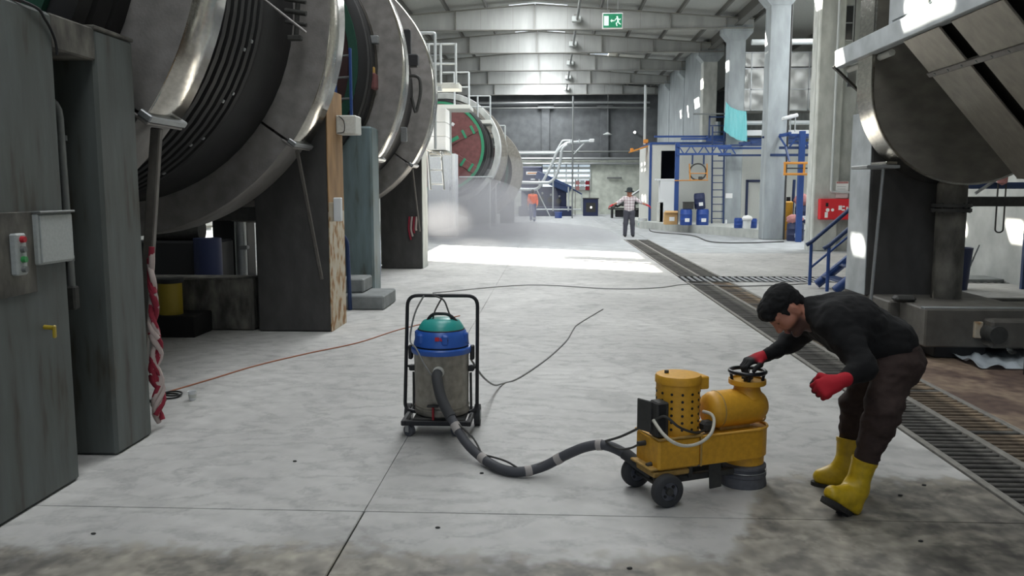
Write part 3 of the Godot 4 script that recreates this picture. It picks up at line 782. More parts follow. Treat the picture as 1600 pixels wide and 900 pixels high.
	bx("side_plate", Vector3(0.436, 2.1, 0), Vector3(0.014, 1.4, 0.7), M["rust_tan"], t, 0.004)
	bx("side_plate_lower", Vector3(0.436, 0.7, 0), Vector3(0.014, 1.4, 0.7), M["pedestal_rust"], t, 0.004)
	tag(bx("sill_wall", Vector3(-5.4, 0.31, -9.75), Vector3(3.8, 0.62, 0.4), M["pedestal_top"], null, 0.02), "low stained concrete sill in the dark below the first drum", "sill")
	tag(bx("cross_beam", Vector3(-4.6, 1.37, -9.8), Vector3(2.6, 0.16, 0.3), M["iron"], null, 0.01), "dark steel cross beam just below the second guard ring", "beam")
	t = thing("lidded_drum", "yellow drum with a dark lid in the shade below the first drum", "barrel", Vector3(-4.35, 0.24, -9.25))
	st = S(); lathe(st, [Vector2(0, 0), Vector2(0.13, 0), Vector2(0.13, 0.36), Vector2(0.12, 0.37)], Transform3D(), 20); obj("body", st, M["yellow_drum"], t)
	st = S(); lathe(st, [Vector2(0.145, 0.36), Vector2(0.15, 0.37), Vector2(0.14, 0.41), Vector2(0, 0.41)], Transform3D(), 20); obj("lid", st, M["black"], t)
	tag(bx("dark_block", Vector3(-4.75, 0.12, -9.3), Vector3(1.5, 0.24, 0.5), M["pit"], null, 0.01), "low dark block carrying the yellow drum", "block")
	t = thing("pump_set", "dark pump and blue tank in front of the low bright window, under the first drum", "pump", Vector3(-5.6, 0, -12.4))
	st = S(); box(st, Vector3(0, 0.45, 0), Vector3(1.3, 0.9, 0.7), 0.03); obj("base", st, M["black"], t)
	st = S(); cyl(st, Vector3(-0.4, 1.05, 0.1), Vector3(0.35, 1.05, 0.1), 0.16, 0.16, 18); obj("motor", st, M["iron"], t)
	st = S(); cyl(st, Vector3(0.55, 0.35, 0.4), Vector3(0.55, 0.95, 0.4), 0.2, 0.2, 18); obj("tank", st, M["blue_navy"], t)
	t = thing("vertical_pipe", "shiny grey standpipe in the dark under the first drum", "pipe", Vector3(-4.93, 0, -13.0))
	rod("pipe", Vector3.ZERO, Vector3(0, 1.15, 0), 0.09, M["galv"], t, 16); bx("valve", Vector3(0.08, 0.75, 0.08), Vector3(0.14, 0.06, 0.1), M["brass"] if M.has("brass") else M["galv"], t, 0.01)
	tag(rod("standpipe", Vector3(-4.6, 0, -13.0), Vector3(-4.6, 0.95, -13.0), 0.05, M["galv"], null, 14), "thin bright standpipe right of the wider grey one below the first drum", "pipe")
	tag(bx("dark_cabinet", Vector3(-5.5, 0.75, -14.2), Vector3(0.6, 1.5, 0.4), M["black"], null, 0.02), "dark cabinet in the shade beyond the standpipes below the first drum", "cabinet")
	t = thing("pipe_fittings", "grey pipe fittings bunched before the second guard ring, at the top edge", "fittings", Vector3(-2.56, 3.27, -8.5))
	for k in 3: rod("stub", Vector3(-0.12, 0.06 + 0.11 * k, 0), Vector3(0.1, 0.02 + 0.11 * k, 0.03), 0.02 + 0.006 * (k % 2), M["iron"], t, 10)
	rod("riser", Vector3(-0.02, -0.12, 0), Vector3(0.03, 0.5, 0), 0.025, M["iron"], t, 10); bx("clamp", Vector3(-0.03, -0.1, 0), Vector3(0.14, 0.05, 0.08), M["iron"], t, 0.008)
	tag(pipe("guide_bar", [Vector3(-2.95, 3.62, -7.9), Vector3(-2.33, 3.13, -8.0)], 0.012, M["stainless_dull"]), "slanting thin steel bar in front of the black ribbed drum", "bar")
	# white box and switches at the rusty pillar
	t = thing("lamp_box", "cream box at the head of the rusty pillar", "box", Vector3(-2.44, 2.42, -10.05)); bx("housing", Vector3.ZERO, Vector3(0.24, 0.22, 0.3), M["cream"], t, 0.012); pipe("lead", spline([Vector3(-0.08, 0.1, 0.152), Vector3(-0.02, 0.04, 0.156), Vector3(-0.02, -0.08, 0.156), Vector3(-0.1, -0.1, 0.154)]), 0.005, M["black"], t, 5)
	t = thing("switch_box", "small white switch box on the rusty pillar above the blue handrail", "switch", Vector3(-2.5, 1.43, -9.47)); bx("housing", Vector3(0.06, 0, 0.02), Vector3(0.09, 0.27, 0.07), M["white"], t, 0.008); bx("terminal_strip", Vector3(-0.02, -0.03, 0.012), Vector3(0.05, 0.22, 0.04), M["pedestal_rust"], t, 0.004)
	# steps with a blue rail between the machines
	t = thing("concrete_steps", "two rough concrete steps at the foot of the teal pillar", "steps", Vector3(-2.72, 0, -11.75))
	bx("lower_step", Vector3(0.1, 0.1, 0), Vector3(0.62, 0.2, 0.9), M["concrete"], t, 0.02); bx("upper_step", Vector3(-0.12, 0.3, -0.15), Vector3(0.36, 0.2, 0.6), M["concrete"], t, 0.02)
	tag(pipe("step_rail", rounded([Vector3(-2.96, 1.13, -11.2), Vector3(-2.8, 0.98, -11.3), Vector3(-2.78, 0.0, -11.3)], 0.1), 0.03, M["blue_dark"]), "bent dark blue handrail beside the concrete steps", "handrail")
	# --- second drum
	drum("process_drum", "second drum, black with a dark green rim, between the two pairs of guard rings", AX, -12.35, -16.7, 2.04, false, false)
	guard("third guard ring from the left, behind the teal pillar", AX, -13.05, -13.6, 2.45, 2.03, -35.0, ["stainless_dull", "stainless"])
	guard("fourth guard ring, in front of the pale pillar where the sunlight lies on the floor", AX, -16.38, -16.99, 2.45, 2.03, -35.0, ["stainless_dull", "stainless"], Vector3(-2.72, 0.8, -17.1))
	t = thing("drum_pedestal", "smooth teal-grey pillar beside the concrete steps", "pedestal", Vector3(-3.1, 0, -12.78)); bx("pillar", Vector3(0, 1.3, 0), Vector3(0.8, 2.6, 0.5), M["pedestal_teal"], t, 0.03); bx("foot", Vector3(0, 0.05, 0), Vector3(0.84, 0.1, 0.54), M["concrete"], t, 0.01)
	t = thing("drum_pedestal", "pale-sided pillar under the fourth guard ring, at the sunlit patch", "pedestal", Vector3(-3.15, 0, -17.72)); bx("pillar", Vector3(0, 1.4, 0), Vector3(0.88, 2.8, 0.7), M["pedestal_dark"], t, 0.02); bx("side_plate", Vector3(0.446, 1.4, 0), Vector3(0.014, 2.8, 0.7), M["column_cream"], t, 0.004)
	t = thing("tool_hanger", "red and white cords hanging on the pale pillar under the fourth guard ring", "cords", Vector3(-2.9, 0.6, -17.3))
	for k in 4:
		pipe("cord", spline([Vector3(-0.06 + 0.05 * k, 0.5, 0), Vector3(-0.08 + 0.05 * k, 0.25, 0.02), Vector3(-0.04 + 0.04 * k, 0.02 + 0.07 * k, 0)]), 0.022, M["rope_red" if k % 2 == 0 else "rope_white"], t, 6)
	t = thing("blue_drum", "narrow sight of a blue barrel with a white top behind the teal pillar", "barrel", Vector3(-3.42, 0, -15.2))
	st = S(); lathe(st, [Vector2(0, 0), Vector2(0.26, 0), Vector2(0.27, 0.3), Vector2(0.26, 0.85), Vector2(0.2, 0.9), Vector2(0, 0.9)], Transform3D(), 20); obj("body", st, M["blue_plastic"], t)
	st = S(); cyl(st, Vector3(0, 0.9, 0), Vector3(0, 1.12, 0), 0.16, 0.13, 16); obj("top", st, M["white"], t); bx("band", Vector3(0, 0.25, 0), Vector3(0.5, 0.08, 0.5), M["white"], t, 0.1)
	# blue ladder and fittings at the second drum's end
	t = thing("access_ladder", "short blue ladder hanging between the second and third guard rings", "ladder", Vector3(-2.87, 0, -12.0))
	for s in [0.0, -0.28]: bx("stile", Vector3(s * 0.9, 3.05, s * 0.4), Vector3(0.035, 1.2, 0.05), M["blue"], t, 0.005)
	for y in [2.65, 2.95, 3.25, 3.55]: rod("rung", Vector3(0, y, 0), Vector3(-0.252, y, -0.112), 0.016, M["galv"], t)
	t = thing("drive_unit", "dark red drive unit with yellow clamps on the second drum", "motor", Vector3(-2.78, 3.3, -12.9)); bx("body", Vector3.ZERO, Vector3(0.2, 0.24, 0.22), M["drum_maroon"], t, 0.02); bx("clamp", Vector3(0, 0.16, 0.04), Vector3(0.16, 0.1, 0.08), M["yellow_dusty"], t, 0.01); bx("bracket", Vector3(0.05, 0.62, 0.0), Vector3(0.18, 0.12, 0.1), M["galv"], t, 0.01)
	t = thing("hose_loop", "dark looped hose and valves hanging between the third and fourth guard rings", "hose", Vector3(-2.5, 3.4, -15.2))
	pipe("loop", rounded([Vector3(-0.25, -0.55, 0), Vector3(-0.08, 0.3, 0), Vector3(0.12, 0.28, 0), Vector3(0.14, 0.0, 0), Vector3(0.04, -0.4, 0), Vector3(-0.03, -0.1, 0)], 0.12), 0.03, M["iron"], t, 8)
	bx("valve_block", Vector3(-0.02, 0.55, 0), Vector3(0.24, 0.22, 0.2), M["black"], t, 0.02); bx("gauge_plate", Vector3(-0.18, -0.75, 0.02), Vector3(0.12, 0.26, 0.05), M["galv"], t, 0.01); bx("pipe_stub", Vector3(-0.1, 0.85, 0), Vector3(0.14, 0.5, 0.14), M["black"], t, 0.02)
	# white rails and platforms on top, seen past the fourth ring
	t = thing("platform_railing", "tall white pipe railing standing beside the fourth guard ring", "railing", Vector3(0, 0, -17.5))
	pipe("tall_post", rounded([Vector3(-3.6, 4.86, 0), Vector3(-2.41, 4.86, 0), Vector3(-2.43, 2.5, 0)], 0.06), 0.03, M["white_pipe"], t); pipe("arch", rounded([Vector3(-3.5, 4.7, 0.1), Vector3(-2.73, 4.7, 0.1), Vector3(-2.74, 3.3, 0.1)], 0.15), 0.05, M["white_pipe"], t, 10)
	for y in [4.2, 3.6]: rod("cross_rail", Vector3(-3.4, y, 0), Vector3(-2.43, y, 0), 0.02, M["white_pipe"], t)
	t = thing("service_platform", "cream platform with white posts between the second and third drums", "platform", Vector3(0, 0, -21.8))
	bx("deck_edge", Vector3(-2.75, 4.28, 0), Vector3(0.78, 0.15, 0.7), M["cream"], t, 0.01)
	for x in [-3.1, -2.8, -2.42]: pipe("post", [Vector3(x, 4.3, 0.5), Vector3(x, 5.3, 0.5)], 0.03, M["white_pipe"], t)
	for y in [4.8, 5.28]: rod("rail", Vector3(-3.3, y, 0.5), Vector3(-2.42, y, 0.5), 0.025, M["white_pipe"], t)
	bx("arm", Vector3(-3.6, 4.2, 0.3), Vector3(1.6, 0.12, 0.12), M["white_pipe"], t, 0.01)
	pipe("duct", rounded([Vector3(-3.25, 2.9, 0.2), Vector3(-3.25, 4.9, 0.2), Vector3(-3.6, 5.6, 0.2)], 0.3), 0.13, M["white_pipe"], t, 12)
	t = thing("white_tank", "stack of three white panelled boxes above the hanging ladder", "tank", Vector3(-3.02, 0, -22.3))
	for k in 3: bx("panel_box", Vector3(0, 2.86 + 0.365 * k, 0), Vector3(0.52, 0.355, 0.8), M["white"], t, 0.012)
	bx("support", Vector3(0, 2.62, 0), Vector3(0.6, 0.06, 0.9), M["steel_edge"], t, 0.01); bx("arm", Vector3(-0.5, 2.62, 0.2), Vector3(1.2, 0.08, 0.08), M["steel_edge"], t)
	t = thing("hanging_ladder", "short grey metal ladder hanging below the white boxes, third drum side", "ladder", Vector3(-2.92, 0, -21.0))
	for s in 2:
		var x := -0.17 if s == 0 else 0.17
		pipe("stile", [Vector3(x - 0.02, 2.62, 0), Vector3(x + 0.06, 1.66, 0.1)], 0.025, M["galv"], t)
	for y in [2.5, 2.15, 1.8]: rod("rung", Vector3(-0.13, y, 0.05), Vector3(0.2, y, 0.05), 0.02, M["galv"], t)
	rod("wall_hook", Vector3(-0.1, 2.6, 0), Vector3(-0.1, 2.6, -1.3), 0.02, M["galv"], t); rod("wall_hook", Vector3(0.1, 2.6, 0), Vector3(0.1, 2.6, -1.3), 0.02, M["galv"], t)
	t = thing("tall_cabinet", "tall white metal cabinet streaked with dust, left of the maroon drum", "cabinet", Vector3(-3.88, 0, -29.85))
	bx("body", Vector3(0, 1.46, 0), Vector3(1.0, 2.92, 0.8), M["pedestal_white"], t, 0.02); bx("door", Vector3(-0.12, 1.4, 0.41), Vector3(0.72, 2.7, 0.02), M["pedestal_white"], t, 0.006); bx("hinge_post", Vector3(0.42, 1.46, 0.41), Vector3(0.1, 2.88, 0.03), M["white"], t, 0.006); bx("handle", Vector3(0.3, 1.7, 0.43), Vector3(0.03, 0.14, 0.03), M["grey_pipe"], t, 0.005)
	# --- third drum and what follows
	var c3 := Vector3(-4.33, 3.3, 0)
	drum("process_drum", "third drum with its maroon and green end disc open to view", c3, -32.4, -36.2, 1.84, true, false)
	guard("fifth guard ring, pale and lit, around the maroon drum", c3, -34.1, -34.8, 2.25, 2.02, -32.0, ["column_cream", "white"])
	guard("sixth guard ring, beige, just behind the pale lit one", c3 + Vector3(0.05, -0.05, 0), -36.4, -37.4, 2.33, 1.9, -32.0, ["beige_dull", "beige_dull"])
	tag(bx("handrail_bar", Vector3(-2.9, 2.15, -32.0), Vector3(1.3, 0.05, 0.05), M["white_pipe"], null, 0.01), "white bar crossing the foot of the maroon drum", "bar")
	for k in 2:
		t = thing("drum_pedestal", ["grey pillar under the fifth guard ring, veiled by dust", "grey pillar under the sixth guard ring, veiled by dust"][k], "pedestal", Vector3(-3.0, 0, [-34.6, -38.2][k])); bx("pillar", Vector3(0, 1.25, 0), Vector3(0.9, 2.5, 0.6), M["concrete"], t, 0.02); bx("side_plate", Vector3(0.456, 1.25, 0), Vector3(0.014, 2.5, 0.6), M["column_cream"], t, 0.004)
	var c4 := Vector3(-3.65, 2.55, 0)
	drum("process_drum", "smaller far drum nearly hidden behind the beige guard rings", c4, -39.6, -43.0, 1.7, false, false)
	guard("seventh guard ring, beige, last one before the blue machinery", c4, -40.2, -41.2, 2.25, 1.75, -40.0, ["beige_dull", "beige_dull"])
	t = thing("drum_pedestal", "pale pillar at the foot of the last guard ring", "pedestal", Vector3(-2.2, 0, -41.6)); bx("pillar", Vector3(0, 0.95, 0), Vector3(0.7, 1.9, 0.5), M["concrete"], t, 0.02); bx("post", Vector3(-0.5, 1.0, 1.5), Vector3(0.14, 2.0, 0.14), M["white_pipe"], t, 0.01)
	for k in 3:
		t = thing("platform_railing", ["white railing above the maroon drum, nearest post group", "white railing above the fifth guard ring", "low white railing above the sixth guard ring"][k], "railing", Vector3([-2.85, -2.45, -2.05][k], 0, [-29.0, -33.5, -36.9][k]))
		var y0: float = [4.55, 4.4, 3.7][k]; var h: float = [1.1, 0.95, 0.75][k]
		if k == 0: bx("prop", Vector3(-0.75, 3.67, -0.8), Vector3(0.08, 1.5, 0.08), M["white_pipe"], t)
		for x in [-0.5, 0.0]: rod("post", Vector3(x, y0, 0), Vector3(x, y0 + h, 0), 0.035, M["white_pipe"], t)
		for q in [0.55, 1.0]: rod("rail", Vector3(-0.9, y0 + h * q, 0), Vector3(0.0, y0 + h * q, 0), 0.028, M["white_pipe"], t)
		bx("deck", Vector3(-0.6, y0 - 0.08, -0.4), Vector3(1.3, 0.14, 1.4), M["cream"], t, 0.01)

# ---------- the vat on the right ----------
func ribbon(st: SurfaceTool, pts: Array, z0: float, z1: float, t: float) -> void:   # a band along z following 2D points (in XY), t thick to the left of travel
	gid += 1
	var n := pts.size()
	var nr := []
	for k in n:
		var d: Vector2 = (pts[mini(k + 1, n - 1)] - pts[maxi(k - 1, 0)]).normalized()
		nr.append(Vector2(-d.y, d.x))
	for k in n - 1:
		var a: Vector2 = pts[k]; var b: Vector2 = pts[k + 1]; var c: Vector2 = a + nr[k] * t; var e: Vector2 = b + nr[k + 1] * t
		var mid := Vector3((a.x + e.x) / 2, (a.y + e.y) / 2, (z0 + z1) / 2)
		st.set_smooth_group(gid)
		oquad(st, Vector3(a.x, a.y, z0), Vector3(b.x, b.y, z0), Vector3(b.x, b.y, z1), Vector3(a.x, a.y, z1), mid)
		st.set_smooth_group(gid + 1)
		oquad(st, Vector3(c.x, c.y, z0), Vector3(e.x, e.y, z0), Vector3(e.x, e.y, z1), Vector3(c.x, c.y, z1), mid)
		st.set_smooth_group(-1)
		oquad(st, Vector3(a.x, a.y, z0), Vector3(b.x, b.y, z0), Vector3(e.x, e.y, z0), Vector3(c.x, c.y, z0), mid)
		oquad(st, Vector3(a.x, a.y, z1), Vector3(b.x, b.y, z1), Vector3(e.x, e.y, z1), Vector3(c.x, c.y, z1), mid)
	gid += 1

func build_right_machine() -> void:
	var t := thing("steel_vat", "big dark round-bottomed steel vat with a bright stainless rim, upper right", "vat", Vector3(4.3, 2.72, -8.9))
	var outline := [Vector2(-1.02, 1.9)]
	for k in 29:
		var a := PI + PI * k / 28.0
		outline.append(Vector2(cos(a) * 1.02, sin(a) * 1.02))
	outline.append(Vector2(1.02, 1.9))
	var st := S(); prism(st, PackedVector2Array(outline), -0.02, 0.0); obj("front_plate", st, M["vat_dark"], t)
	st = S(); ribbon(st, outline, 0.004, -0.42, 0.02); obj("rim_band", st, M["stainless"], t)
	st = S(); prism(st, PackedVector2Array(outline), -0.95, -0.4, Transform3D(Basis().scaled(Vector3(0.72, 0.9, 1)), Vector3(0.1, 0, 0))); obj("shell", st, M["vat_dark"], t)
	bx("joint_plate", Vector3(-0.87, -0.83, -0.2), Vector3(0.34, 0.035, 0.46), M["galv"], t, 0.006); bx("joint_lip", Vector3(-0.78, -0.79, -0.2), Vector3(0.12, 0.03, 0.42), M["stainless"], t, 0.006)
	rod("tie_rod", Vector3(-0.84, -0.83, -0.05), Vector3(-0.9, -2.25, -0.05), 0.018, M["galv"], t)
	# pedestal and base
	t = thing("vat_pedestal", "grey pillar with a bright narrow side and a dark front, carrying the steel vat", "pedestal", Vector3(4.0, 0, -9.75))
	bx("pillar", Vector3(0, 1.5, 0), Vector3(0.96, 2.06, 0.62), M["pedestal_dark"], t, 0.015); bx("side_sheet", Vector3(-0.486, 1.5, 0), Vector3(0.012, 2.04, 0.61), M["panel_paint"], t, 0.003)
	t = thing("machine_base", "long dark concrete plinth under the steel vat, right of the worker", "plinth", Vector3(5.85, 0, -9.5))
	bx("beam", Vector3(0.05, 0.31, 0.98), Vector3(4.5, 0.38, 0.62), M["base_grey"], t, 0.015)
	bx("rear_block", Vector3(-1.7, 0.245, -0.02), Vector3(1.2, 0.49, 1.35), M["base_grey"], t, 0.015); bx("foot", Vector3(-1.82, 0.07, 0.98), Vector3(0.5, 0.13, 0.5), M["black"], t, 0.01); bx("foot", Vector3(1.7, 0.07, 0.98), Vector3(0.6, 0.13, 0.5), M["black"], t, 0.01)
	bx("gear_housing", Vector3(-1.22, 0.28, 1.36), Vector3(0.86, 0.27, 0.2), M["base_grey"], t, 0.02); bx("rust_plate", Vector3(-1.7, 0.3, 1.3), Vector3(0.08, 0.16, 0.05), M["pedestal_rust"], t, 0.008)
	st = S(); cyl(st, Vector3(-1.6, 0.28, 1.28), Vector3(-1.6, 0.28, 1.5), 0.095, 0.085, 20); obj("flange", st, M["iron"], t)
	bx("top_angle", Vector3(0.05, 0.5, 1.22), Vector3(4.5, 0.02, 0.1), M["concrete"], t, 0.004)
	t = thing("pipe_column", "round grey steel column with a bolted collar standing on the dark plinth", "column", Vector3(4.27, 0.47, -9.15))
	rod("shaft", Vector3.ZERO, Vector3(0, 1.35, 0), 0.15, M["pedestal_top"], t, 24)
	st = S(); cyl(st, Vector3(0, 0.95, 0), Vector3(0, 0.985, 0), 0.2, 0.2, 24); cyl(st, Vector3(0, 1.0, 0), Vector3(0, 1.035, 0), 0.2, 0.2, 24); obj("collar", st, M["iron"], t)
	st = S()
	for k in 10: cyl(st, Vector3(cos(TAU * k / 10), 0, sin(TAU * k / 10)) * 0.178 + Vector3(0, 0.94, 0), Vector3(cos(TAU * k / 10), 0, sin(TAU * k / 10)) * 0.178 + Vector3(0, 1.045, 0), 0.01, 0.011, 6)
	var cbm := obj("collar_bolts", st, M["iron"], t); cbm.set_meta("kind", "stuff")
	tag(bx("rag_heap", Vector3(3.66, 0.53, -8.75), Vector3(0.22, 0.07, 0.14), M["iron"], null, 0.03), "small grey heap of rags on the plinth corner behind the worker's back", "rag")
	tag(bx("cross_beam", Vector3(6.15, 1.51, -10.6), Vector3(3.9, 0.12, 0.16), M["iron"], null, 0.01), "dark horizontal beam right of the bolted steel column", "beam")
	# beam over it with the sloping sheets of the hopper
	t = thing("overhead_channel", "long pale channel beam slanting across the upper right corner", "beam", Vector3(3.23, 3.13, -7.2))
	bx("web", Vector3(0, 0, 0), Vector3(0.02, 0.19, 5.4), M["panel_paint"], t, 0.004)
	for y in [-0.09, 0.09]: bx("flange", Vector3(0.04, y, 0), Vector3(0.09, 0.016, 5.4), M["panel_paint"], t, 0.003)
	bx("end_arm", Vector3(0.3, -0.085, -2.68), Vector3(0.62, 0.02, 0.05), M["steel_edge"], t); bx("end_brace", Vector3(0.13, -0.22, -2.7), Vector3(0.42, 0.025, 0.05), M["iron"], t, 0.0, Basis(Vector3.BACK, -0.75)); bx("hanging_sheet", Vector3(0.2, -0.2, -2.74), Vector3(0.1, 0.2, 0.01), M["panel_paint"], t)
	pipe("lower_rail", [Vector3(0.12, -0.13, -2.6), Vector3(0.12, -0.13, -1.4)], 0.035, M["cream"], t)
	rod("bar_post", Vector3(0.01, 0.1, -0.45), Vector3(0.01, 1.0, -0.45), 0.03, M["cream"], t)
	t = thing("hopper_sheets", "sloping brownish steel sheets with a dark gap, under the pale channel beam", "hopper", Vector3.ZERO)
	var p0 := Vector2(3.27, 3.03); var dv := Vector2(1.0, -1.13)
	var ang := dv.angle(); var bs := Basis(Vector3.BACK, ang); var len := dv.length()
	for seg in [[-8.13, -7.42, 0.0, 0.255], [-7.2, -6.4, 0.0, 0.255], [-8.13, -7.42, 0.275, 1.12], [-7.2, -6.4, 0.275, 1.12]]:
		var m0: float = (seg[2] + seg[3]) / 2; var c := p0 + dv * m0
		bx("sheet", Vector3(c.x, c.y, (seg[0] + seg[1]) / 2), Vector3(len * (seg[3] - seg[2]), 0.02, absf(seg[1] - seg[0])), M["sheet_lit"], t, 0.004, bs)
	var cb := p0 + dv * 0.56 + Vector2(0.075, 0.066); bx("backing", Vector3(cb.x, cb.y, -6.75), Vector3(len * 1.12, 0.02, 2.7), M["gap_dark"], t, 0.0, bs)
	var ca := p0 + dv * 0.265; bx("angle_iron", Vector3(ca.x, ca.y, -6.9), Vector3(0.05, 0.06, 2.5), M["stainless_dull"], t, 0.006, bs)
	st = S()
	for k in 9: cyl(st, Vector3(ca.x + 0.01, ca.y + 0.02, -8.0 + 0.25 * k), Vector3(ca.x - 0.025, ca.y - 0.025, -8.0 + 0.25 * k), 0.012, 0.012, 8)
	obj("rivets", st, M["galv"], t)
	var ce := p0 + dv * 1.12; bx("bottom_lip", Vector3(ce.x + 0.25, ce.y, -7.1), Vector3(0.5, 0.02, 2.1), M["vat_dark"], t)
	bx("end_wall", Vector3(5.0, 2.9, -5.9), Vector3(2.6, 2.0, 0.06), M["vat_dark"], t)
	t = thing("control_cabinet", "pale cabinet above the channel beam with a blown-out sun patch", "cabinet", Vector3(3.36, 3.77, -7.5)); bx("body", Vector3.ZERO, Vector3(0.16, 1.1, 2.1), M["panel_paint"], t, 0.01); bx("door", Vector3(-0.083, 0, -0.3), Vector3(0.012, 1.0, 1.3), M["panel_paint"], t, 0.004); bx("latch", Vector3(-0.1, -0.35, 0.1), Vector3(0.03, 0.02, 0.1), M["galv"], t, 0.004)
	t = thing("strip_lamp", "short strip lamp fitting beyond the end of the channel beam", "lamp", Vector3(4.05, 3.6, -12.0)); bx("housing", Vector3.ZERO, Vector3(0.3, 0.05, 0.12), M["cream"], t, 0.01, Basis(Vector3.BACK, 0.45)); bx("diffuser", Vector3(0.01, -0.04, 0), Vector3(0.26, 0.03, 0.08), M["white"], t, 0.008, Basis(Vector3.BACK, 0.45)); rod("arm", Vector3(0.1, 0.03, 0), Vector3(0.1, 5.1, 0), 0.008, M["iron"], t)
	# blue stair up to a landing behind the vat
	t = thing("steel_stair", "blue steel stair with double handrails rising behind the bright pillar", "stair", Vector3.ZERO)
	for z in [-13.35, -14.25]:
		pipe("stringer", [Vector3(4.5, 0.06, z), Vector3(6.4, 1.68, z)], 0.075, M["blue"], t, 4)
		pipe("handrail", [Vector3(4.3, 0.73, z), Vector3(4.38, 0.78, z), Vector3(6.4, 2.6, z)], 0.034, M["blue_dark"], t)
		pipe("mid_rail", [Vector3(4.38, 0.34, z), Vector3(6.4, 2.12, z)], 0.02, M["blue"], t)
		for k in 4: rod("post", Vector3(4.38 + 0.62 * k, 0.05 + 0.53 * k, z), Vector3(4.38 + 0.62 * k, 0.75 + 0.558 * k, z), 0.028, M["blue"], t)
	for k in 7: bx("tread", Vector3(4.68 + 0.24 * k, 0.2 + 0.21 * k, -13.8), Vector3(0.24, 0.03, 0.86), M["blue_dark"], t, 0.004)
	bx("landing", Vector3(7.2, 1.72, -13.8), Vector3(1.7, 0.1, 1.0), M["blue_dark"], t, 0.01)
	pipe("landing_brace", [Vector3(6.55, 1.6, -13.28), Vector3(7.05, 1.95, -13.28)], 0.025, M["galv"], t)
	for z in [-13.35, -14.25]: bx("landing_post", Vector3(7.9, 0.84, z), Vector3(0.07, 1.68, 0.07), M["blue_dark"], t)
	# things by the right wall
	t = thing("hanging_chain", "dull chain loop hanging by the right white wall", "chain", Vector3(6.9, 0, -13.2))
	var links := []
	for k in 25:
		var a := PI * k / 24.0
		links.append(Vector3(-0.06 * cos(a), 1.05 - 0.05 * sin(a), 0))
	pipe("loop", [Vector3(-0.06, 1.75, 0)] + links + [Vector3(0.06, 1.75, 0)], 0.012, M["iron"], t, 6)
	st = S(); lathe(st, [Vector2(0, 1.72), Vector2(0.07, 1.76), Vector2(0.075, 1.84), Vector2(0.03, 1.9), Vector2(0, 1.9)], Transform3D(), 12); obj("hoist_block", st, M["cloth_pink"], t)
	t = thing("blue_tub", "dark blue tub against the right wall behind the steel column", "tub", Vector3(6.75, 0, -14.2)); st = S(); lathe(st, [Vector2(0, 0), Vector2(0.2, 0), Vector2(0.25, 0.65), Vector2(0.26, 0.7), Vector2(0.235, 0.7), Vector2(0.2, 0.06), Vector2(0, 0.06)], Transform3D(), 20); obj("body", st, M["blue_navy"], t); rod("stick", Vector3(0.1, 0.05, 0.05), Vector3(0.32, 0.75, 0.1), 0.012, M["galv"], t)
	tag(bx("floor_plate", Vector3(7.75, 0.03, -15.6), Vector3(0.75, 0.06, 0.7), M["concrete"], null, 0.01), "flat square cover plate on the floor by the right wall", "plate")
	tag(bx("floor_curb", Vector3(6.6, 0.03, -12.55), Vector3(2.8, 0.06, 0.12), M["iron"], null, 0.01), "low dark curb on the floor just behind the plinth", "curb")
	# crumpled plastic sheet under the plinth
	st = S(); var nz := FastNoiseLite.new(); nz.seed = 6; nz.frequency = 2.2; gid += 1; st.set_smooth_group(gid)
	var gp := []
	for j in 13:
		for i in 25:
			var x := 3.95 + 0.85 * i / 24.0; var z := -7.75 - 1.2 * j / 12.0
			gp.append(Vector3(x, 0.012 + maxf(0.0, 0.07 * nz.get_noise_2d(x * 3, z * 3) + 0.02) + (0.02 * j / 12.0), z))
	for j in 12:
		for i in 24:
			var a := j * 25 + i
			quad(st, gp[a], gp[a + 1], gp[a + 26], gp[a + 25])
	tag(obj("plastic_sheet", st, M["polythene"]), "crumpled clear plastic sheet on the floor at the plinth's foot", "sheet")
	t = thing("dark_pump", "dark machine part poking in at the right edge, with a shiny bent handle", "machine", Vector3(4.2, 0, -7.2)); bx("body", Vector3(0.1, 0.16, 0), Vector3(0.34, 0.32, 0.4), M["black"], t, 0.05); pipe("handle", spline([Vector3(-0.1, 0.33, 0.0), Vector3(-0.02, 0.3, 0.05), Vector3(0.08, 0.28, 0.1)]), 0.02, M["galv"], t)

# ---------- the bay behind the right columns ----------
func barrel(label: String, at: Vector3, r: float, h: float, m: String, lbl := true, tilt := 0.0, group := "") -> Node3D:
	var t := thing("barrel", label, "barrel", at, 0.4, group)
	if tilt != 0.0: t.rotation.z = tilt
	var st := S(); lathe(st, [Vector2(0, 0), Vector2(r * 0.94, 0), Vector2(r, 0.04), Vector2(r, h * 0.32), Vector2(r * 1.03, h * 0.34), Vector2(r, h * 0.36), Vector2(r, h * 0.66), Vector2(r * 1.03, h * 0.68), Vector2(r, h * 0.7), Vector2(r, h - 0.07), Vector2(r * 0.9, h - 0.02)], Transform3D(), 24); obj("body", st, M[m], t)
	st = S(); lathe(st, [Vector2(r * 0.92, h - 0.03), Vector2(r * 0.92, h), Vector2(r * 0.8, h), Vector2(r * 0.78, h - 0.02), Vector2(0, h - 0.02)], Transform3D(), 24); obj("lid", st, M[m], t)
	if lbl:
		bx("paper_label", Vector3(-0.35 * r, h * 0.32, r * 0.93), Vector3(r * 0.75, h * 0.22, 0.01), M["paper"], t, 0.0, Basis(Vector3.UP, -0.38))
	return t

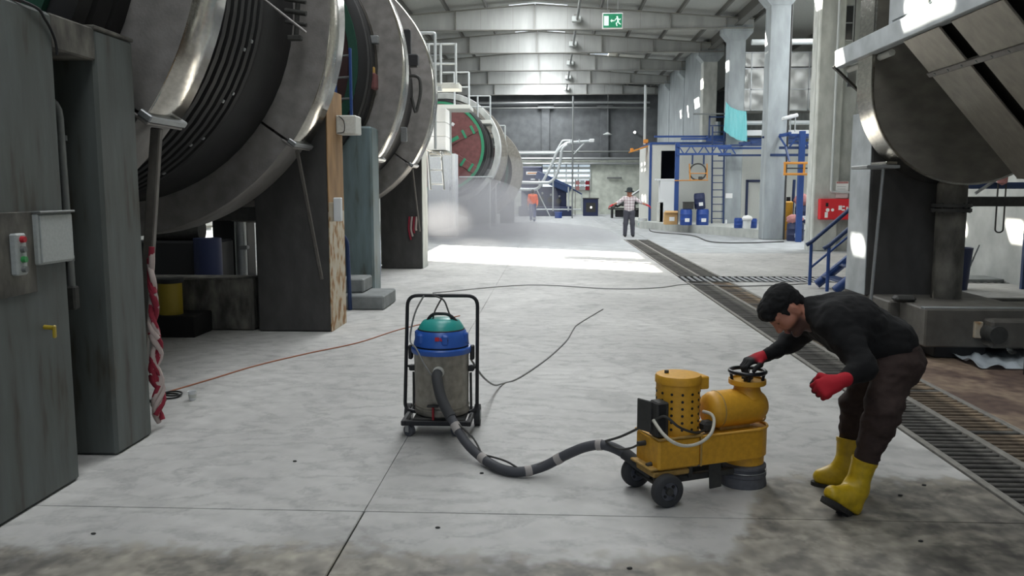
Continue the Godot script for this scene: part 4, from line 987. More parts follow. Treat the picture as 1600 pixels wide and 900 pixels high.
func build_right_bay() -> void:
	# raised floor strip with a slanting front
	var st := S(); prism(st, PackedVector2Array([Vector2(3.83, 36.3), Vector2(7.13, 28.9), Vector2(8.9, 28.9), Vector2(12.2, 28.9), Vector2(12.2, 41.7), Vector2(3.83, 41.7)]), 0.0, 0.3, Transform3D(Basis(Vector3(1, 0, 0), Vector3(0, 0, -1), Vector3(0, 1, 0)), Vector3.ZERO))
	tag(obj("raised_floor", st, M["column_cream"]), "low raised concrete floor in front of the white booth", "platform")
	# booth
	var t := thing("panel_booth", "white panel booth with blue corner trim and a dark doorway, right of the far end", "booth", Vector3(0, 0, 0))
	bx("front_panel", Vector3(4.55, 1.97, -37.2), Vector3(0.48, 3.34, 0.08), M["cream"], t); bx("front_panel", Vector3(8.8, 1.97, -37.2), Vector3(6.7, 3.34, 0.08), M["cream"], t); bx("over_panel", Vector3(5.12, 3.5, -37.2), Vector3(0.66, 0.28, 0.08), M["cream"], t); bx("under_panel", Vector3(5.12, 1.2, -37.2), Vector3(0.66, 1.8, 0.08), M["cream"], t)
	bx("side_panel", Vector3(4.35, 1.97, -39.4), Vector3(0.08, 3.34, 4.4), M["cream"], t); bx("room_back", Vector3(6.0, 1.97, -40.5), Vector3(3.2, 3.3, 0.08), M["blue_navy"], t); bx("room_top", Vector3(8.2, 3.66, -39.4), Vector3(7.8, 0.06, 4.4), M["cream"], t)
	for c in [[4.33, 1.97, -37.18, 0.1, 3.36, 0.1]]: bx("corner_trim", Vector3(c[0], c[1], c[2]), Vector3(c[3], c[4], c[5]), M["blue"], t)
	bx("top_trim", Vector3(8.2, 3.68, -37.17), Vector3(7.8, 0.1, 0.1), M["blue"], t); bx("side_top_trim", Vector3(4.33, 3.68, -39.4), Vector3(0.08, 0.08, 4.4), M["blue"], t)
	bx("door_frame", Vector3(8.54, 1.2, -37.12), Vector3(0.1, 1.8, 0.06), M["blue_navy"], t); bx("door_frame", Vector3(9.2, 2.05, -37.12), Vector3(1.3, 0.1, 0.06), M["blue_navy"], t)
	t = thing("white_partition", "white waist-high cabinet block in front of the dark doorway", "cabinet", Vector3(4.95, 0.3, -35.9)); bx("upper", Vector3(0, 0.9, 0), Vector3(0.75, 1.8, 0.5), M["white"], t, 0.01); bx("top_edge", Vector3(-0.06, 1.78, 0), Vector3(0.98, 0.08, 0.56), M["white"], t, 0.01); bx("lower_box", Vector3(-0.33, 0.42, 0.05), Vector3(0.22, 0.84, 0.4), M["cream"], t, 0.01)
	st = S(); box(st, Vector3(3.95, 3.5, -38.5), Vector3(0.9, 0.06, 0.9), 0.0, Basis(Vector3.BACK, 0.32)); box(st, Vector3(4.25, 3.85, -38.5), Vector3(0.2, 0.16, 0.3), 0.02); box(st, Vector3(3.62, 3.45, -38.4), Vector3(0.14, 0.16, 0.2), 0.02); tag(obj("orange_tray", st, M["orange_paint"]), "orange tilted tray on the booth's roof corner", "tray")
	rod_thing("white_pole", "thin pale pole above the booth corner", Vector3(4.25, 3.72, -39.0), Vector3(4.25, 6.4, -39.0), 0.06, "white_pipe", "pole")
	# blue rack: posts, trusses, rails, platform with ladder
	t = thing("blue_rack", "blue steel rack with lattice rails spanning the bay behind the columns", "rack", Vector3.ZERO)
	bx("post", Vector3(4.93, 1.9, -33.4), Vector3(0.16, 3.2, 0.16), M["blue"], t, 0.01)
	bx("post", Vector3(7.88, 1.75, -27.0), Vector3(0.17, 3.5, 0.17), M["blue"], t, 0.01)
	for r in [[4.9, 7.0, 3.05, -33.3], [4.9, 7.0, 3.36, -33.3], [6.6, 10.4, 3.02, -33.8], [6.6, 10.4, 3.3, -33.8], [5.3, 10.4, 3.74, -35.0], [7.2, 10.0, 3.38, -27.1], [7.2, 10.0, 2.98, -27.1], [7.2, 10.0, 2.8, -28.2], [4.33, 7.0, 3.9, -36.0]]:
		bx("rail", Vector3((r[0] + r[1]) / 2, r[2], r[3]), Vector3(r[1] - r[0], 0.08, 0.08), M["blue" if r[2] > 3.03 else "blue_dark"], t)
	for k in 9:
		var x := 4.95 + 0.25 * k
		bx("lattice", Vector3(x + 0.12, 3.2, -33.3), Vector3(0.04, 0.36, 0.04), M["blue"], t, 0, Basis(Vector3.BACK, 0.6 if k % 2 == 0 else -0.6))
	for k in 8: bx("lattice", Vector3(7.3 + 0.34 * k, 3.18, -27.1), Vector3(0.05, 0.42, 0.05), M["blue"], t, 0, Basis(Vector3.BACK, 0.6 if k % 2 == 0 else -0.6))
	for z in [-28.5, -30.2, -32.0, -33.5]: bx("cross_tie", Vector3(7.9, 3.4, z), Vector3(1.8, 0.07, 0.07), M["blue_dark"], t)
	for x in [7.5, 8.6]: bx("long_rail", Vector3(x, 3.42, -30.5), Vector3(0.08, 0.1, 7.0), M["blue"], t)
	t = thing("blue_platform", "small blue platform with guard rail and steel cylinder at the ladder's head", "platform", Vector3(6.75, 0, -35.0))
	bx("deck", Vector3(0, 3.74, 0), Vector3(0.75, 0.24, 0.6), M["blue"], t, 0.01)
	for x in [-0.36, 0.3]: bx("post", Vector3(x, 4.2, 0.28), Vector3(0.06, 0.9, 0.06), M["blue_dark"], t)
	bx("guard_rail", Vector3(-0.03, 4.6, 0.28), Vector3(0.72, 0.06, 0.06), M["blue_dark"], t); bx("guard_rail", Vector3(-0.03, 4.25, 0.28), Vector3(0.72, 0.04, 0.04), M["blue_dark"], t)
	st = S(); cyl(st, Vector3(0.02, 3.86, 0.05), Vector3(0.02, 4.42, 0.05), 0.12, 0.12, 16); obj("cylinder", st, M["galv"], t)
	t = thing("blue_ladder", "long dark blue ladder leaning up to the blue platform", "ladder", Vector3(6.75, 0.3, -34.5))
	for x in [-0.23, 0.24]: pipe("stile", [Vector3(x, 0, 0.18), Vector3(x - 0.04, 3.9, 0)], 0.035, M["blue_dark"], t, 6)
	for k in 13: rod("rung", Vector3(-0.25, 0.2 + 0.29 * k, 0.17 - 0.013 * k), Vector3(0.22, 0.2 + 0.29 * k, 0.17 - 0.013 * k), 0.02, M["blue_dark"], t, 6)
	rod_thing("guard_pipe", "thin grey rail left of the turquoise sheet", Vector3(5.7, 4.7, -34.5), Vector3(7.3, 4.7, -34.5), 0.03, "grey_pipe", "rail")
	# hoists with yellow frames
	t = thing("ring_hoist", "yellow hoist frame with a dark ring hanging under the blue lattice rail", "hoist", Vector3(5.73, 0, -33.3))
	for x in [-0.22, 0.22]: pipe("hanger", [Vector3(x, 3.05, 0), Vector3(x, 2.65, 0)], 0.035, M["blue_dark"], t, 6)
	pipe("ring", ring_pts(Vector3(0, 2.36, 0), 0.32, 24, Vector3.RIGHT, Vector3.UP), 0.03, M["iron"], t, 6, true)
	for s in [[-0.34, 2.68, -0.3, 2.05], [0.34, 2.68, 0.36, 2.1]]: pipe("frame", [Vector3(s[0], s[1], 0.04), Vector3(s[2], s[3], 0.04)], 0.025, M["orange_paint"], t, 6)
	pipe("frame", [Vector3(-0.9, 2.02, 0.04), Vector3(0.4, 2.04, 0.04)], 0.025, M["orange_paint"], t, 6); pipe("frame", [Vector3(-0.34, 2.3, 0.04), Vector3(0.36, 2.3, 0.04)], 0.02, M["orange_paint"], t, 6); bx("hook_block", Vector3(0.1, 2.12, 0.05), Vector3(0.16, 0.12, 0.1), M["iron"], t, 0.02)
	t = thing("bar_hoist", "yellow double bar lifting frame hanging between the two nearer columns", "hoist", Vector3(7.65, 0, -26.4))
	for x in [-0.3, 0.45]: pipe("hanger", [Vector3(x, 2.98, -0.5), Vector3(x, 2.5, 0)], 0.04, M["blue_dark"], t, 6)
	for y in [2.48, 2.14]: bx("bar", Vector3(0.05, y, 0), Vector3(1.05, 0.07, 0.07), M["orange_paint"], t, 0.008)
	for x in [-0.44, 0.15, 0.5]: bx("upright", Vector3(x, 2.3, 0), Vector3(0.06, 0.4, 0.06), M["orange_paint"], t, 0.006)
	bx("middle_bar", Vector3(0.05, 2.32, -0.02), Vector3(0.9, 0.04, 0.04), M["iron"], t); st = S(); cyl(st, Vector3(0.42, 2.15, 0.06), Vector3(0.42, 2.15, -0.06), 0.1, 0.1, 14); obj("roller", st, M["orange_paint"], t)
	# barrels, cans, boxes
	barrel("blue barrel with a small label, left one of the two beside the cardboard box", Vector3(5.22, 0.3, -32.7), 0.23, 0.62, "blue_plastic")
	var g := thing("crate", "dark grey crate standing on the left blue barrel", "crate", Vector3(5.3, 0.92, -32.75)); bx("box", Vector3(0, 0.12, 0), Vector3(0.38, 0.24, 0.34), M["iron"], g, 0.01); bx("lid", Vector3(0, 0.26, 0), Vector3(0.4, 0.04, 0.36), M["iron"], g, 0.01)
	barrel("blue barrel with a white label carrying a second barrel, next to the ladder", Vector3(5.86, 0.3, -32.75), 0.24, 0.62, "blue_plastic")
	barrel("dark blue barrel tilted on top of another one beside the ladder", Vector3(5.76, 0.93, -32.75), 0.21, 0.6, "blue_navy", true, 0.1)
	var cb := thing("cardboard_box", "brown cardboard box on the raised floor in front of the white cabinet", "box", Vector3(4.7, 0.3, -33.3)); bx("body", Vector3(0, 0.24, 0), Vector3(0.5, 0.48, 0.42), M["cardboard"], cb, 0.008); bx("label", Vector3(0.03, 0.22, 0.212), Vector3(0.2, 0.16, 0.006), M["paper"], cb); bx("flap", Vector3(0, 0.5, 0.24), Vector3(0.5, 0.02, 0.14), M["cardboard"], cb, 0.0, Basis(Vector3.RIGHT, 0.5))
	barrel("blue can left of the white canister by the tall column", Vector3(6.68, 0.3, -30.2), 0.15, 0.36, "blue_plastic", false)
	barrel("blue can half hidden by the tall column, right of the white canister", Vector3(7.2, 0.3, -30.2), 0.14, 0.34, "blue_plastic", false)
	t = thing("canister", "white plastic canister with a loose cover between two blue cans", "canister", Vector3(6.9, 0.3, -29.8)); st = S(); lathe(st, [Vector2(0, 0), Vector2(0.12, 0), Vector2(0.14, 0.3), Vector2(0.13, 0.36), Vector2(0, 0.36)], Transform3D(), 18); obj("body", st, M["white"], t); st = S(); lathe(st, [Vector2(0.17, 0.3), Vector2(0.19, 0.36), Vector2(0.14, 0.44), Vector2(0, 0.47)], Transform3D(), 14); obj("cover", st, M["paper"], t)
	tag(bx("small_bottle", Vector3(6.95, 0.39, -33.6), Vector3(0.07, 0.18, 0.07), M["white"], null, 0.02), "tiny white bottle at the foot of the blue ladder", "bottle")
	barrel("navy barrel with a white label at the tall column's foot", Vector3(7.95, 0.0, -27.6), 0.27, 0.6, "blue_navy")
	t = thing("rag_bundle", "pinkish bundle of rags on the navy barrel", "bundle", Vector3(7.9, 0.6, -27.55)); lump(t, "cloth", Vector3(0, 0.1, 0), Vector3(0.26, 0.16, 0.22), "cloth_pink", 3)
	barrel("navy barrel with a white label set higher on a stand behind the blue post", Vector3(8.35, 0.56, -28.2), 0.26, 0.58, "blue_navy")
	t = thing("rag_bundle", "brown cloth bundle on the raised navy barrel", "bundle", Vector3(8.3, 1.14, -28.2)); lump(t, "cloth", Vector3(0, 0.17, 0), Vector3(0.24, 0.22, 0.2), "cloth_pink", 9)
	t = thing("barrel_stand", "grey frame stand under the raised navy barrel", "stand", Vector3(8.3, 0, -28.2))
	for x in [-0.25, 0.25]:
		for z in [-0.2, 0.2]: bx("leg", Vector3(x, 0.27, z), Vector3(0.05, 0.54, 0.05), M["steel_edge"], t)
	bx("top", Vector3(0, 0.54, 0), Vector3(0.62, 0.04, 0.54), M["steel_edge"], t); pipe("brace", [Vector3(-0.25, 0.05, 0.22), Vector3(0.25, 0.5, 0.22)], 0.02, M["steel_edge"], t, 6)
	t = thing("yellow_machine", "upright yellow motor housing between the navy barrels", "machine", Vector3(7.95, 0, -28.6)); bx("body", Vector3(0, 0.78, 0), Vector3(0.3, 1.0, 0.3), M["yellow"], t, 0.04); bx("base", Vector3(0, 0.15, 0), Vector3(0.4, 0.3, 0.4), M["cardboard"], t, 0.02); rod("cap", Vector3(0.02, 1.28, 0), Vector3(0.02, 1.42, 0), 0.07, M["black"], t, 12); rod("mast", Vector3(0.18, 0.3, -0.1), Vector3(0.22, 2.0, -0.1), 0.05, M["blue_dark"], t)
	# turquoise sheet
	st = S(); var top := [Vector3(6.94, 5.16, -34.3), Vector3(7.12, 4.95, -34.25), Vector3(7.4, 4.82, -34.2), Vector3(7.74, 4.76, -34.15)]
	var bot := [Vector3(6.84, 4.02, -34.1), Vector3(7.1, 3.78, -33.95), Vector3(7.4, 3.62, -33.9), Vector3(7.76, 3.56, -33.95)]
	var grid := []
	for i in 25:
		var u := i / 24.0 * 3.0; var k := mini(int(u), 2); var f := u - k
		var a: Vector3 = top[k].lerp(top[k + 1], f); var b: Vector3 = bot[k].lerp(bot[k + 1], f)
		var col := []
		for j in 15:
			var v := j / 14.0
			col.append(a.lerp(b, v) + Vector3(0, 0, 0.05 * v * sin(i * 1.1 + v * 2.0) + 0.02 * sin(i * 2.3)))
		grid.append(col)
	gid += 1; st.set_smooth_group(gid)
	for i in 24:
		for j in 14: quad(st, grid[i][j + 1], grid[i + 1][j + 1], grid[i + 1][j], grid[i][j])
	tag(obj("plastic_sheet", st, M["tarp"]), "turquoise plastic sheet hung on the column above the blue rails", "sheet")
	# duct and high pipes
	t = thing("clad_duct", "big wavy reflecting metal duct high behind the columns", "duct", Vector3(9.95, 6.2, -37.2))
	for y in [0.9, 0.1, -0.75]: bx("panel", Vector3(0, y, 0), Vector3(4.5, [0.58, 0.0, 0.0][0] if y > 0.5 else 0.84, 1.6), M["clad"], t, 0.01)
	for y in [1.2, 0.54, -0.32, -1.18]: bx("seam", Vector3(0, y, 0.81), Vector3(4.5, 0.05, 0.03), M["galv"], t)
	for x in [-1.55, -0.35, 0.85]: bx("seam", Vector3(x, 0, 0.81), Vector3(0.05, 2.4, 0.03), M["galv"], t)
	rod_thing("steam_pipe", "pale lagged pipe crossing high between the two nearer columns", Vector3(6.9, 6.74, -30.0), Vector3(12.2, 6.74, -30.0), 0.1, "white_pipe", "pipe")
	rod_thing("steam_pipe", "white pipe crossing above the blue rails behind the columns", Vector3(7.7, 4.35, -34.6), Vector3(12.2, 4.35, -34.6), 0.09, "white_pipe", "pipe")
	bx_thing("white_beam", "white beam just above the blue rack between the nearer columns", Vector3(10.0, 3.95, -34.7), Vector3(4.4, 0.22, 0.2), "white", "beam")
	t = thing("floodlight", "white floodlight reflector above the blue rack between the two nearer columns", "lamp", Vector3(7.47, 3.93, -27.0)); bx("shade", Vector3(0, 0, 0), Vector3(0.46, 0.12, 0.3), M["white"], t, 0.03, Basis(Vector3.BACK, 0.25)); bx("bracket", Vector3(0.15, 0.12, -0.1), Vector3(0.3, 0.03, 0.06), M["iron"], t); for x in [0.05, 0.2]: rod("stem", Vector3(x, -0.45, -0.1), Vector3(x, 0.1, -0.1), 0.02, M["white_pipe"], t)
	# column fittings
	t = thing("fire_cabinet", "red fire hose cabinet with white marks on the wide grey column", "fire cabinet", Vector3(7.66, 1.14, -22.93))
	bx("body", Vector3(0, 0, 0.05), Vector3(0.94, 0.56, 0.2), M["red_box"], t, 0.015); bx("door", Vector3(0.0, 0, 0.155), Vector3(0.88, 0.5, 0.012), M["red_box"], t, 0.004)
	st = S(); box(st, Vector3(-0.29, 0.12, 0.164), Vector3(0.07, 0.1, 0.006)); obj("black_mark", st, M["black"], t)
	st_cyl("gauge", Vector3(-0.27, -0.02, 0.16), Vector3(-0.27, -0.02, 0.168), 0.05, "paper", t); st_cyl("gauge", Vector3(-0.14, -0.02, 0.16), Vector3(-0.14, -0.02, 0.168), 0.04, "paper", t)
	for q in [[-0.3, -0.15, 0.08, 0.15], [0.06, 0.04, 0.09, 0.12], [0.15, 0.07, 0.06, 0.04], [0.14, -0.02, 0.08, 0.04], [0.24, 0.03, 0.04, 0.08]]: bx("white_mark", Vector3(q[0], q[1], 0.164), Vector3(q[2], q[3], 0.006), M["paper"], t)
	t = thing("notice", "white notice with a pink top band above the fire cabinet", "notice", Vector3(7.8, 1.66, -22.93)); bx("sheet", Vector3.ZERO, Vector3(0.33, 0.44, 0.01), M["paper"], t); bx("band", Vector3(0, 0.19, 0.006), Vector3(0.31, 0.05, 0.006), M["cloth_pink"], t)
	for k in 4: bx("text_line", Vector3(-0.02, 0.08 - 0.06 * k, 0.006), Vector3(0.24 - 0.03 * (k % 2), 0.012, 0.004), M["grey_box"], t)
	tag(pipe("water_pipe", rounded([Vector3(7.5, 8.5, -22.88), Vector3(7.5, 1.6, -22.88), Vector3(8.05, 1.58, -22.88), Vector3(8.05, 1.2, -22.88)], 0.08), 0.035, M["white_pipe"]), "pale water pipe running down the wide column to the fire cabinet", "pipe")
	tag(rod("down_pipe", Vector3(7.75, 0.0, -28.2), Vector3(7.75, 8.2, -28.2), 0.03, M["iron"]), "thin dark pipe down the right edge of the tall pale column", "pipe")
	window_z("window_4", 7.85, -23.13, 5.6, 6.5, 0.22)
	tag(bx("paper_sheet", Vector3(7.22, 1.42, -34.5), Vector3(0.28, 0.2, 0.01), M["paper"], null), "small white paper stuck on the turquoise-sheet column", "paper")

func window_z(called: String, x: float, z: float, y0: float, y1: float, w: float) -> void:   # a narrow window in the cross wall: frame and dark panes
	var st := S()
	for s in [-1, 1]: box(st, Vector3(x + s * w / 2, (y0 + y1) / 2, z), Vector3(0.03, y1 - y0, 0.05))
	for y in [y0, (y0 + y1) / 2, y1]: box(st, Vector3(x, y, z), Vector3(w, 0.03, 0.05))
	var o := obj(called, st, M["galv"]); struct(o)
	for k in 2:
		st = S(); box(st, Vector3(x, lerpf(y0, y1, 0.25 + 0.5 * k), z), Vector3(w, (y1 - y0) / 2, 0.02)); obj("pane", st, M["black_gloss"], o)

func rod_thing(called: String, label: String, a: Vector3, b: Vector3, r: float, m: String, cat: String) -> void:
	tag(rod(called, a, b, r, M[m], null, 12), label, cat)

func bx_thing(called: String, label: String, c: Vector3, s: Vector3, m: String, cat: String) -> void:
	tag(bx(called, c, s, M[m], null, 0.01), label, cat)

func lump(parent: Node3D, called: String, c: Vector3, r: Vector3, m: String, sd: int) -> void:   # an uneven rounded heap
	var n := FastNoiseLite.new(); n.seed = sd; n.frequency = 1.3
	var st := S(); gid += 1; st.set_smooth_group(gid)
	var P := []
	for j in 11:
		var row := []
		for i in 18:
			var th := PI * j / 10.0; var ph := TAU * i / 18.0
			var d := Vector3(sin(th) * cos(ph), cos(th), sin(th) * sin(ph))
			row.append(c + d * r * (1.0 + 0.45 * n.get_noise_3dv(d * 2.0)))
		P.append(row)
	for j in 10:
		for i in 18:
			var k := (i + 1) % 18
			oquad(st, P[j][i], P[j][k], P[j + 1][k], P[j + 1][i], c)
	obj(called, st, M[m], parent)

# ---------- the far end ----------
func build_back() -> void:
	# pipes along the end wall
	for p in [[7.55, 0.09, "white pipe along the top of the dark end wall"], [7.2, 0.06, "lower grey pipe along the top of the dark end wall"], [4.25, 0.07, "dark pipe across the middle of the end wall"], [3.78, 0.1, "pale pipe above the tiled part of the end wall"], [3.45, 0.08, "second pale pipe above the tiled part of the end wall"]]:
		tag(rod("wall_pipe", Vector3(-8.5, p[0], -57.75), Vector3(6.6, p[0], -57.75), p[1], M["galv" if p[2].begins_with("white") or p[2].contains("pale") else "grey_pipe"], null, 10), p[2], "pipe")
	# daylight slots with shelves in the tiled wall
	var t := thing("louvre_window", "bright slatted window strip at the far end wall", "window", Vector3(1.0, 2.6, -57.98))
	bx("frame", Vector3.ZERO, Vector3(3.4, 1.9, 0.06), M["grey_box"], t)
	var lw := StandardMaterial3D.new(); lw.albedo_color = Color("eef4f8"); lw.emission_enabled = true; lw.emission = Color(0.85, 0.93, 1.0); lw.emission_energy_multiplier = 0.9
	for k in 5:
		for i in 4: bx("slat_pane", Vector3(-1.25 + 0.83 * i, 0.72 - 0.34 * k, 0.04), Vector3(0.74, 0.16, 0.02), lw, t)
	# monorail conveyor
	t = thing("hide_conveyor", "white tubular overhead conveyor track curving up at the far end", "conveyor", Vector3(0, 0, -50))
	pipe("lower_track", spline([Vector3(-2.1, 1.7, 0), Vector3(-1.3, 1.68, 0), Vector3(-0.85, 1.75, 0), Vector3(-0.5, 2.2, 0), Vector3(0.0, 3.2, 0), Vector3(0.35, 3.95, 0), Vector3(0.8, 4.35, 0), Vector3(1.3, 4.45, 0), Vector3(2.4, 4.52, 0)], 6), 0.09, M["white_pipe"], t, 10)
	pipe("upper_track", spline([Vector3(-2.0, 2.1, 0.6), Vector3(-0.6, 2.08, 0.6), Vector3(-0.05, 2.15, 0.6), Vector3(0.3, 2.6, 0.6), Vector3(0.5, 3.4, 0.6), Vector3(0.6, 4.0, 0.6), Vector3(0.9, 4.3, 0.6)], 6), 0.09, M["white_pipe"], t, 10)
	pipe("support_frame", rounded([Vector3(-2.6, 3.85, -0.8), Vector3(0.2, 3.85, -0.8), Vector3(0.65, 4.6, -0.8), Vector3(1.25, 4.6, -0.8)], 0.1), 0.07, M["white_pipe"], t)
	for x in [-0.75, 0.2, 1.1, 1.6]: rod("hanger", Vector3(x, 4.4 if x > 0.5 else 1.9 + maxf(0, x) * 2, 0.3), Vector3(x, 4.62 if x > 0.5 else 2.3 + maxf(0, x) * 3, 0.3), 0.035, M["white_pipe"], t)
	bx("end_bracket", Vector3(2.35, 4.55, 0), Vector3(0.3, 0.2, 0.3), M["white"], t, 0.03); pipe("brace", [Vector3(1.25, 3.7, 0), Vector3(1.9, 4.4, 0)], 0.05, M["white_pipe"], t)
	for p in [[0.08, 0.4, 2.2], [1.0, 0.4, 1.85], [1.8, 0.4, 1.4]]: rod("leg", Vector3(p[0], p[1], 0), Vector3(p[0], p[2], 0), 0.045, M["white_pipe"], t)
	rod("base_rail", Vector3(-1.4, 0.5, 0), Vector3(1.8, 0.5, 0), 0.04, M["white_pipe"], t); pipe("top_rail", [Vector3(0.08, 2.2, 0), Vector3(1.0, 1.85, 0), Vector3(1.8, 1.4, 0)], 0.04, M["blue_dark"], t); pipe("diagonal", [Vector3(-0.9, 1.7, 0.4), Vector3(-0.1, 0.1, 0.4)], 0.035, M["white_pipe"], t)
	rod("tall_pole", Vector3(1.22, 0.0, 0.4), Vector3(1.22, 7.1, 0.4), 0.05, M["galv"], t, 10)
	# blue and dark machinery under it
	t = thing("pressing_machine", "dark blue machine under the white conveyor at the far end", "machine", Vector3(-0.6, 0, -54))
	bx("base", Vector3(0.2, 0.3, 0), Vector3(3.4, 0.6, 1.6), M["blue_navy"], t, 0.03); bx("body", Vector3(0.1, 1.2, -0.2), Vector3(2.9, 1.3, 1.2), M["blue_navy"], t, 0.05); bx("head", Vector3(-0.75, 2.5, -0.2), Vector3(1.5, 1.3, 1.1), M["blue_navy"], t, 0.05)
	bx("chute", Vector3(0.7, 2.15, 0.3), Vector3(2.4, 0.5, 0.9), M["blue_dark"], t, 0.03, Basis(Vector3.BACK, -0.42))
	for k in 4:
		st_cyl("roller", Vector3(-0.6 + 0.55 * k, 1.2 - 0.08 * k, 0.45), Vector3(-0.6 + 0.55 * k, 1.2 - 0.08 * k, 0.6), 0.17, "iron", t)
		bx("clamp", Vector3(-0.55 + 0.55 * k, 1.55 - 0.1 * k, 0.47), Vector3(0.12, 0.14, 0.1), M["galv"], t, 0.02)
	bx("name_board", Vector3(-0.65, 2.72, 0.45), Vector3(0.78, 0.2, 0.03), M["paper"], t); bx("red_print", Vector3(-0.65, 2.72, 0.468), Vector3(0.6, 0.07, 0.006), M["orange_paint"], t); bx("work_lamp", Vector3(-0.6, 2.32, 0.5), Vector3(0.3, 0.07, 0.1), M["white"], t, 0.02)
	bx("side_tank", Vector3(-1.6, 1.55, 0.2), Vector3(0.5, 0.22, 0.5), M["white"], t, 0.05)
	t = thing("dark_cabinet", "dark square cabinet with a small light spot right of the blue machine", "cabinet", Vector3(2.5, 0, -54)); bx("body", Vector3(0, 0.55, 0), Vector3(0.95, 1.1, 0.8), M["blue_navy"], t, 0.02); bx("lid", Vector3(0, 1.12, 0), Vector3(1.05, 0.06, 0.9), M["iron"], t, 0.01); bx("panel", Vector3(0, 0.55, 0.41), Vector3(0.6, 0.6, 0.02), M["iron"], t); st_cyl("light_spot", Vector3(0.02, 0.55, 0.42), Vector3(0.02, 0.55, 0.45), 0.06, "lamp_dot", t)
	t = thing("stacked_shelf", "shelf of mixed boxes in front of the bright slatted window", "shelf", Vector3(2.05, 0, -56)); for y in [1.6, 1.95, 2.3]: bx("board", Vector3(0, y, 0), Vector3(1.0, 0.04, 0.5), M["steel_edge"], t)
	for k in 6: bx("carton", Vector3(-0.35 + 0.34 * (k % 3), 1.78 + 0.35 * (k / 3), 0.05), Vector3(0.28, 0.26, 0.3), M[["cloth_pink", "grey_box", "red_dark"][k % 3]], t, 0.01)
	for x in [-0.48, 0.48]: bx("upright", Vector3(x, 1.2, 0), Vector3(0.05, 2.4, 0.5), M["steel_edge"], t)
	t = thing("blue_crate", "small blue crate on the floor by the conveyor legs", "crate", Vector3(0.4, 0, -49.6)); bx("body", Vector3(0, 0.17, 0), Vector3(0.42, 0.34, 0.36), M["blue_plastic"], t, 0.02); bx("rim", Vector3(0, 0.35, 0), Vector3(0.48, 0.04, 0.42), M["blue_plastic"], t, 0.01)
	t = thing("scrap_table", "grey work table heaped with machine parts left of the booth", "table", Vector3(4.5, 0, -50))
	bx("top", Vector3(-0.1, 0.55, 0), Vector3(2.0, 0.08, 0.9), M["iron"], t, 0.01)
	for x in [-0.9, 0.7]: bx("leg", Vector3(x, 0.26, 0), Vector3(0.1, 0.52, 0.8), M["black"], t)
	bx("dark_box", Vector3(0, 0.27, 0), Vector3(1.4, 0.42, 0.6), M["black"], t, 0.02)
	for k in 7: bx("part", Vector3(-0.85 + 0.28 * k, 0.68 + 0.05 * (k % 3) + 0.045 * k, -0.1 + 0.1 * (k % 2)), Vector3(0.3, 0.2 + 0.03 * k, 0.28), M[["grey_pipe", "iron", "galv"][k % 3]], t, 0.05, Basis(Vector3(0.3, 0.4, 1).normalized(), 0.5 * k))
	pipe("slanting_pipe", [Vector3(-0.6, 0.75, 0.2), Vector3(0.7, 1.65, 0.1)], 0.06, M["galv"], t)
	tag(bx("tube_lamp", Vector3(4.3, 2.48, -57.9), Vector3(1.0, 0.12, 0.1), M["grey_pipe"], null, 0.02), "unlit tube lamp fitting low on the pale end wall", "lamp")
	t = thing("wall_spot", "tiny bright round lamp high on the dark end wall", "lamp", Vector3(5.62, 5.55, -57.9)); st_cyl("housing", Vector3(0, 0, -0.2), Vector3(0, 0, 0.1), 0.1, "grey_pipe", t)
	st_cyl("bulb", Vector3(0, 0, 0.1), Vector3(0, 0, 0.2), 0.08, "lamp_dot", t)
	var l := OmniLight3D.new(); l.name = "wall_spot_light"; add_child(l); l.position = Vector3(5.62, 5.55, -57.6); l.light_energy = 0.4; l.light_size = 0.08; l.omni_range = 30; l.shadow_enabled = true
	t = thing("pendant_lamp", "small flat lamp hanging on a thin cord before the dark end wall", "lamp", Vector3(3.4, 5.05, -52)); rod("cord", Vector3(0, 0, 0), Vector3(0, 3.85, 0), 0.012, M["grey_pipe"], t, 5); var st := S(); lathe(st, [Vector2(0.03, 0.12), Vector2(0.28, 0.0), Vector2(0.27, -0.03), Vector2(0, 0.02)], Transform3D(), 16); obj("shade", st, M["grey_box"], t)
	t = thing("bucket", "white bucket with a greenish band behind the person with outstretched arms", "bucket", Vector3(4.0, 0, -36.9)); st = S(); lathe(st, [Vector2(0, 0), Vector2(0.16, 0), Vector2(0.2, 0.4), Vector2(0.21, 0.42), Vector2(0.18, 0.42), Vector2(0.15, 0.05), Vector2(0, 0.05)], Transform3D(), 18); obj("body", st, M["white"], t); st = S(); lathe(st, [Vector2(0.172, 0.08), Vector2(0.188, 0.2)], Transform3D(), 18); obj("band", st, M["vac_teal"], t)
	# dust whirled up by the sweeping, drifting in the sun
	for f in [[Vector3(-2.7, 0.75, -28.6), Vector3(4.4, 2.7, 8.5), 0.17], [Vector3(-0.9, 0.1, -27.4), Vector3(6.4, 1.0, 7.0), 0.2], [Vector3(-1.9, 0.9, -33.5), Vector3(4.5, 4.2, 9.0), 0.05]]:
		var fog := FogVolume.new(); fog.name = numbered("dust_cloud"); fog.shape = RenderingServer.FOG_VOLUME_SHAPE_ELLIPSOID; fog.size = f[1]; fog.position = f[0]
		var fm := FogMaterial.new(); fm.density = f[2]; fm.albedo = Color(0.99, 0.99, 1.0); fog.material = fm; fog.set_meta("kind", "stuff")
		tag(fog, "low flat dust cloud on the floor behind the sunlit patch" if f[0].x > -1.2 else "pale dust cloud rising in front of the white cabinet" if f[0].x < -2.5 else "thinner dust veil in front of the far guard rings", "dust"); add_child(fog)

func st_cyl(called: String, a: Vector3, b: Vector3, r: float, m: String, parent: Node3D) -> void:
	var st := S(); cyl(st, a, b, r, r, 16); obj(called, st, M[m], parent)

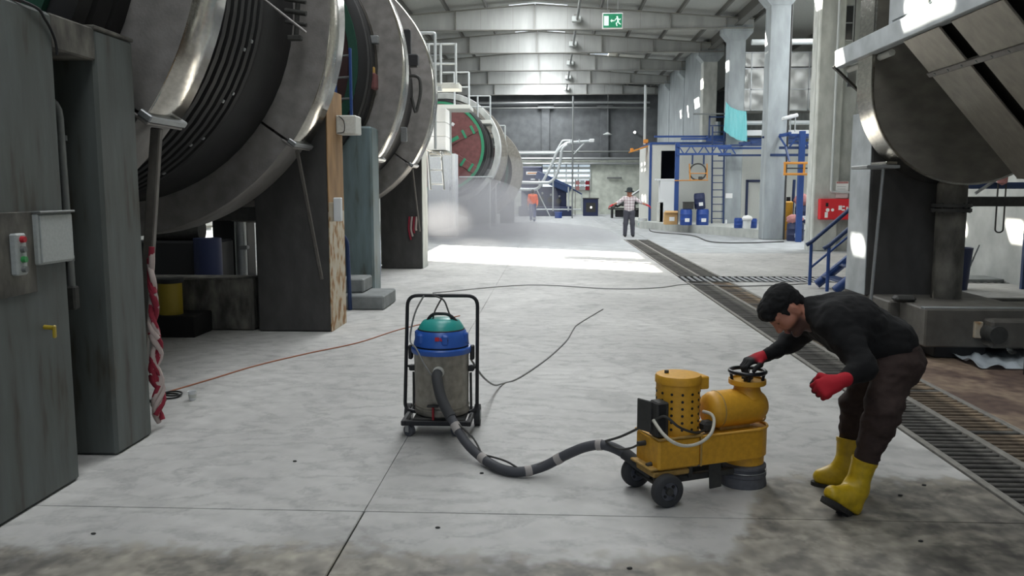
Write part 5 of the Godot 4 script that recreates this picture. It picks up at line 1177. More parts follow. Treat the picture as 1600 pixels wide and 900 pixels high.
# ---------- industrial vacuum ----------
func caster(parent: Node3D, at: Vector3, r: float, w: float, turn: float) -> void:
	var ax := Vector3(cos(turn), 0, -sin(turn))
	var st := S(); cyl(st, at - ax * w / 2, at + ax * w / 2, r, r, 20); cyl(st, at - ax * (w / 2 + 0.004), at + ax * (w / 2 + 0.004), r * 0.55, r * 0.55, 14); var cw := obj("caster", st, M["rubber_dusty"], parent)
	st = S(); var side := ax * (w / 2 + 0.008)
	for s in [-1, 1]: box(st, at + side * s + Vector3(0, r * 0.55, 0), Vector3(0.006, r * 1.5, 0.03), 0.0, Basis(Vector3.UP, turn))
	box(st, at + Vector3(0, r * 1.3, 0), Vector3(w + 0.02, 0.008, 0.04), 0.0, Basis(Vector3.UP, turn)); obj("fork", st, M["galv"], cw)

func build_vacuum() -> void:
	var t := thing("industrial_vacuum", "blue and teal industrial vacuum with a steel tub in a black tube frame on casters", "vacuum cleaner", Vector3(-0.75, 0, -5.6))
	var prof := [Vector2(0, 0.125), Vector2(0.175, 0.125), Vector2(0.185, 0.135), Vector2(0.188, 0.16), Vector2(0.184, 0.165), Vector2(0.184, 0.2), Vector2(0.188, 0.53), Vector2(0.196, 0.545), Vector2(0.196, 0.555), Vector2(0, 0.555)]
	var st := S(); lathe(st, prof, Transform3D(), 48); var tub := obj("tub", st, M["vac_steel"], t)
	st = S(); lathe(st, [Vector2(0.184, 0.178), Vector2(0.191, 0.183), Vector2(0.184, 0.188)], Transform3D(), 48); obj("bead", st, M["vac_steel"], tub)
	st = S(); lathe(st, [Vector2(0.19, 0.548), Vector2(0.203, 0.55), Vector2(0.207, 0.56), Vector2(0.207, 0.582), Vector2(0.2, 0.59), Vector2(0.185, 0.592)], Transform3D(), 48); obj("rim_band", st, M["vac_blue"], t)
	st = S(); lathe(st, [Vector2(0.178, 0.585), Vector2(0.178, 0.605)], Transform3D(), 40); obj("gasket", st, M["black"], t)
	st = S(); lathe(st, [Vector2(0.19, 0.602), Vector2(0.19, 0.612), Vector2(0.178, 0.66), Vector2(0.168, 0.7), Vector2(0.15, 0.712)], Transform3D(), 48, 0, TAU, 0.5); var mh := obj("motor_head", st, M["vac_blue"], t)
	for k in 6:
		var a := TAU * (k + 0.25) / 6.0
		bx("head_rib", Vector3(cos(a) * 0.178, 0.655, sin(a) * 0.178), Vector3(0.03, 0.075, 0.05), M["vac_blue"], mh, 0.012, Basis(Vector3.UP, -a))
	st = S(); lathe(st, [Vector2(0.158, 0.71), Vector2(0.15, 0.73), Vector2(0.125, 0.765), Vector2(0.08, 0.78), Vector2(0, 0.784)], Transform3D(), 48, 0, TAU, 0.3); var tc := obj("top_cap", st, M["vac_teal"], t)
	st = S(); lathe(st, [Vector2(0.16, 0.704), Vector2(0.162, 0.71), Vector2(0.157, 0.714)], Transform3D(), 40); obj("cap_seam", st, M["black"], t)
	pipe("carry_handle", rounded([Vector3(-0.1, 0.75, 0.03), Vector3(-0.06, 0.815, 0.03), Vector3(0.06, 0.815, 0.03), Vector3(0.12, 0.75, 0.03)], 0.05), 0.011, M["black"], tc)
	# label: small red and dark print, too blurred to be read as letters
	var lb := Basis(Vector3.UP, -0.05)
	bx("label_print", Vector3(-0.005, 0.665, 0.183), Vector3(0.028, 0.026, 0.004), M["red"], mh, 0.0, Basis(Vector3.RIGHT, -0.25)); bx("label_print", Vector3(0.026, 0.663, 0.181), Vector3(0.024, 0.022, 0.004), M["red"], mh, 0.0, Basis(Vector3.RIGHT, -0.25)); bx("label_print", Vector3(0.055, 0.66, 0.177), Vector3(0.024, 0.018, 0.004), M["black"], mh, 0.0, Basis(Vector3.RIGHT, -0.25))
	for s in [-1, 1]:
		bx("side_clip", Vector3(0.212 * s, 0.545, 0.0), Vector3(0.03, 0.1, 0.05), M["black"], t, 0.008)
		bx("pivot_lug", Vector3(0.2 * s, 0.435, 0.0), Vector3(0.05, 0.04, 0.05), M["black"], t, 0.008)
		rod("frame_arm", Vector3(0.2 * s, 0.43, 0.0), Vector3(0.238 * s, 0.43, -0.07), 0.011, M["black"], t)
		rod("lower_stay", Vector3(0.198 * s, 0.4, -0.02), Vector3(0.2 * s, 0.14, -0.02), 0.009, M["iron"], t)
	# tube frame with the push handle, chassis
	pipe("push_frame", rounded([Vector3(-0.17, 0.112, -0.02), Vector3(-0.268, 0.125, -0.05), Vector3(-0.243, 0.925, -0.08), Vector3(0.243, 0.925, -0.08), Vector3(0.238, 0.125, -0.05), Vector3(0.15, 0.112, -0.02)], 0.075, 6), 0.0125, M["black"], t, 12)
	bx("chassis_bar", Vector3(-0.015, 0.1, 0.2), Vector3(0.44, 0.035, 0.03), M["black"], t, 0.005); bx("chassis_bar", Vector3(-0.015, 0.1, -0.16), Vector3(0.44, 0.035, 0.03), M["black"], t, 0.005)
	for s in [-0.235, 0.205]: bx("chassis_rail", Vector3(s, 0.1, 0.02), Vector3(0.03, 0.035, 0.4), M["black"], t, 0.005)
	bx("tub_seat", Vector3(0, 0.113, 0.0), Vector3(0.36, 0.02, 0.34), M["iron"], t, 0.01)
	bx("latch", Vector3(-0.035, 0.215, 0.2), Vector3(0.08, 0.012, 0.03), M["black"], t, 0.003); rod("latch_stem", Vector3(-0.035, 0.215, 0.2), Vector3(-0.035, 0.12, 0.2), 0.008, M["red_dark"], t)
	caster(t, Vector3(-0.2, 0.04, 0.17), 0.039, 0.034, 1.0); caster(t, Vector3(0.12, 0.04, 0.16), 0.039, 0.034, 1.1)
	for s in [-0.255, 0.235]:
		st = S(); cyl(st, Vector3(s - 0.02, 0.075, -0.12), Vector3(s + 0.02, 0.075, -0.12), 0.074, 0.074, 24); var rw := obj("rear_wheel", st, M["rubber"], t)
		st = S(); cyl(st, Vector3(s - 0.023, 0.075, -0.12), Vector3(s + 0.023, 0.075, -0.12), 0.035, 0.035, 16); obj("hub", st, M["galv"], rw)
	# inlet
	st = S(); cyl(st, Vector3(0.003, 0.445, 0.17), Vector3(0.003, 0.442, 0.225), 0.04, 0.036, 20); obj("inlet_collar", st, M["cream"], tub)
	pipe("power_lead", spline([Vector3(-0.128, 0.926, -0.07), Vector3(-0.185, 0.807, -0.02), Vector3(-0.216, 0.632, 0.0), Vector3(-0.15, 0.594, 0.15), Vector3(-0.09, 0.507, 0.215), Vector3(-0.03, 0.425, 0.24)]), 0.006, M["cable_grey"], t, 6)
	pipe("power_lead", spline([Vector3(-0.088, 0.931, -0.08), Vector3(0.01, 0.906, -0.02), Vector3(0.05, 0.837, 0.02), Vector3(0.073, 0.777, 0.04)]), 0.006, M["cable_dark"], t, 6)
	pipe("power_lead", spline([Vector3(0.0, 0.915, -0.06), Vector3(-0.041, 0.833, 0.0), Vector3(-0.053, 0.775, 0.04)]), 0.006, M["cable_dark"], t, 6)

# ---------- floor grinder ----------
func build_grinder() -> void:
	var t := thing("floor_grinder", "yellow floor grinder with a perforated motor cover, water tank and black handwheel", "floor grinder", Vector3(0.547, 0, -4.385), 0.414)
	var Y: Material = M["yellow"]
	# wheels and axle
	for s in [-1, 1]:
		var c := Vector3(0, 0.088, 0.163 * s)
		var st := S(); var pr := [Vector2(0.05, -0.028), Vector2(0.076, -0.028), Vector2(0.086, -0.02), Vector2(0.088, 0), Vector2(0.086, 0.02), Vector2(0.076, 0.028), Vector2(0.05, 0.028), Vector2(0.05, -0.028)]
		lathe(st, pr, Transform3D(Basis(Vector3.RIGHT, PI / 2), c), 32, 0, TAU, 0.5); var tyre := obj("wheel", st, M["rubber"], t)
		st = S(); lathe(st, [Vector2(0, -0.012), Vector2(0.052, -0.02), Vector2(0.052, 0.02), Vector2(0, 0.012)], Transform3D(Basis(Vector3.RIGHT, PI / 2), c), 24); obj("disc", st, M["rubber_dusty"], tyre)
		st = S(); cyl(st, c + Vector3(0, 0, -0.034), c + Vector3(0, 0, 0.034), 0.02, 0.02, 16); obj("hub", st, M["iron"], tyre)
		for k in 4:
			var a := PI / 4 + PI / 2 * k
			st = S(); cyl(st, c + Vector3(cos(a) * 0.034, sin(a) * 0.034, -0.024), c + Vector3(cos(a) * 0.034, sin(a) * 0.034, 0.024), 0.008, 0.008, 8); obj("bolt", st, M["black"], tyre)
	rod("axle", Vector3(0, 0.088, -0.17), Vector3(0, 0.088, 0.17), 0.013, M["iron"], t, 12)
	bx("frame_bar", Vector3(0.24, 0.1, 0.05), Vector3(0.5, 0.035, 0.035), M["iron"], t, 0.004); bx("frame_bar", Vector3(0.24, 0.1, -0.05), Vector3(0.5, 0.035, 0.035), M["iron"], t, 0.004)
	bx("frame_post", Vector3(0.2, 0.145, 0.06), Vector3(0.03, 0.09, 0.03), M["iron"], t, 0.004)
	bx("bracket_plate", Vector3(0.345, 0.11, 0.09), Vector3(0.075, 0.155, 0.012), M["iron"], t, 0.003, Basis(Vector3.BACK, 0.06))
	bx("skid_plate", Vector3(0.06, 0.155, 0), Vector3(0.22, 0.03, 0.22), M["yellow_dusty"], t, 0.006)
	# tank box: two sections, an open top tray edge, rounded nose over the grinding head
	var st := S(); box(st, Vector3(0.1, 0.262, 0), Vector3(0.26, 0.168, 0.244), 0.012); obj("rear_box", st, Y, t)
	var nose := PackedVector2Array([Vector2(0.23, -0.122), Vector2(0.6, -0.122)])
	for k in 13: nose.append(Vector2(0.6 + sin(PI * k / 12.0) * 0.118, -cos(PI * k / 12.0) * 0.122))
	nose.append(Vector2(0.6, 0.122)); nose.append(Vector2(0.23, 0.122))
	var flat := Transform3D(Basis(Vector3(1, 0, 0), Vector3(0, 0, -1), Vector3(0, 1, 0)), Vector3.ZERO)
	st = S(); prism(st, nose, 0.182, 0.334, flat); obj("front_box", st, Y, t)
	var rim := []
	for p in nose: rim.append(Vector3(p.x, 0.342, -p.y))
	pipe("front_box_rim", rim, 0.008, Y, t, 6, true)
	bx("seam_plate", Vector3(0.231, 0.258, 0.123), Vector3(0.012, 0.16, 0.006), M["yellow_dusty"], t, 0.002)
	pipe("rear_box_rim", [Vector3(-0.03, 0.349, 0.122), Vector3(0.23, 0.349, 0.122), Vector3(0.23, 0.349, -0.122), Vector3(-0.03, 0.349, -0.122)], 0.007, M["yellow_dusty"], t, 6, true)
	bx("tow_lip", Vector3(-0.045, 0.185, 0.0), Vector3(0.05, 0.014, 0.22), M["yellow_dusty"], t, 0.004)
	rod("drain_spigot", Vector3(-0.03, 0.295, -0.02), Vector3(-0.075, 0.295, -0.02), 0.014, M["iron"], t, 12); rod("drain_spigot", Vector3(-0.03, 0.2, 0.05), Vector3(-0.06, 0.195, 0.05), 0.012, M["iron"], t, 10)
	# motor under the perforated cover
	st = S(); lathe(st, [Vector2(0.118, 0.345), Vector2(0.118, 0.62), Vector2(0.124, 0.622), Vector2(0.124, 0.652), Vector2(0.118, 0.664), Vector2(0.06, 0.668), Vector2(0, 0.668)], Transform3D(Basis.IDENTITY, Vector3(0.155, 0, 0)), 40); var cover := obj("motor_cover", st, Y, t)
	st = S(); cyl(st, Vector3.ZERO, Vector3(0.004, 0, 0), 0.0075, 0.0075, 10); st.generate_normals(); var hm := st.commit(); hm.surface_set_material(0, M["black"])
	for j in 6:
		for i in 13:
			var a := deg_to_rad(-165 + i * 27.5)
			var b := Basis(Vector3.UP, -a)
			inst("vent_hole", hm, Transform3D(b, Vector3(0.155 + cos(a) * 0.1165, 0.385 + 0.038 * j, sin(a) * 0.1165)), cover)
	bx("cover_tab", Vector3(0.285, 0.615, 0.02), Vector3(0.06, 0.07, 0.08), Y, t, 0.006); rod("lifting_eye", Vector3(0.1, 0.666, -0.03), Vector3(0.1, 0.682, -0.03), 0.012, M["iron"], t, 10)
	# switch box with its open lid
	bx("switch_box", Vector3(0.01, 0.445, 0.05), Vector3(0.07, 0.19, 0.09), M["iron"], t, 0.008); bx("switch_lid", Vector3(-0.05, 0.455, 0.0), Vector3(0.012, 0.17, 0.1), M["iron"], t, 0.004, Basis(Vector3.UP, 0.3)); bx("switch_panel", Vector3(0.0, 0.455, 0.098), Vector3(0.045, 0.16, 0.008), M["black"], t, 0.002)
	# water tank: lying cylinder with domed ends, neck, flange, handwheel
	var lie := Transform3D(Basis(Vector3(0, 1, 0), Vector3(1, 0, 0), Vector3(0, 0, -1)), Vector3(0, 0.445, 0))
	st = S(); lathe(st, [Vector2(0, 0.325), Vector2(0.05, 0.328), Vector2(0.085, 0.345), Vector2(0.1, 0.375), Vector2(0.102, 0.4), Vector2(0.102, 0.62), Vector2(0.095, 0.67), Vector2(0.07, 0.703), Vector2(0.035, 0.718), Vector2(0, 0.72)], lie, 40, 0, TAU, 0.4); obj("water_tank", st, Y, t)
	st = S(); lathe(st, [Vector2(0.1025, 0.395), Vector2(0.105, 0.4), Vector2(0.1025, 0.405)], lie, 36); obj("tank_weld", st, M["yellow_dusty"], t)
	var up := Transform3D(Basis.IDENTITY, Vector3(0.605, 0, 0))
	st = S(); lathe(st, [Vector2(0.09, 0.5), Vector2(0.074, 0.54), Vector2(0.068, 0.575)], up, 32); obj("tank_neck", st, Y, t)
	st = S(); lathe(st, [Vector2(0.06, 0.572), Vector2(0.1, 0.572), Vector2(0.103, 0.576), Vector2(0.103, 0.6), Vector2(0.096, 0.601), Vector2(0.094, 0.59), Vector2(0, 0.588)], up, 40); obj("neck_flange", st, Y, t)
	st = S(); cyl(st, Vector3(0.605, 0.585, 0), Vector3(0.605, 0.632, 0), 0.02, 0.018, 14); cyl(st, Vector3(0.605, 0.6, 0), Vector3(0.605, 0.612, 0), 0.032, 0.032, 6); obj("valve_stem", st, M["iron"], t)
	for k in 4:
		var a := TAU * (k + 0.35) / 4.0
		var d := Vector3(cos(a), 0, sin(a))
		rod("wheel_leg", Vector3(0.605, 0, 0) + d * 0.082 + Vector3(0, 0.592, 0), Vector3(0.605, 0, 0) + d * 0.092 + Vector3(0, 0.64, 0), 0.0085, M["black"], t, 10)
	bx("wheel_spoke", Vector3(0.605, 0.634, 0), Vector3(0.2, 0.01, 0.022), M["black"], t, 0.003, Basis(Vector3.UP, 0.9))
	pipe("handwheel", ring_pts(Vector3(0.605, 0.644, 0), 0.097, 40, Vector3.RIGHT, Vector3.FORWARD), 0.0115, M["black_gloss"], t, 12, true)
	pipe("tank_handle", ring_pts(Vector3(0.7, 0.375, 0.02), 0.022, 12, Vector3.RIGHT, Vector3.UP), 0.005, M["yellow_dusty"], t, 6, true)
	bx("tank_saddle", Vector3(0.5, 0.345, 0), Vector3(0.2, 0.02, 0.1), M["yellow_dusty"], t, 0.004); bx("pump", Vector3(0.305, 0.375, 0.06), Vector3(0.07, 0.06, 0.07), M["iron"], t, 0.015)
	# grinding head with its skirt
	var hd := Transform3D(Basis.IDENTITY, Vector3(0.595, 0, 0))
	st = S(); lathe(st, [Vector2(0.1, 0.125), Vector2(0.112, 0.13), Vector2(0.112, 0.185)], hd, 36); obj("head_housing", st, Y, t)
	st = S(); lathe(st, [Vector2(0, 0.0), Vector2(0.128, 0.0), Vector2(0.131, 0.01), Vector2(0.124, 0.055), Vector2(0.129, 0.06), Vector2(0.129, 0.072), Vector2(0.12, 0.078), Vector2(0.12, 0.1), Vector2(0.126, 0.104), Vector2(0.126, 0.118), Vector2(0.11, 0.128), Vector2(0, 0.128)], hd, 40); obj("dust_skirt", st, M["rubber_dusty"], t)
	st = S(); lathe(st, [Vector2(0.127, 0.082), Vector2(0.13, 0.085), Vector2(0.127, 0.088)], hd, 36); obj("skirt_clamp", st, M["galv"], t)

# ---------- hose, cables and small things on the floor ----------
func build_hose_and_cables() -> void:
	var t := thing("vacuum_hose", "thick grey taped hose curving from the vacuum to the grinder", "hose")
	var path := spline([Vector3(-0.747, 0.442, -5.37), Vector3(-0.742, 0.425, -5.3), Vector3(-0.7, 0.32, -5.2), Vector3(-0.626, 0.221, -5.1), Vector3(-0.529, 0.11, -4.98), Vector3(-0.418, 0.045, -4.87), Vector3(-0.289, 0.033, -4.7), Vector3(-0.164, 0.033, -4.65), Vector3(-0.036, 0.058, -4.68), Vector3(0.082, 0.129, -4.66), Vector3(0.201, 0.195, -4.62), Vector3(0.307, 0.22, -4.58), Vector3(0.411, 0.195, -4.52), Vector3(0.49, 0.15, -4.46), Vector3(0.56, 0.12, -4.4)], 7)
	pipe("hose_tube", path, 0.029, M["hose"], t, 14)
	pipe("dark_cuff", path.slice(1, 22), 0.035, M["rubber"], t, 14)
	pipe("grinder_cuff", path.slice(84, 99), 0.034, M["rubber"], t, 14)
	for k in [23, 35, 50, 60, 74]: pipe("tape_wrap", path.slice(k, k + 3), 0.0315, M["tape"], t, 14)
	for seg in [[24, 34], [36, 47], [53, 68]]:   # the cable that is taped along the hose
		var p := []
		for k in range(seg[0], seg[1] + 1):
			var f := sin(PI * float(k - seg[0]) / (seg[1] - seg[0]))
			p.append(Vector3(path[k]) + Vector3(0.012 + 0.02 * f, 0.024 + 0.022 * f, 0.004))
		pipe("taped_cable", p, 0.006, M["cable_dark"], t, 6)
	tag(pipe("motor_cable", spline([Vector3(0.309, 0.253, -4.55), Vector3(0.39, 0.296, -4.5), Vector3(0.483, 0.377, -4.4), Vector3(0.555, 0.45, -4.3), Vector3(0.6, 0.475, -4.27), Vector3(0.673, 0.419, -4.27), Vector3(0.766, 0.371, -4.34), Vector3(0.83, 0.36, -4.42)]), 0.007, M["cable_dark"]), "dark cable from the taped hose over the grinder's switch box", "cable")
	tag(pipe("motor_cable", spline([Vector3(0.312, 0.248, -4.55), Vector3(0.373, 0.226, -4.5), Vector3(0.434, 0.255, -4.42), Vector3(0.475, 0.29, -4.38)]), 0.006, M["cable_dark"]), "short dark cable drooping from the hose to the grinder's spigot", "cable")
	tag(pipe("white_cable", spline([Vector3(0.54, 0.45, -4.29), Vector3(0.58, 0.4, -4.22), Vector3(0.634, 0.361, -4.19), Vector3(0.704, 0.335, -4.22), Vector3(0.782, 0.341, -4.26), Vector3(0.845, 0.375, -4.31), Vector3(0.872, 0.423, -4.37), Vector3(0.862, 0.455, -4.4), Vector3(0.825, 0.46, -4.44)]), 0.009, M["cable_white"]), "thick whitish cable looping across the front of the grinder", "cable")
	tag(pipe("vacuum_cable", spline([Vector3(-0.55, 0.5, -5.6), Vector3(-0.5, 0.3, -5.95), Vector3(-0.46, 0.08, -6.6), Vector3(-0.40, 0.006, -6.98), Vector3(-0.309, 0.006, -7.111), Vector3(-0.179, 0.006, -7.508), Vector3(-0.004, 0.006, -8.172), Vector3(0.171, 0.006, -9.034), Vector3(0.268, 0.006, -9.804), Vector3(0.351, 0.006, -10.239), Vector3(0.72, 0.006, -11.5)]), 0.0075, M["cable_grey"]), "thin grey cable lying in a curve on the floor right of the vacuum", "cable")
	tag(pipe("orange_cable", spline([Vector3(-3.137, 0.006, -6.536), Vector3(-2.969, 0.006, -7.01), Vector3(-2.775, 0.006, -7.582), Vector3(-2.465, 0.006, -8.186), Vector3(-2.086, 0.006, -8.811), Vector3(-1.765, 0.006, -9.753), Vector3(-1.2, 0.006, -10.8)]), 0.007, M["cable_orange"]), "thin reddish cable running over the floor from the left portal", "cable")
	tag(pipe("far_cable", spline([Vector3(3.702, 0.014, -39.375), Vector3(4.3, 0.014, -37.6), Vector3(4.0, 0.014, -33.0), Vector3(5.08, 0.014, -30.563), Vector3(5.066, 0.014, -26.795), Vector3(5.939, 0.014, -26.191), Vector3(7.4, 0.014, -26.9)]), 0.022, M["cable_dark"]), "dark cable winding over the floor before the raised strip", "cable")
	tag(pipe("floor_cable", spline([Vector3(-1.9, 0.006, -13.2), Vector3(-0.4, 0.006, -14.4), Vector3(1.0, 0.006, -13.9), Vector3(1.813, 0.006, -14.1), Vector3(2.42, 0.006, -14.66), Vector3(3.3, 0.02, -14.3), Vector3(4.6, 0.006, -14.9)]), 0.01, M["cable_grey"]), "thin cable crossing the floor and the drain near the sunlit patch", "cable")
	t = thing("cable_coil", "small black cable coil on the floor at the portal's foot", "cable coil", Vector3(-3.06, 0, -6.4))
	for k in 2: pipe("loop", ring_pts(Vector3(0.02 * k, 0.008 + 0.014 * k, -0.02 * k), 0.085 - 0.01 * k, 24, Vector3.RIGHT, Vector3(0.2, 0, 1).normalized()), 0.007, M["black"], t, 6, true)
	bx("plug", Vector3(-0.02, 0.012, 0.17), Vector3(0.14, 0.022, 0.03), M["black"], t, 0.006, Basis(Vector3.UP, 0.2))
	t = thing("cup", "small off-white cup standing on the floor near the portal", "cup", Vector3(-2.83, 0, -6.31)); var st := S(); lathe(st, [Vector2(0, 0), Vector2(0.026, 0), Vector2(0.034, 0.07), Vector2(0.036, 0.072), Vector2(0.031, 0.07), Vector2(0.024, 0.004), Vector2(0, 0.004)], Transform3D(), 20); obj("body", st, M["white"], t); st = S(); lathe(st, [Vector2(0.0285, 0.02), Vector2(0.0325, 0.05)], Transform3D(), 20); obj("sleeve", st, M["cream"], t)
	# crumbs of concrete
	var dg := [[-1.56, -4.86], [-0.55, -3.9], [1.9, -4.45], [2.1, -4.62], [1.75, -3.85], [0.35, -3.5], [-0.4, -4.7], [-2.2, -3.75]]
	for i in dg.size():
		t = thing("concrete_chip", ["grey chip on the pale floor, left of the vacuum's foot", "small chip in front of the vacuum hose", "dark chip by the drain behind the yellow boots", "dark chip at the drain's edge", "chip on the unsanded floor right of the boots", "chip on the dark floor strip at the bottom", "chip between the vacuum and the hose bend", "chip at the bottom left on the dark strip"][i], "chip", Vector3(dg[i][0], 0.004, dg[i][1])); lump(t, "stone", Vector3.ZERO, Vector3(0.012, 0.005, 0.007), "iron", 20 + i)

# ---------- people: rounded bones joined by a smooth minimum, meshed as surface nets ----------
# bone: [a, b, ra, rb, k]    ball: [c, radii(Vector3), basis, k]
func bone(a: Vector3, b: Vector3, ra: float, rb: float, k := 0.05) -> Dictionary:
	return {"a": a, "b": b, "ra": ra, "rb": rb, "k": k, "t": 0}

func ball(c: Vector3, r: Vector3, bs := Basis.IDENTITY, k := 0.03, sub := false) -> Dictionary:
	return {"c": c, "r": r, "i": bs.inverse(), "k": k, "t": 2 if sub else 1}

func sdf_mesh(prims: Array, cell: float, opt := {}) -> ArrayMesh:
	var lo := Vector3(1e9, 1e9, 1e9); var hi := -lo
	for p in prims:
		if p.t == 2: continue
		var m: float = maxf(p.ra, p.rb) if p.t == 0 else maxf(p.r.x, maxf(p.r.y, p.r.z))
		for q in ([p.a, p.b] if p.t == 0 else [p.c]):
			lo = lo.min(q - Vector3(m, m, m)); hi = hi.max(q + Vector3(m, m, m))
	var pad := cell * 3.0
	lo -= Vector3(pad, pad, pad); hi += Vector3(pad, pad, pad)
	var nx := int((hi.x - lo.x) / cell) + 1; var ny := int((hi.y - lo.y) / cell) + 1; var nz := int((hi.z - lo.z) / cell) + 1
	var F := PackedFloat32Array(); F.resize(nx * ny * nz); F.fill(1.0)
	for p in prims:
		var m: float = (maxf(p.ra, p.rb) if p.t == 0 else maxf(p.r.x, maxf(p.r.y, p.r.z))) + p.k + cell * 2.0
		var l: Vector3 = (p.a.min(p.b) if p.t == 0 else p.c) - Vector3(m, m, m); var h: Vector3 = (p.a.max(p.b) if p.t == 0 else p.c) + Vector3(m, m, m)
		var i0 := maxi(0, int((l.x - lo.x) / cell)); var i1 := mini(nx - 1, int((h.x - lo.x) / cell) + 1)
		var j0 := maxi(0, int((l.y - lo.y) / cell)); var j1 := mini(ny - 1, int((h.y - lo.y) / cell) + 1)
		var k0 := maxi(0, int((l.z - lo.z) / cell)); var k1 := mini(nz - 1, int((h.z - lo.z) / cell) + 1)
		var t: int = p.t
		var kk: float = p.k
		var a := Vector3.ZERO; var ab := Vector3.ZERO; var ra := 0.0; var dr := 0.0; var il := 0.0
		var c := Vector3.ZERO; var bi := Basis.IDENTITY; var r := Vector3.ONE; var rm := 1.0
		if t == 0:
			a = p.a; ab = p.b - p.a; ra = p.ra; dr = p.rb - p.ra; il = 1.0 / maxf(ab.length_squared(), 1e-9)
		else:
			c = p.c; bi = p.i; r = p.r; rm = minf(r.x, minf(r.y, r.z))
		for kz in range(k0, k1 + 1):
			for j in range(j0, j1 + 1):
				var at := i0 + nx * (j + ny * kz)
				var q := Vector3(lo.x + i0 * cell, lo.y + j * cell, lo.z + kz * cell)
				for i in range(i0, i1 + 1):
					var d: float
					if t == 0:
						var s := clampf((q - a).dot(ab) * il, 0.0, 1.0)
						d = (q - a - ab * s).length() - ra - dr * s
					else:
						var u := bi * (q - c)
						var e := u / r
						var el := e.length()
						d = el * (el - 1.0) / maxf((e / r).length(), 1e-6)
					var f := F[at]
					if t == 2:
						d = -d
						var hh := maxf(kk - absf(f - d), 0.0) / kk
						F[at] = maxf(f, d) + hh * hh * kk * 0.25
					else:
						var hh := maxf(kk - absf(f - d), 0.0) / kk
						F[at] = minf(f, d) - hh * hh * kk * 0.25
					at += 1
					q.x += cell
	if opt.has("cuts"):
		for cut in opt.cuts:   # keep what lies behind the plane (point, outward normal)
			var at := 0
			for kz in nz:
				for j in ny:
					var q: Vector3 = Vector3(lo.x, lo.y + j * cell, lo.z + kz * cell) - cut[0]
					for i in nx:
						F[at] = maxf(F[at], q.dot(cut[1])); at += 1; q.x += cell
	if opt.has("wrinkle"):
		var n := FastNoiseLite.new(); n.seed = opt.get("seed", 1); n.frequency = opt.get("freq", 9.0); n.fractal_octaves = 3
		var st3: Vector3 = opt.get("stretch", Vector3.ONE)
		var at := 0
		for kz in nz:
			for j in ny:
				for i in nx:
					if absf(F[at]) < cell * 3.0:
						F[at] += opt.wrinkle * n.get_noise_3dv(Vector3(lo.x + i * cell, lo.y + j * cell, lo.z + kz * cell) * st3)
					at += 1
	# surface nets
	var V := PackedVector3Array(); var ids := {}
	var off := [0, 1, nx, nx + 1, nx * ny, nx * ny + 1, nx * ny + nx, nx * ny + nx + 1]
	var edges := [[0, 1], [2, 3], [4, 5], [6, 7], [0, 2], [1, 3], [4, 6], [5, 7], [0, 4], [1, 5], [2, 6], [3, 7]]
	for kz in nz - 1:
		for j in ny - 1:
			var at := nx * (j + ny * kz)
			for i in nx - 1:
				var f0 := F[at]
				if absf(f0) > cell * 2.6:
					at += 1; continue
				var neg := 0
				for o in off:
					if F[at + o] < 0.0: neg += 1
				if neg > 0 and neg < 8:
					var s := Vector3.ZERO; var cnt := 0
					for e in edges:
						var fa := F[at + off[e[0]]]; var fb := F[at + off[e[1]]]
						if (fa < 0.0) != (fb < 0.0):
							var u := fa / (fa - fb)
							var pa := Vector3(e[0] & 1, (e[0] >> 1) & 1, e[0] >> 2); var pb := Vector3(e[1] & 1, (e[1] >> 1) & 1, e[1] >> 2)
							s += pa.lerp(pb, u); cnt += 1
					ids[at] = V.size()
					V.append(lo + (Vector3(i, j, kz) + s / cnt) * cell)
				at += 1
	var I := PackedInt32Array()
	var sx := 1; var sy := nx; var sz := nx * ny
	for at in ids:
		var f := F[at]
		for ax in 3:
			var st: int = [sx, sy, sz][ax]; var u: int = [sy, sz, sx][ax]; var w: int = [sz, sx, sy][ax]
			if at + st >= F.size() or (f < 0.0) == (F[at + st] < 0.0): continue
			if not (ids.has(at - u) and ids.has(at - w) and ids.has(at - u - w)): continue
			var a: int = ids[at]; var b: int = ids[at - u]; var c: int = ids[at - u - w]; var d: int = ids[at - w]
			if f < 0.0: I.append_array(PackedInt32Array([a, b, c, a, c, d]))
			else: I.append_array(PackedInt32Array([a, c, b, a, d, c]))
	var N := PackedVector3Array(); N.resize(V.size())
	for k in range(0, I.size(), 3):
		var nn := (V[I[k + 2]] - V[I[k]]).cross(V[I[k + 1]] - V[I[k]])
		N[I[k]] += nn; N[I[k + 1]] += nn; N[I[k + 2]] += nn
	for k in N.size(): N[k] = N[k].normalized()
	var arr := []; arr.resize(Mesh.ARRAY_MAX)
	arr[Mesh.ARRAY_VERTEX] = V; arr[Mesh.ARRAY_NORMAL] = N; arr[Mesh.ARRAY_INDEX] = I
	if opt.has("color"):
		var C := PackedColorArray()
		for v in V: C.append(opt.color.call(v))
		arr[Mesh.ARRAY_COLOR] = C
	var me := ArrayMesh.new(); me.add_surface_from_arrays(Mesh.PRIMITIVE_TRIANGLES, arr)
	return me

func skin_part(called: String, parent: Node3D, prims: Array, cell: float, m: String, opt := {}) -> MeshInstance3D:
	var me := sdf_mesh(prims, cell, opt); me.surface_set_material(0, M[m])
	return inst(called, me, Transform3D.IDENTITY, parent)

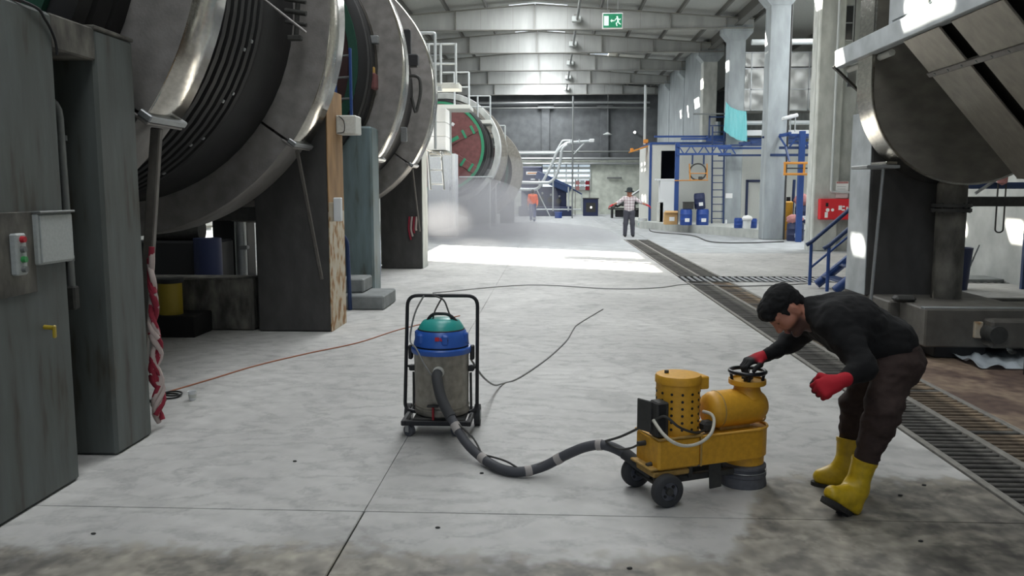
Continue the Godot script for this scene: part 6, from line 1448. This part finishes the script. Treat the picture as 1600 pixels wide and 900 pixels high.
# a gloved hand: wrist, direction to the knuckles, normal of the back of the hand, thumb side; curls of the finger joints in degrees
func hand_prims(w: Vector3, d: Vector3, n: Vector3, side: Vector3, curl: Array, thumb: Vector3, sc := 1.0) -> Array:
	d = d.normalized(); n = (n - d * n.dot(d)).normalized(); side = (side - d * side.dot(d) - n * side.dot(n)).normalized()
	var out := []
	var bs := Basis(d, n, side)
	out.append(bone(w - d * 0.03 * sc, w + d * 0.03 * sc, 0.034 * sc, 0.031 * sc, 0.02))
	for k in 4: out.append(bone(w + d * 0.02 * sc + side * (0.02 - 0.0135 * k) * sc, w + d * (0.088 - 0.004 * absf(k - 1.2)) * sc + side * (0.031 - 0.021 * k) * sc, 0.019 * sc, 0.0155 * sc, 0.018))
	for k in 4:
		var p := w + d * (0.092 - 0.005 * absf(k - 1.2)) * sc + side * (0.033 - 0.0215 * k) * sc
		var L: Array = [[0.042, 0.027, 0.021], [0.046, 0.03, 0.022], [0.043, 0.028, 0.021], [0.034, 0.021, 0.018]][k]
		var ang := 0.0
		for s in 3:
			ang += deg_to_rad(curl[s] + 5.0 * k)
			var dir := (d * cos(ang) - n * sin(ang)) + side * (0.06 - 0.05 * k)
			var q: Vector3 = p + dir.normalized() * L[s] * sc
			out.append(bone(p, q, (0.0118 - 0.001 * s) * sc, (0.0108 - 0.001 * s) * sc, 0.006))
			p = q
	var b := w + d * 0.03 * sc + side * 0.03 * sc - n * 0.01 * sc
	var t1 := b + (d * 0.6 + side * 0.75 - n * 0.25).normalized() * 0.04 * sc
	var t2 := t1 + thumb.normalized() * 0.033 * sc
	var t3 := t2 + (thumb.normalized() - n * 0.3).normalized() * 0.026 * sc
	out.append(bone(b, t1, 0.019 * sc, 0.0145 * sc, 0.015)); out.append(bone(t1, t2, 0.0135 * sc, 0.012 * sc, 0.008)); out.append(bone(t2, t3, 0.012 * sc, 0.0105 * sc, 0.006))
	return out

func build_worker() -> void:
	var t := thing("person", "bearded man in black shirt, brown trousers and yellow boots bending over the grinder", "person", Vector3.ZERO)
	# joints, measured in the hall's own axes
	var pel := Vector3(1.80, 0.77, -4.42); var wst := Vector3(1.725, 0.865, -4.42); var che := Vector3(1.545, 0.955, -4.42); var upp := Vector3(1.445, 0.985, -4.42)
	var nck := Vector3(1.375, 1.0, -4.42); var hc := Vector3(1.245, 1.015, -4.42)
	var hL := Vector3(1.765, 0.735, -4.31); var hR := Vector3(1.80, 0.72, -4.53); var kL := Vector3(1.675, 0.515, -4.2); var kR := Vector3(1.70, 0.455, -4.62)
	var aL := Vector3(1.575, 0.12, -4.22); var aR := Vector3(1.645, 0.085, -4.58)
	var sL := Vector3(1.45, 0.965, -4.24); var eL := Vector3(1.53, 0.785, -4.08); var wL := Vector3(1.385, 0.735, -3.99)
	var sR := Vector3(1.47, 0.955, -4.6); var eR := Vector3(1.36, 0.785, -4.74); var wR := Vector3(1.185, 0.722, -4.645)
	var zz := Vector3(0, 0, 1)
	# head frame: f to the face, u to the crown, z to his left (towards the camera)
	var f := Vector3(-0.52, -0.854, 0.10).normalized(); var u := Vector3(-0.854, 0.52, 0.0); u = (u - f * u.dot(f)).normalized(); var s := u.cross(f) * -1.0
	if s.z < 0: s = -s
	var at := func(a: float, b: float, c: float) -> Vector3: return hc + f * a + u * b + s * c
	var hb := Basis(f, u, s)
	var head := [
		ball(at.call(-0.012, 0.035, 0), Vector3(0.098, 0.088, 0.076), hb, 0.02), ball(at.call(0.03, -0.01, 0), Vector3(0.066, 0.09, 0.064), hb, 0.03),
		bone(at.call(-0.02, -0.07, 0.045), at.call(0.055, -0.105, 0.02), 0.02, 0.018, 0.03), bone(at.call(-0.02, -0.07, -0.045), at.call(0.055, -0.105, -0.02), 0.02, 0.018, 0.03),
		ball(at.call(0.072, -0.108, 0), Vector3(0.024, 0.02, 0.026), hb, 0.02),
		bone(at.call(0.088, 0.028, 0), at.call(0.112, -0.022, 0), 0.010, 0.013, 0.014), ball(at.call(0.104, -0.026, 0.013), Vector3(0.011, 0.009, 0.010), hb, 0.01), ball(at.call(0.104, -0.026, -0.013), Vector3(0.011, 0.009, 0.010), hb, 0.01),
		bone(at.call(0.085, 0.036, 0.012), at.call(0.07, 0.036, 0.055), 0.012, 0.010, 0.015), bone(at.call(0.085, 0.036, -0.012), at.call(0.07, 0.036, -0.055), 0.012, 0.010, 0.015),
		ball(at.call(0.088, 0.015, 0.032), Vector3(0.014, 0.011, 0.017), hb, 0.012, true), ball(at.call(0.088, 0.015, -0.032), Vector3(0.014, 0.011, 0.017), hb, 0.012, true),
		ball(at.call(0.074, 0.014, 0.032), Vector3(0.012, 0.011, 0.013), hb, 0.004), ball(at.call(0.074, 0.014, -0.032), Vector3(0.012, 0.011, 0.013), hb, 0.004),
		bone(at.call(0.096, -0.055, -0.018), at.call(0.096, -0.055, 0.018), 0.008, 0.008, 0.01), bone(at.call(0.092, -0.069, -0.015), at.call(0.092, -0.069, 0.015), 0.009, 0.009, 0.008),
		bone(at.call(0.06, -0.02, 0.05), at.call(0.03, -0.03, 0.06), 0.022, 0.02, 0.03), bone(at.call(0.06, -0.02, -0.05), at.call(0.03, -0.03, -0.06), 0.022, 0.02, 0.03),
		ball(at.call(-0.02, -0.01, 0.08), Vector3(0.022, 0.034, 0.012), hb, 0.008), ball(at.call(-0.02, -0.01, -0.08), Vector3(0.022, 0.034, 0.012), hb, 0.008),
		ball(at.call(-0.013, -0.008, 0.094), Vector3(0.01, 0.02, 0.007), hb, 0.006, true), ball(at.call(-0.018, -0.036, 0.08), Vector3(0.012, 0.014, 0.01), hb, 0.006),
		bone(at.call(-0.035, -0.05, 0), nck + Vector3(0.03, -0.01, 0), 0.056, 0.066, 0.04),
	]
	var skin_c := Color("a8705a").srgb_to_linear(); var beard := Color("2b2220").srgb_to_linear(); var lip := Color("8c5148").srgb_to_linear(); var eye_c := Color("14100e").srgb_to_linear()
	var paint := func(v: Vector3) -> Color:
		var r := v - hc
		var a := r.dot(f); var b := r.dot(u); var c := r.dot(s)
		var col: Color = skin_c
		if b < -0.035 and a > -0.02 and v.distance_to(nck) > 0.06:
			var k := smoothstep(-0.035, -0.06, b) * smoothstep(-0.02, 0.01, a) * 0.85
			col = col.lerp(beard, k)
		if absf(b + 0.062) < 0.009 and a > 0.094 and absf(c) < 0.024: col = lip
		if absf(b - 0.046) < 0.007 and a > 0.06 and absf(c) > 0.012 and absf(c) < 0.055: col = eye_c
		if absf(b - 0.013) < 0.004 and a > 0.078 and absf(absf(c) - 0.032) < 0.012: col = eye_c
		return col
	# the body under the clothes, one continuous figure with the head
	var body := head.duplicate()
	body += [bone(nck, upp, 0.062, 0.08, 0.05), bone(upp, che, 0.10, 0.13, 0.06), bone(che, wst, 0.13, 0.12, 0.06), bone(wst, pel, 0.12, 0.11, 0.06), bone(upp, sL, 0.07, 0.06, 0.05), bone(upp, sR, 0.07, 0.06, 0.05),
		bone(sL, eL, 0.052, 0.04, 0.03), bone(eL, wL, 0.038, 0.026, 0.02), bone(sR, eR, 0.052, 0.04, 0.03), bone(eR, wR, 0.038, 0.026, 0.02),
		bone(pel, hL, 0.10, 0.085, 0.05), bone(pel, hR, 0.10, 0.085, 0.05), bone(hL, kL, 0.085, 0.055, 0.03), bone(hR, kR, 0.085, 0.055, 0.03), bone(kL, aL, 0.052, 0.036, 0.02), bone(kR, aR, 0.052, 0.036, 0.02)]
	var me := sdf_mesh(body, 0.0085, {"color": paint})
	me.surface_set_material(0, M["skin"]); inst("body", me, Transform3D.IDENTITY, t)
	# hair: a thick cap, shaggy over the forehead
	skin_part("hair", t, [ball(at.call(-0.022, 0.062, 0), Vector3(0.105, 0.083, 0.086), hb, 0.02), ball(at.call(0.05, 0.098, 0.005), Vector3(0.055, 0.042, 0.066), hb, 0.03), ball(at.call(0.085, 0.078, 0.01), Vector3(0.026, 0.03, 0.055), hb, 0.02), ball(at.call(-0.07, 0.0, 0), Vector3(0.045, 0.06, 0.066), hb, 0.03),
		bone(at.call(0.02, 0.03, 0.07), at.call(0.02, -0.02, 0.067), 0.012, 0.009, 0.01), bone(at.call(0.02, 0.03, -0.07), at.call(0.02, -0.02, -0.067), 0.012, 0.009, 0.01)], 0.006, "hair", {"wrinkle": 0.008, "freq": 26.0, "seed": 4})
	# clothes
	skin_part("shirt", t, [bone(wst + Vector3(0.05, -0.02, 0.055), che + zz * 0.07, 0.135, 0.148, 0.08), bone(wst + Vector3(0.05, -0.02, -0.055), che - zz * 0.07, 0.135, 0.148, 0.08), bone(che + zz * 0.07, upp + Vector3(0, 0.005, 0.1), 0.145, 0.09, 0.06), bone(che - zz * 0.07, upp + Vector3(0, 0.005, -0.1), 0.145, 0.09, 0.06), bone(upp, nck + Vector3(-0.005, 0.008, 0), 0.11, 0.082, 0.06),
		bone(sL, eL, 0.082, 0.066, 0.1), bone(eL, wL + Vector3(0.035, 0.012, -0.02), 0.06, 0.04, 0.03), bone(sR, eR, 0.08, 0.062, 0.09), bone(eR, wR + Vector3(0.02, 0.008, 0), 0.058, 0.036, 0.03)], 0.011, "shirt_black", {"wrinkle": 0.016, "freq": 8.0, "stretch": Vector3(0.7, 1.3, 1.0), "seed": 2})
	skin_part("trousers", t, [bone(pel + zz * 0.05, pel - zz * 0.05, 0.135, 0.135, 0.06), bone(wst + Vector3(0.03, -0.02, 0), pel, 0.13, 0.135, 0.06), bone(pel + Vector3(-0.02, -0.02, 0.07), hL, 0.12, 0.115, 0.06), bone(hL, kL, 0.11, 0.084, 0.05), bone(kL, Vector3(1.605, 0.235, -4.215), 0.084, 0.054, 0.04), bone(pel + Vector3(-0.02, -0.02, -0.07), hR, 0.12, 0.112, 0.06), bone(hR, kR, 0.105, 0.08, 0.05), bone(kR, Vector3(1.665, 0.225, -4.595), 0.081, 0.05, 0.04)], 0.011, "trousers_brown", {"wrinkle": 0.02, "freq": 7.0, "stretch": Vector3(0.8, 1.8, 0.8), "seed": 7})
	# boots: near one on its heel with the toe up, far one flat
	var H := Vector3(1.54, 0.045, -4.2); var fd := Vector3(-0.72, 0.52, 0.47).normalized(); var T := H + fd * 0.16
	var nrm := Vector3(-0.5, -1.0, 0.35); nrm = (nrm - fd * nrm.dot(fd)).normalized()
	boot(t, H, T, fd, nrm, aL, Vector3(1.612, 0.275, -4.215), 0.062)
	H = Vector3(1.66, 0.055, -4.57); T = Vector3(1.52, 0.05, -4.6); fd = Vector3(-0.98, 0, -0.2).normalized()
	boot(t, H, T, fd, Vector3.DOWN, Vector3(1.65, 0.12, -4.575), Vector3(1.668, 0.268, -4.6), 0.066)
	# gloves
	var red_c := Color("b01c2a").srgb_to_linear(); var blk := Color("17161a").srgb_to_linear()
	var dl := Vector3(-0.92, -0.36, 0.1)
	var nl := Vector3(-0.25, 0.45, 0.85)
	var pl := func(v: Vector3) -> Color: return red_c.lerp(blk, smoothstep(0.075, 0.10, (v - wL).dot(dl.normalized())) * smoothstep(0.0, -0.03, (v - wL).dot(nl)))
	skin_part("glove", t, hand_prims(wL, dl, nl, Vector3(0, 1, -0.4), [66.0, 80.0, 50.0], Vector3(-0.5, -0.75, -0.4), 1.08), 0.0045, "glove", {"color": pl})
	var dr := Vector3(-0.86, -0.2, 0.28)
	var nr := Vector3(-0.2, 0.97, 0.0)
	var prr := func(v: Vector3) -> Color: return red_c.lerp(blk, clampf(smoothstep(0.045, 0.085, (v - wR).dot(dr.normalized())) + smoothstep(-0.002, -0.016, (v - wR).dot(nr)), 0.0, 1.0))
	skin_part("glove", t, hand_prims(wR, dr, nr, Vector3(0, 0, 1), [26.0, 52.0, 42.0], Vector3(-0.7, -0.35, 0.5), 1.05), 0.0045, "glove", {"color": prr})

func boot(parent: Node3D, H: Vector3, T: Vector3, fd: Vector3, nrm: Vector3, ank: Vector3, top: Vector3, r: float) -> void:
	var pl := H + nrm * 0.036
	var me := sdf_mesh([bone(ank, top, r * 0.86, r, 0.03), bone(H + fd * 0.0, ank, 0.058, r * 0.82, 0.04), bone(H - fd * 0.01, H + fd * 0.09, 0.051, 0.045, 0.03), bone(H + fd * 0.07, T, 0.047, 0.042, 0.03), bone(ank - nrm * 0.0, H + fd * 0.1, 0.05, 0.044, 0.04)], 0.008, {"cuts": [[pl, nrm], [top, (top - ank).normalized()]]})
	me.surface_set_material(0, M["boot_yellow"]); var o := inst("boot", me, Transform3D.IDENTITY, parent)
	var st := S(); cyl(st, top - (top - ank).normalized() * 0.018, top + (top - ank).normalized() * 0.003, r + 0.002, r + 0.004, 28, true); obj("boot_rim", st, M["boot_yellow"], o)
	# sole: an outline along the foot
	var side := fd.cross(nrm).normalized()
	var L := (T - H).dot(fd)
	var po := PackedVector2Array()
	for k in 32:
		var a := TAU * k / 32.0
		var x := cos(a); var w := 0.049 + 0.006 * x
		if x > -0.45 and x < 0.2: w -= 0.006
		po.append(Vector2(L * 0.5 + x * (L * 0.5 + 0.052), sin(a) * w * (1.0 if absf(x) < 0.9 else 0.98)))
	st = S(); prism(st, po, -0.002, 0.024, Transform3D(Basis(fd, side, nrm) if fd.cross(side).dot(nrm) > 0 else Basis(fd, -side, nrm), pl)); obj("sole", st, M["boot_sole"], o)
	var po2 := PackedVector2Array()
	for p in po:
		if p.x < L * 0.3: po2.append(Vector2(p.x, p.y * 0.97))
	if po2.size() > 4:
		st = S(); prism(st, po2, 0.022, 0.036, Transform3D(Basis(fd, side, nrm) if fd.cross(side).dot(nrm) > 0 else Basis(fd, -side, nrm), pl)); obj("heel", st, M["boot_sole"], o)

func far_person(label: String, at: Vector3, turn: float, arms: String, shirt: String, trousers: String, shoes: String, hat: bool) -> void:
	var t := thing("person", label, "person", at, turn)   # faces local +Z
	var pel := Vector3(0, 0.9, 0); var che := Vector3(0, 1.2, 0); var nck := Vector3(0, 1.42, 0); var hd := Vector3(0, 1.54, 0.02)
	var kn := []; var an := []; var el := []; var wr := []; var sh := []
	for s in [-1.0, 1.0]:
		sh.append(Vector3(0.18 * s, 1.36, 0))
		if arms == "out":
			el.append(Vector3(0.42 * s, 1.2, 0.08)); wr.append(Vector3(0.62 * s, 1.12, 0.14))
			kn.append(Vector3(0.12 * s, 0.47, 0.02)); an.append(Vector3(0.14 * s, 0.08, 0))
		else:
			el.append(Vector3(0.24 * s, 1.1, -0.04 * s)); wr.append(Vector3(0.24 * s, 0.88, 0.12 * s))
			kn.append(Vector3(0.09 * s, 0.48, 0.12 if s > 0 else -0.02)); an.append(Vector3(0.09 * s, 0.1, 0.12 if s > 0 else -0.3))
	var skin_c := Color("a8705a").srgb_to_linear()
	var B := [ball(hd + Vector3(0, 0.02, 0), Vector3(0.085, 0.11, 0.1), Basis.IDENTITY, 0.02), ball(hd + Vector3(0, -0.06, 0.05), Vector3(0.05, 0.05, 0.045), Basis.IDENTITY, 0.03), ball(hd + Vector3(0, -0.01, 0.115), Vector3(0.015, 0.025, 0.02), Basis.IDENTITY, 0.015), bone(hd, nck, 0.055, 0.06, 0.03), bone(nck, che, 0.07, 0.1, 0.05), bone(che, pel, 0.1, 0.1, 0.05)]
	var sp := [bone(che + Vector3(-0.06, 0.1, 0), pel + Vector3(-0.05, 0.05, 0), 0.13, 0.13, 0.06), bone(che + Vector3(0.06, 0.1, 0), pel + Vector3(0.05, 0.05, 0), 0.13, 0.13, 0.06), bone(sh[0], sh[1], 0.07, 0.07, 0.06)]
	var tp := [bone(pel + Vector3(-0.06, 0, 0), pel + Vector3(0.06, 0, 0), 0.13, 0.13, 0.05)]
	var hp := []
	for k in 2:
		var hip: Vector3 = pel + Vector3(0.09 * (k * 2 - 1), -0.05, 0)
		B += [bone(nck, sh[k], 0.06, 0.06, 0.04), bone(sh[k], el[k], 0.05, 0.04, 0.03), bone(el[k], wr[k], 0.04, 0.03, 0.02), bone(hip, kn[k], 0.09, 0.055, 0.03), bone(kn[k], an[k], 0.05, 0.04, 0.02)]
		sp += [bone(sh[k], el[k], 0.07, 0.058, 0.04)]
		if arms != "out": sp += [bone(el[k], wr[k], 0.056, 0.045, 0.02)]
		tp += [bone(hip, kn[k], 0.115, 0.085, 0.05), bone(kn[k], an[k], 0.085, 0.07, 0.04)]
		var dir: Vector3 = (wr[k] - el[k]).normalized()
		skin_part("glove" if arms == "out" else "hand", t, hand_prims(wr[k], dir, Vector3.UP if arms == "out" else Vector3(k * 2.0 - 1.0, 0, 0), Vector3(0, 0, 1), [20.0, 25.0, 20.0], Vector3(dir.x, 0, 0.6), 1.0), 0.007, "red" if arms == "out" else "cardboard")
		var st := S(); var a: Vector3 = an[k]
		box(st, a + Vector3(0, -0.035 if a.z > -0.2 else -0.02, 0.06), Vector3(0.1, 0.09, 0.27), 0.035, Basis(Vector3.RIGHT, 0.0 if a.z > -0.2 else 0.5)); cyl(st, a + Vector3(0, -0.02, 0), a + Vector3(0, 0.12, 0), 0.062, 0.068, 14); obj("boot", st, M[shoes], t)
	skin_part("body", t, B, 0.014, "skin", {"color": func(_v: Vector3) -> Color: return skin_c})
	skin_part("shirt", t, sp, 0.016, shirt, {"wrinkle": 0.012, "freq": 8.0})
	skin_part("trousers", t, tp, 0.016, trousers, {"wrinkle": 0.012, "freq": 8.0})
	skin_part("hair", t, [ball(hd + Vector3(0, 0.055, -0.02), Vector3(0.095, 0.095, 0.105), Basis.IDENTITY, 0.02), ball(hd + Vector3(0, 0.0, -0.05), Vector3(0.08, 0.08, 0.065), Basis.IDENTITY, 0.02)], 0.012, "hair", {"wrinkle": 0.01, "freq": 20.0})
	if hat:
		var st := S(); lathe(st, [Vector2(0.0, 0.0), Vector2(0.17, -0.015), Vector2(0.175, 0.0), Vector2(0.11, 0.02), Vector2(0.1, 0.1), Vector2(0.07, 0.13), Vector2(0, 0.135)], Transform3D(Basis(Vector3.RIGHT, 0.12), hd + Vector3(0, 0.07, 0)), 24, 0, TAU, 0.4); obj("hat", st, M["hat_dark"], t)
		var sl := S(); box(sl, Vector3(0.17, 1.05, -0.1), Vector3(0.14, 0.6, 0.06), 0.03); obj("dark_bag", sl, M["black"], t)

func build_far_people() -> void:
	far_person("person in a pale checked shirt and dark hat standing with both arms spread, red gloves", Vector3(2.75, 0, -29.8), 0.0, "out", "shirt_check", "trousers_grey", "black", true)
	far_person("distant person in an orange shirt and blue trousers walking away near the conveyor", Vector3(-1.0, 0, -44.2), PI, "walk", "shirt_orange", "trousers_navy", "cream", false)
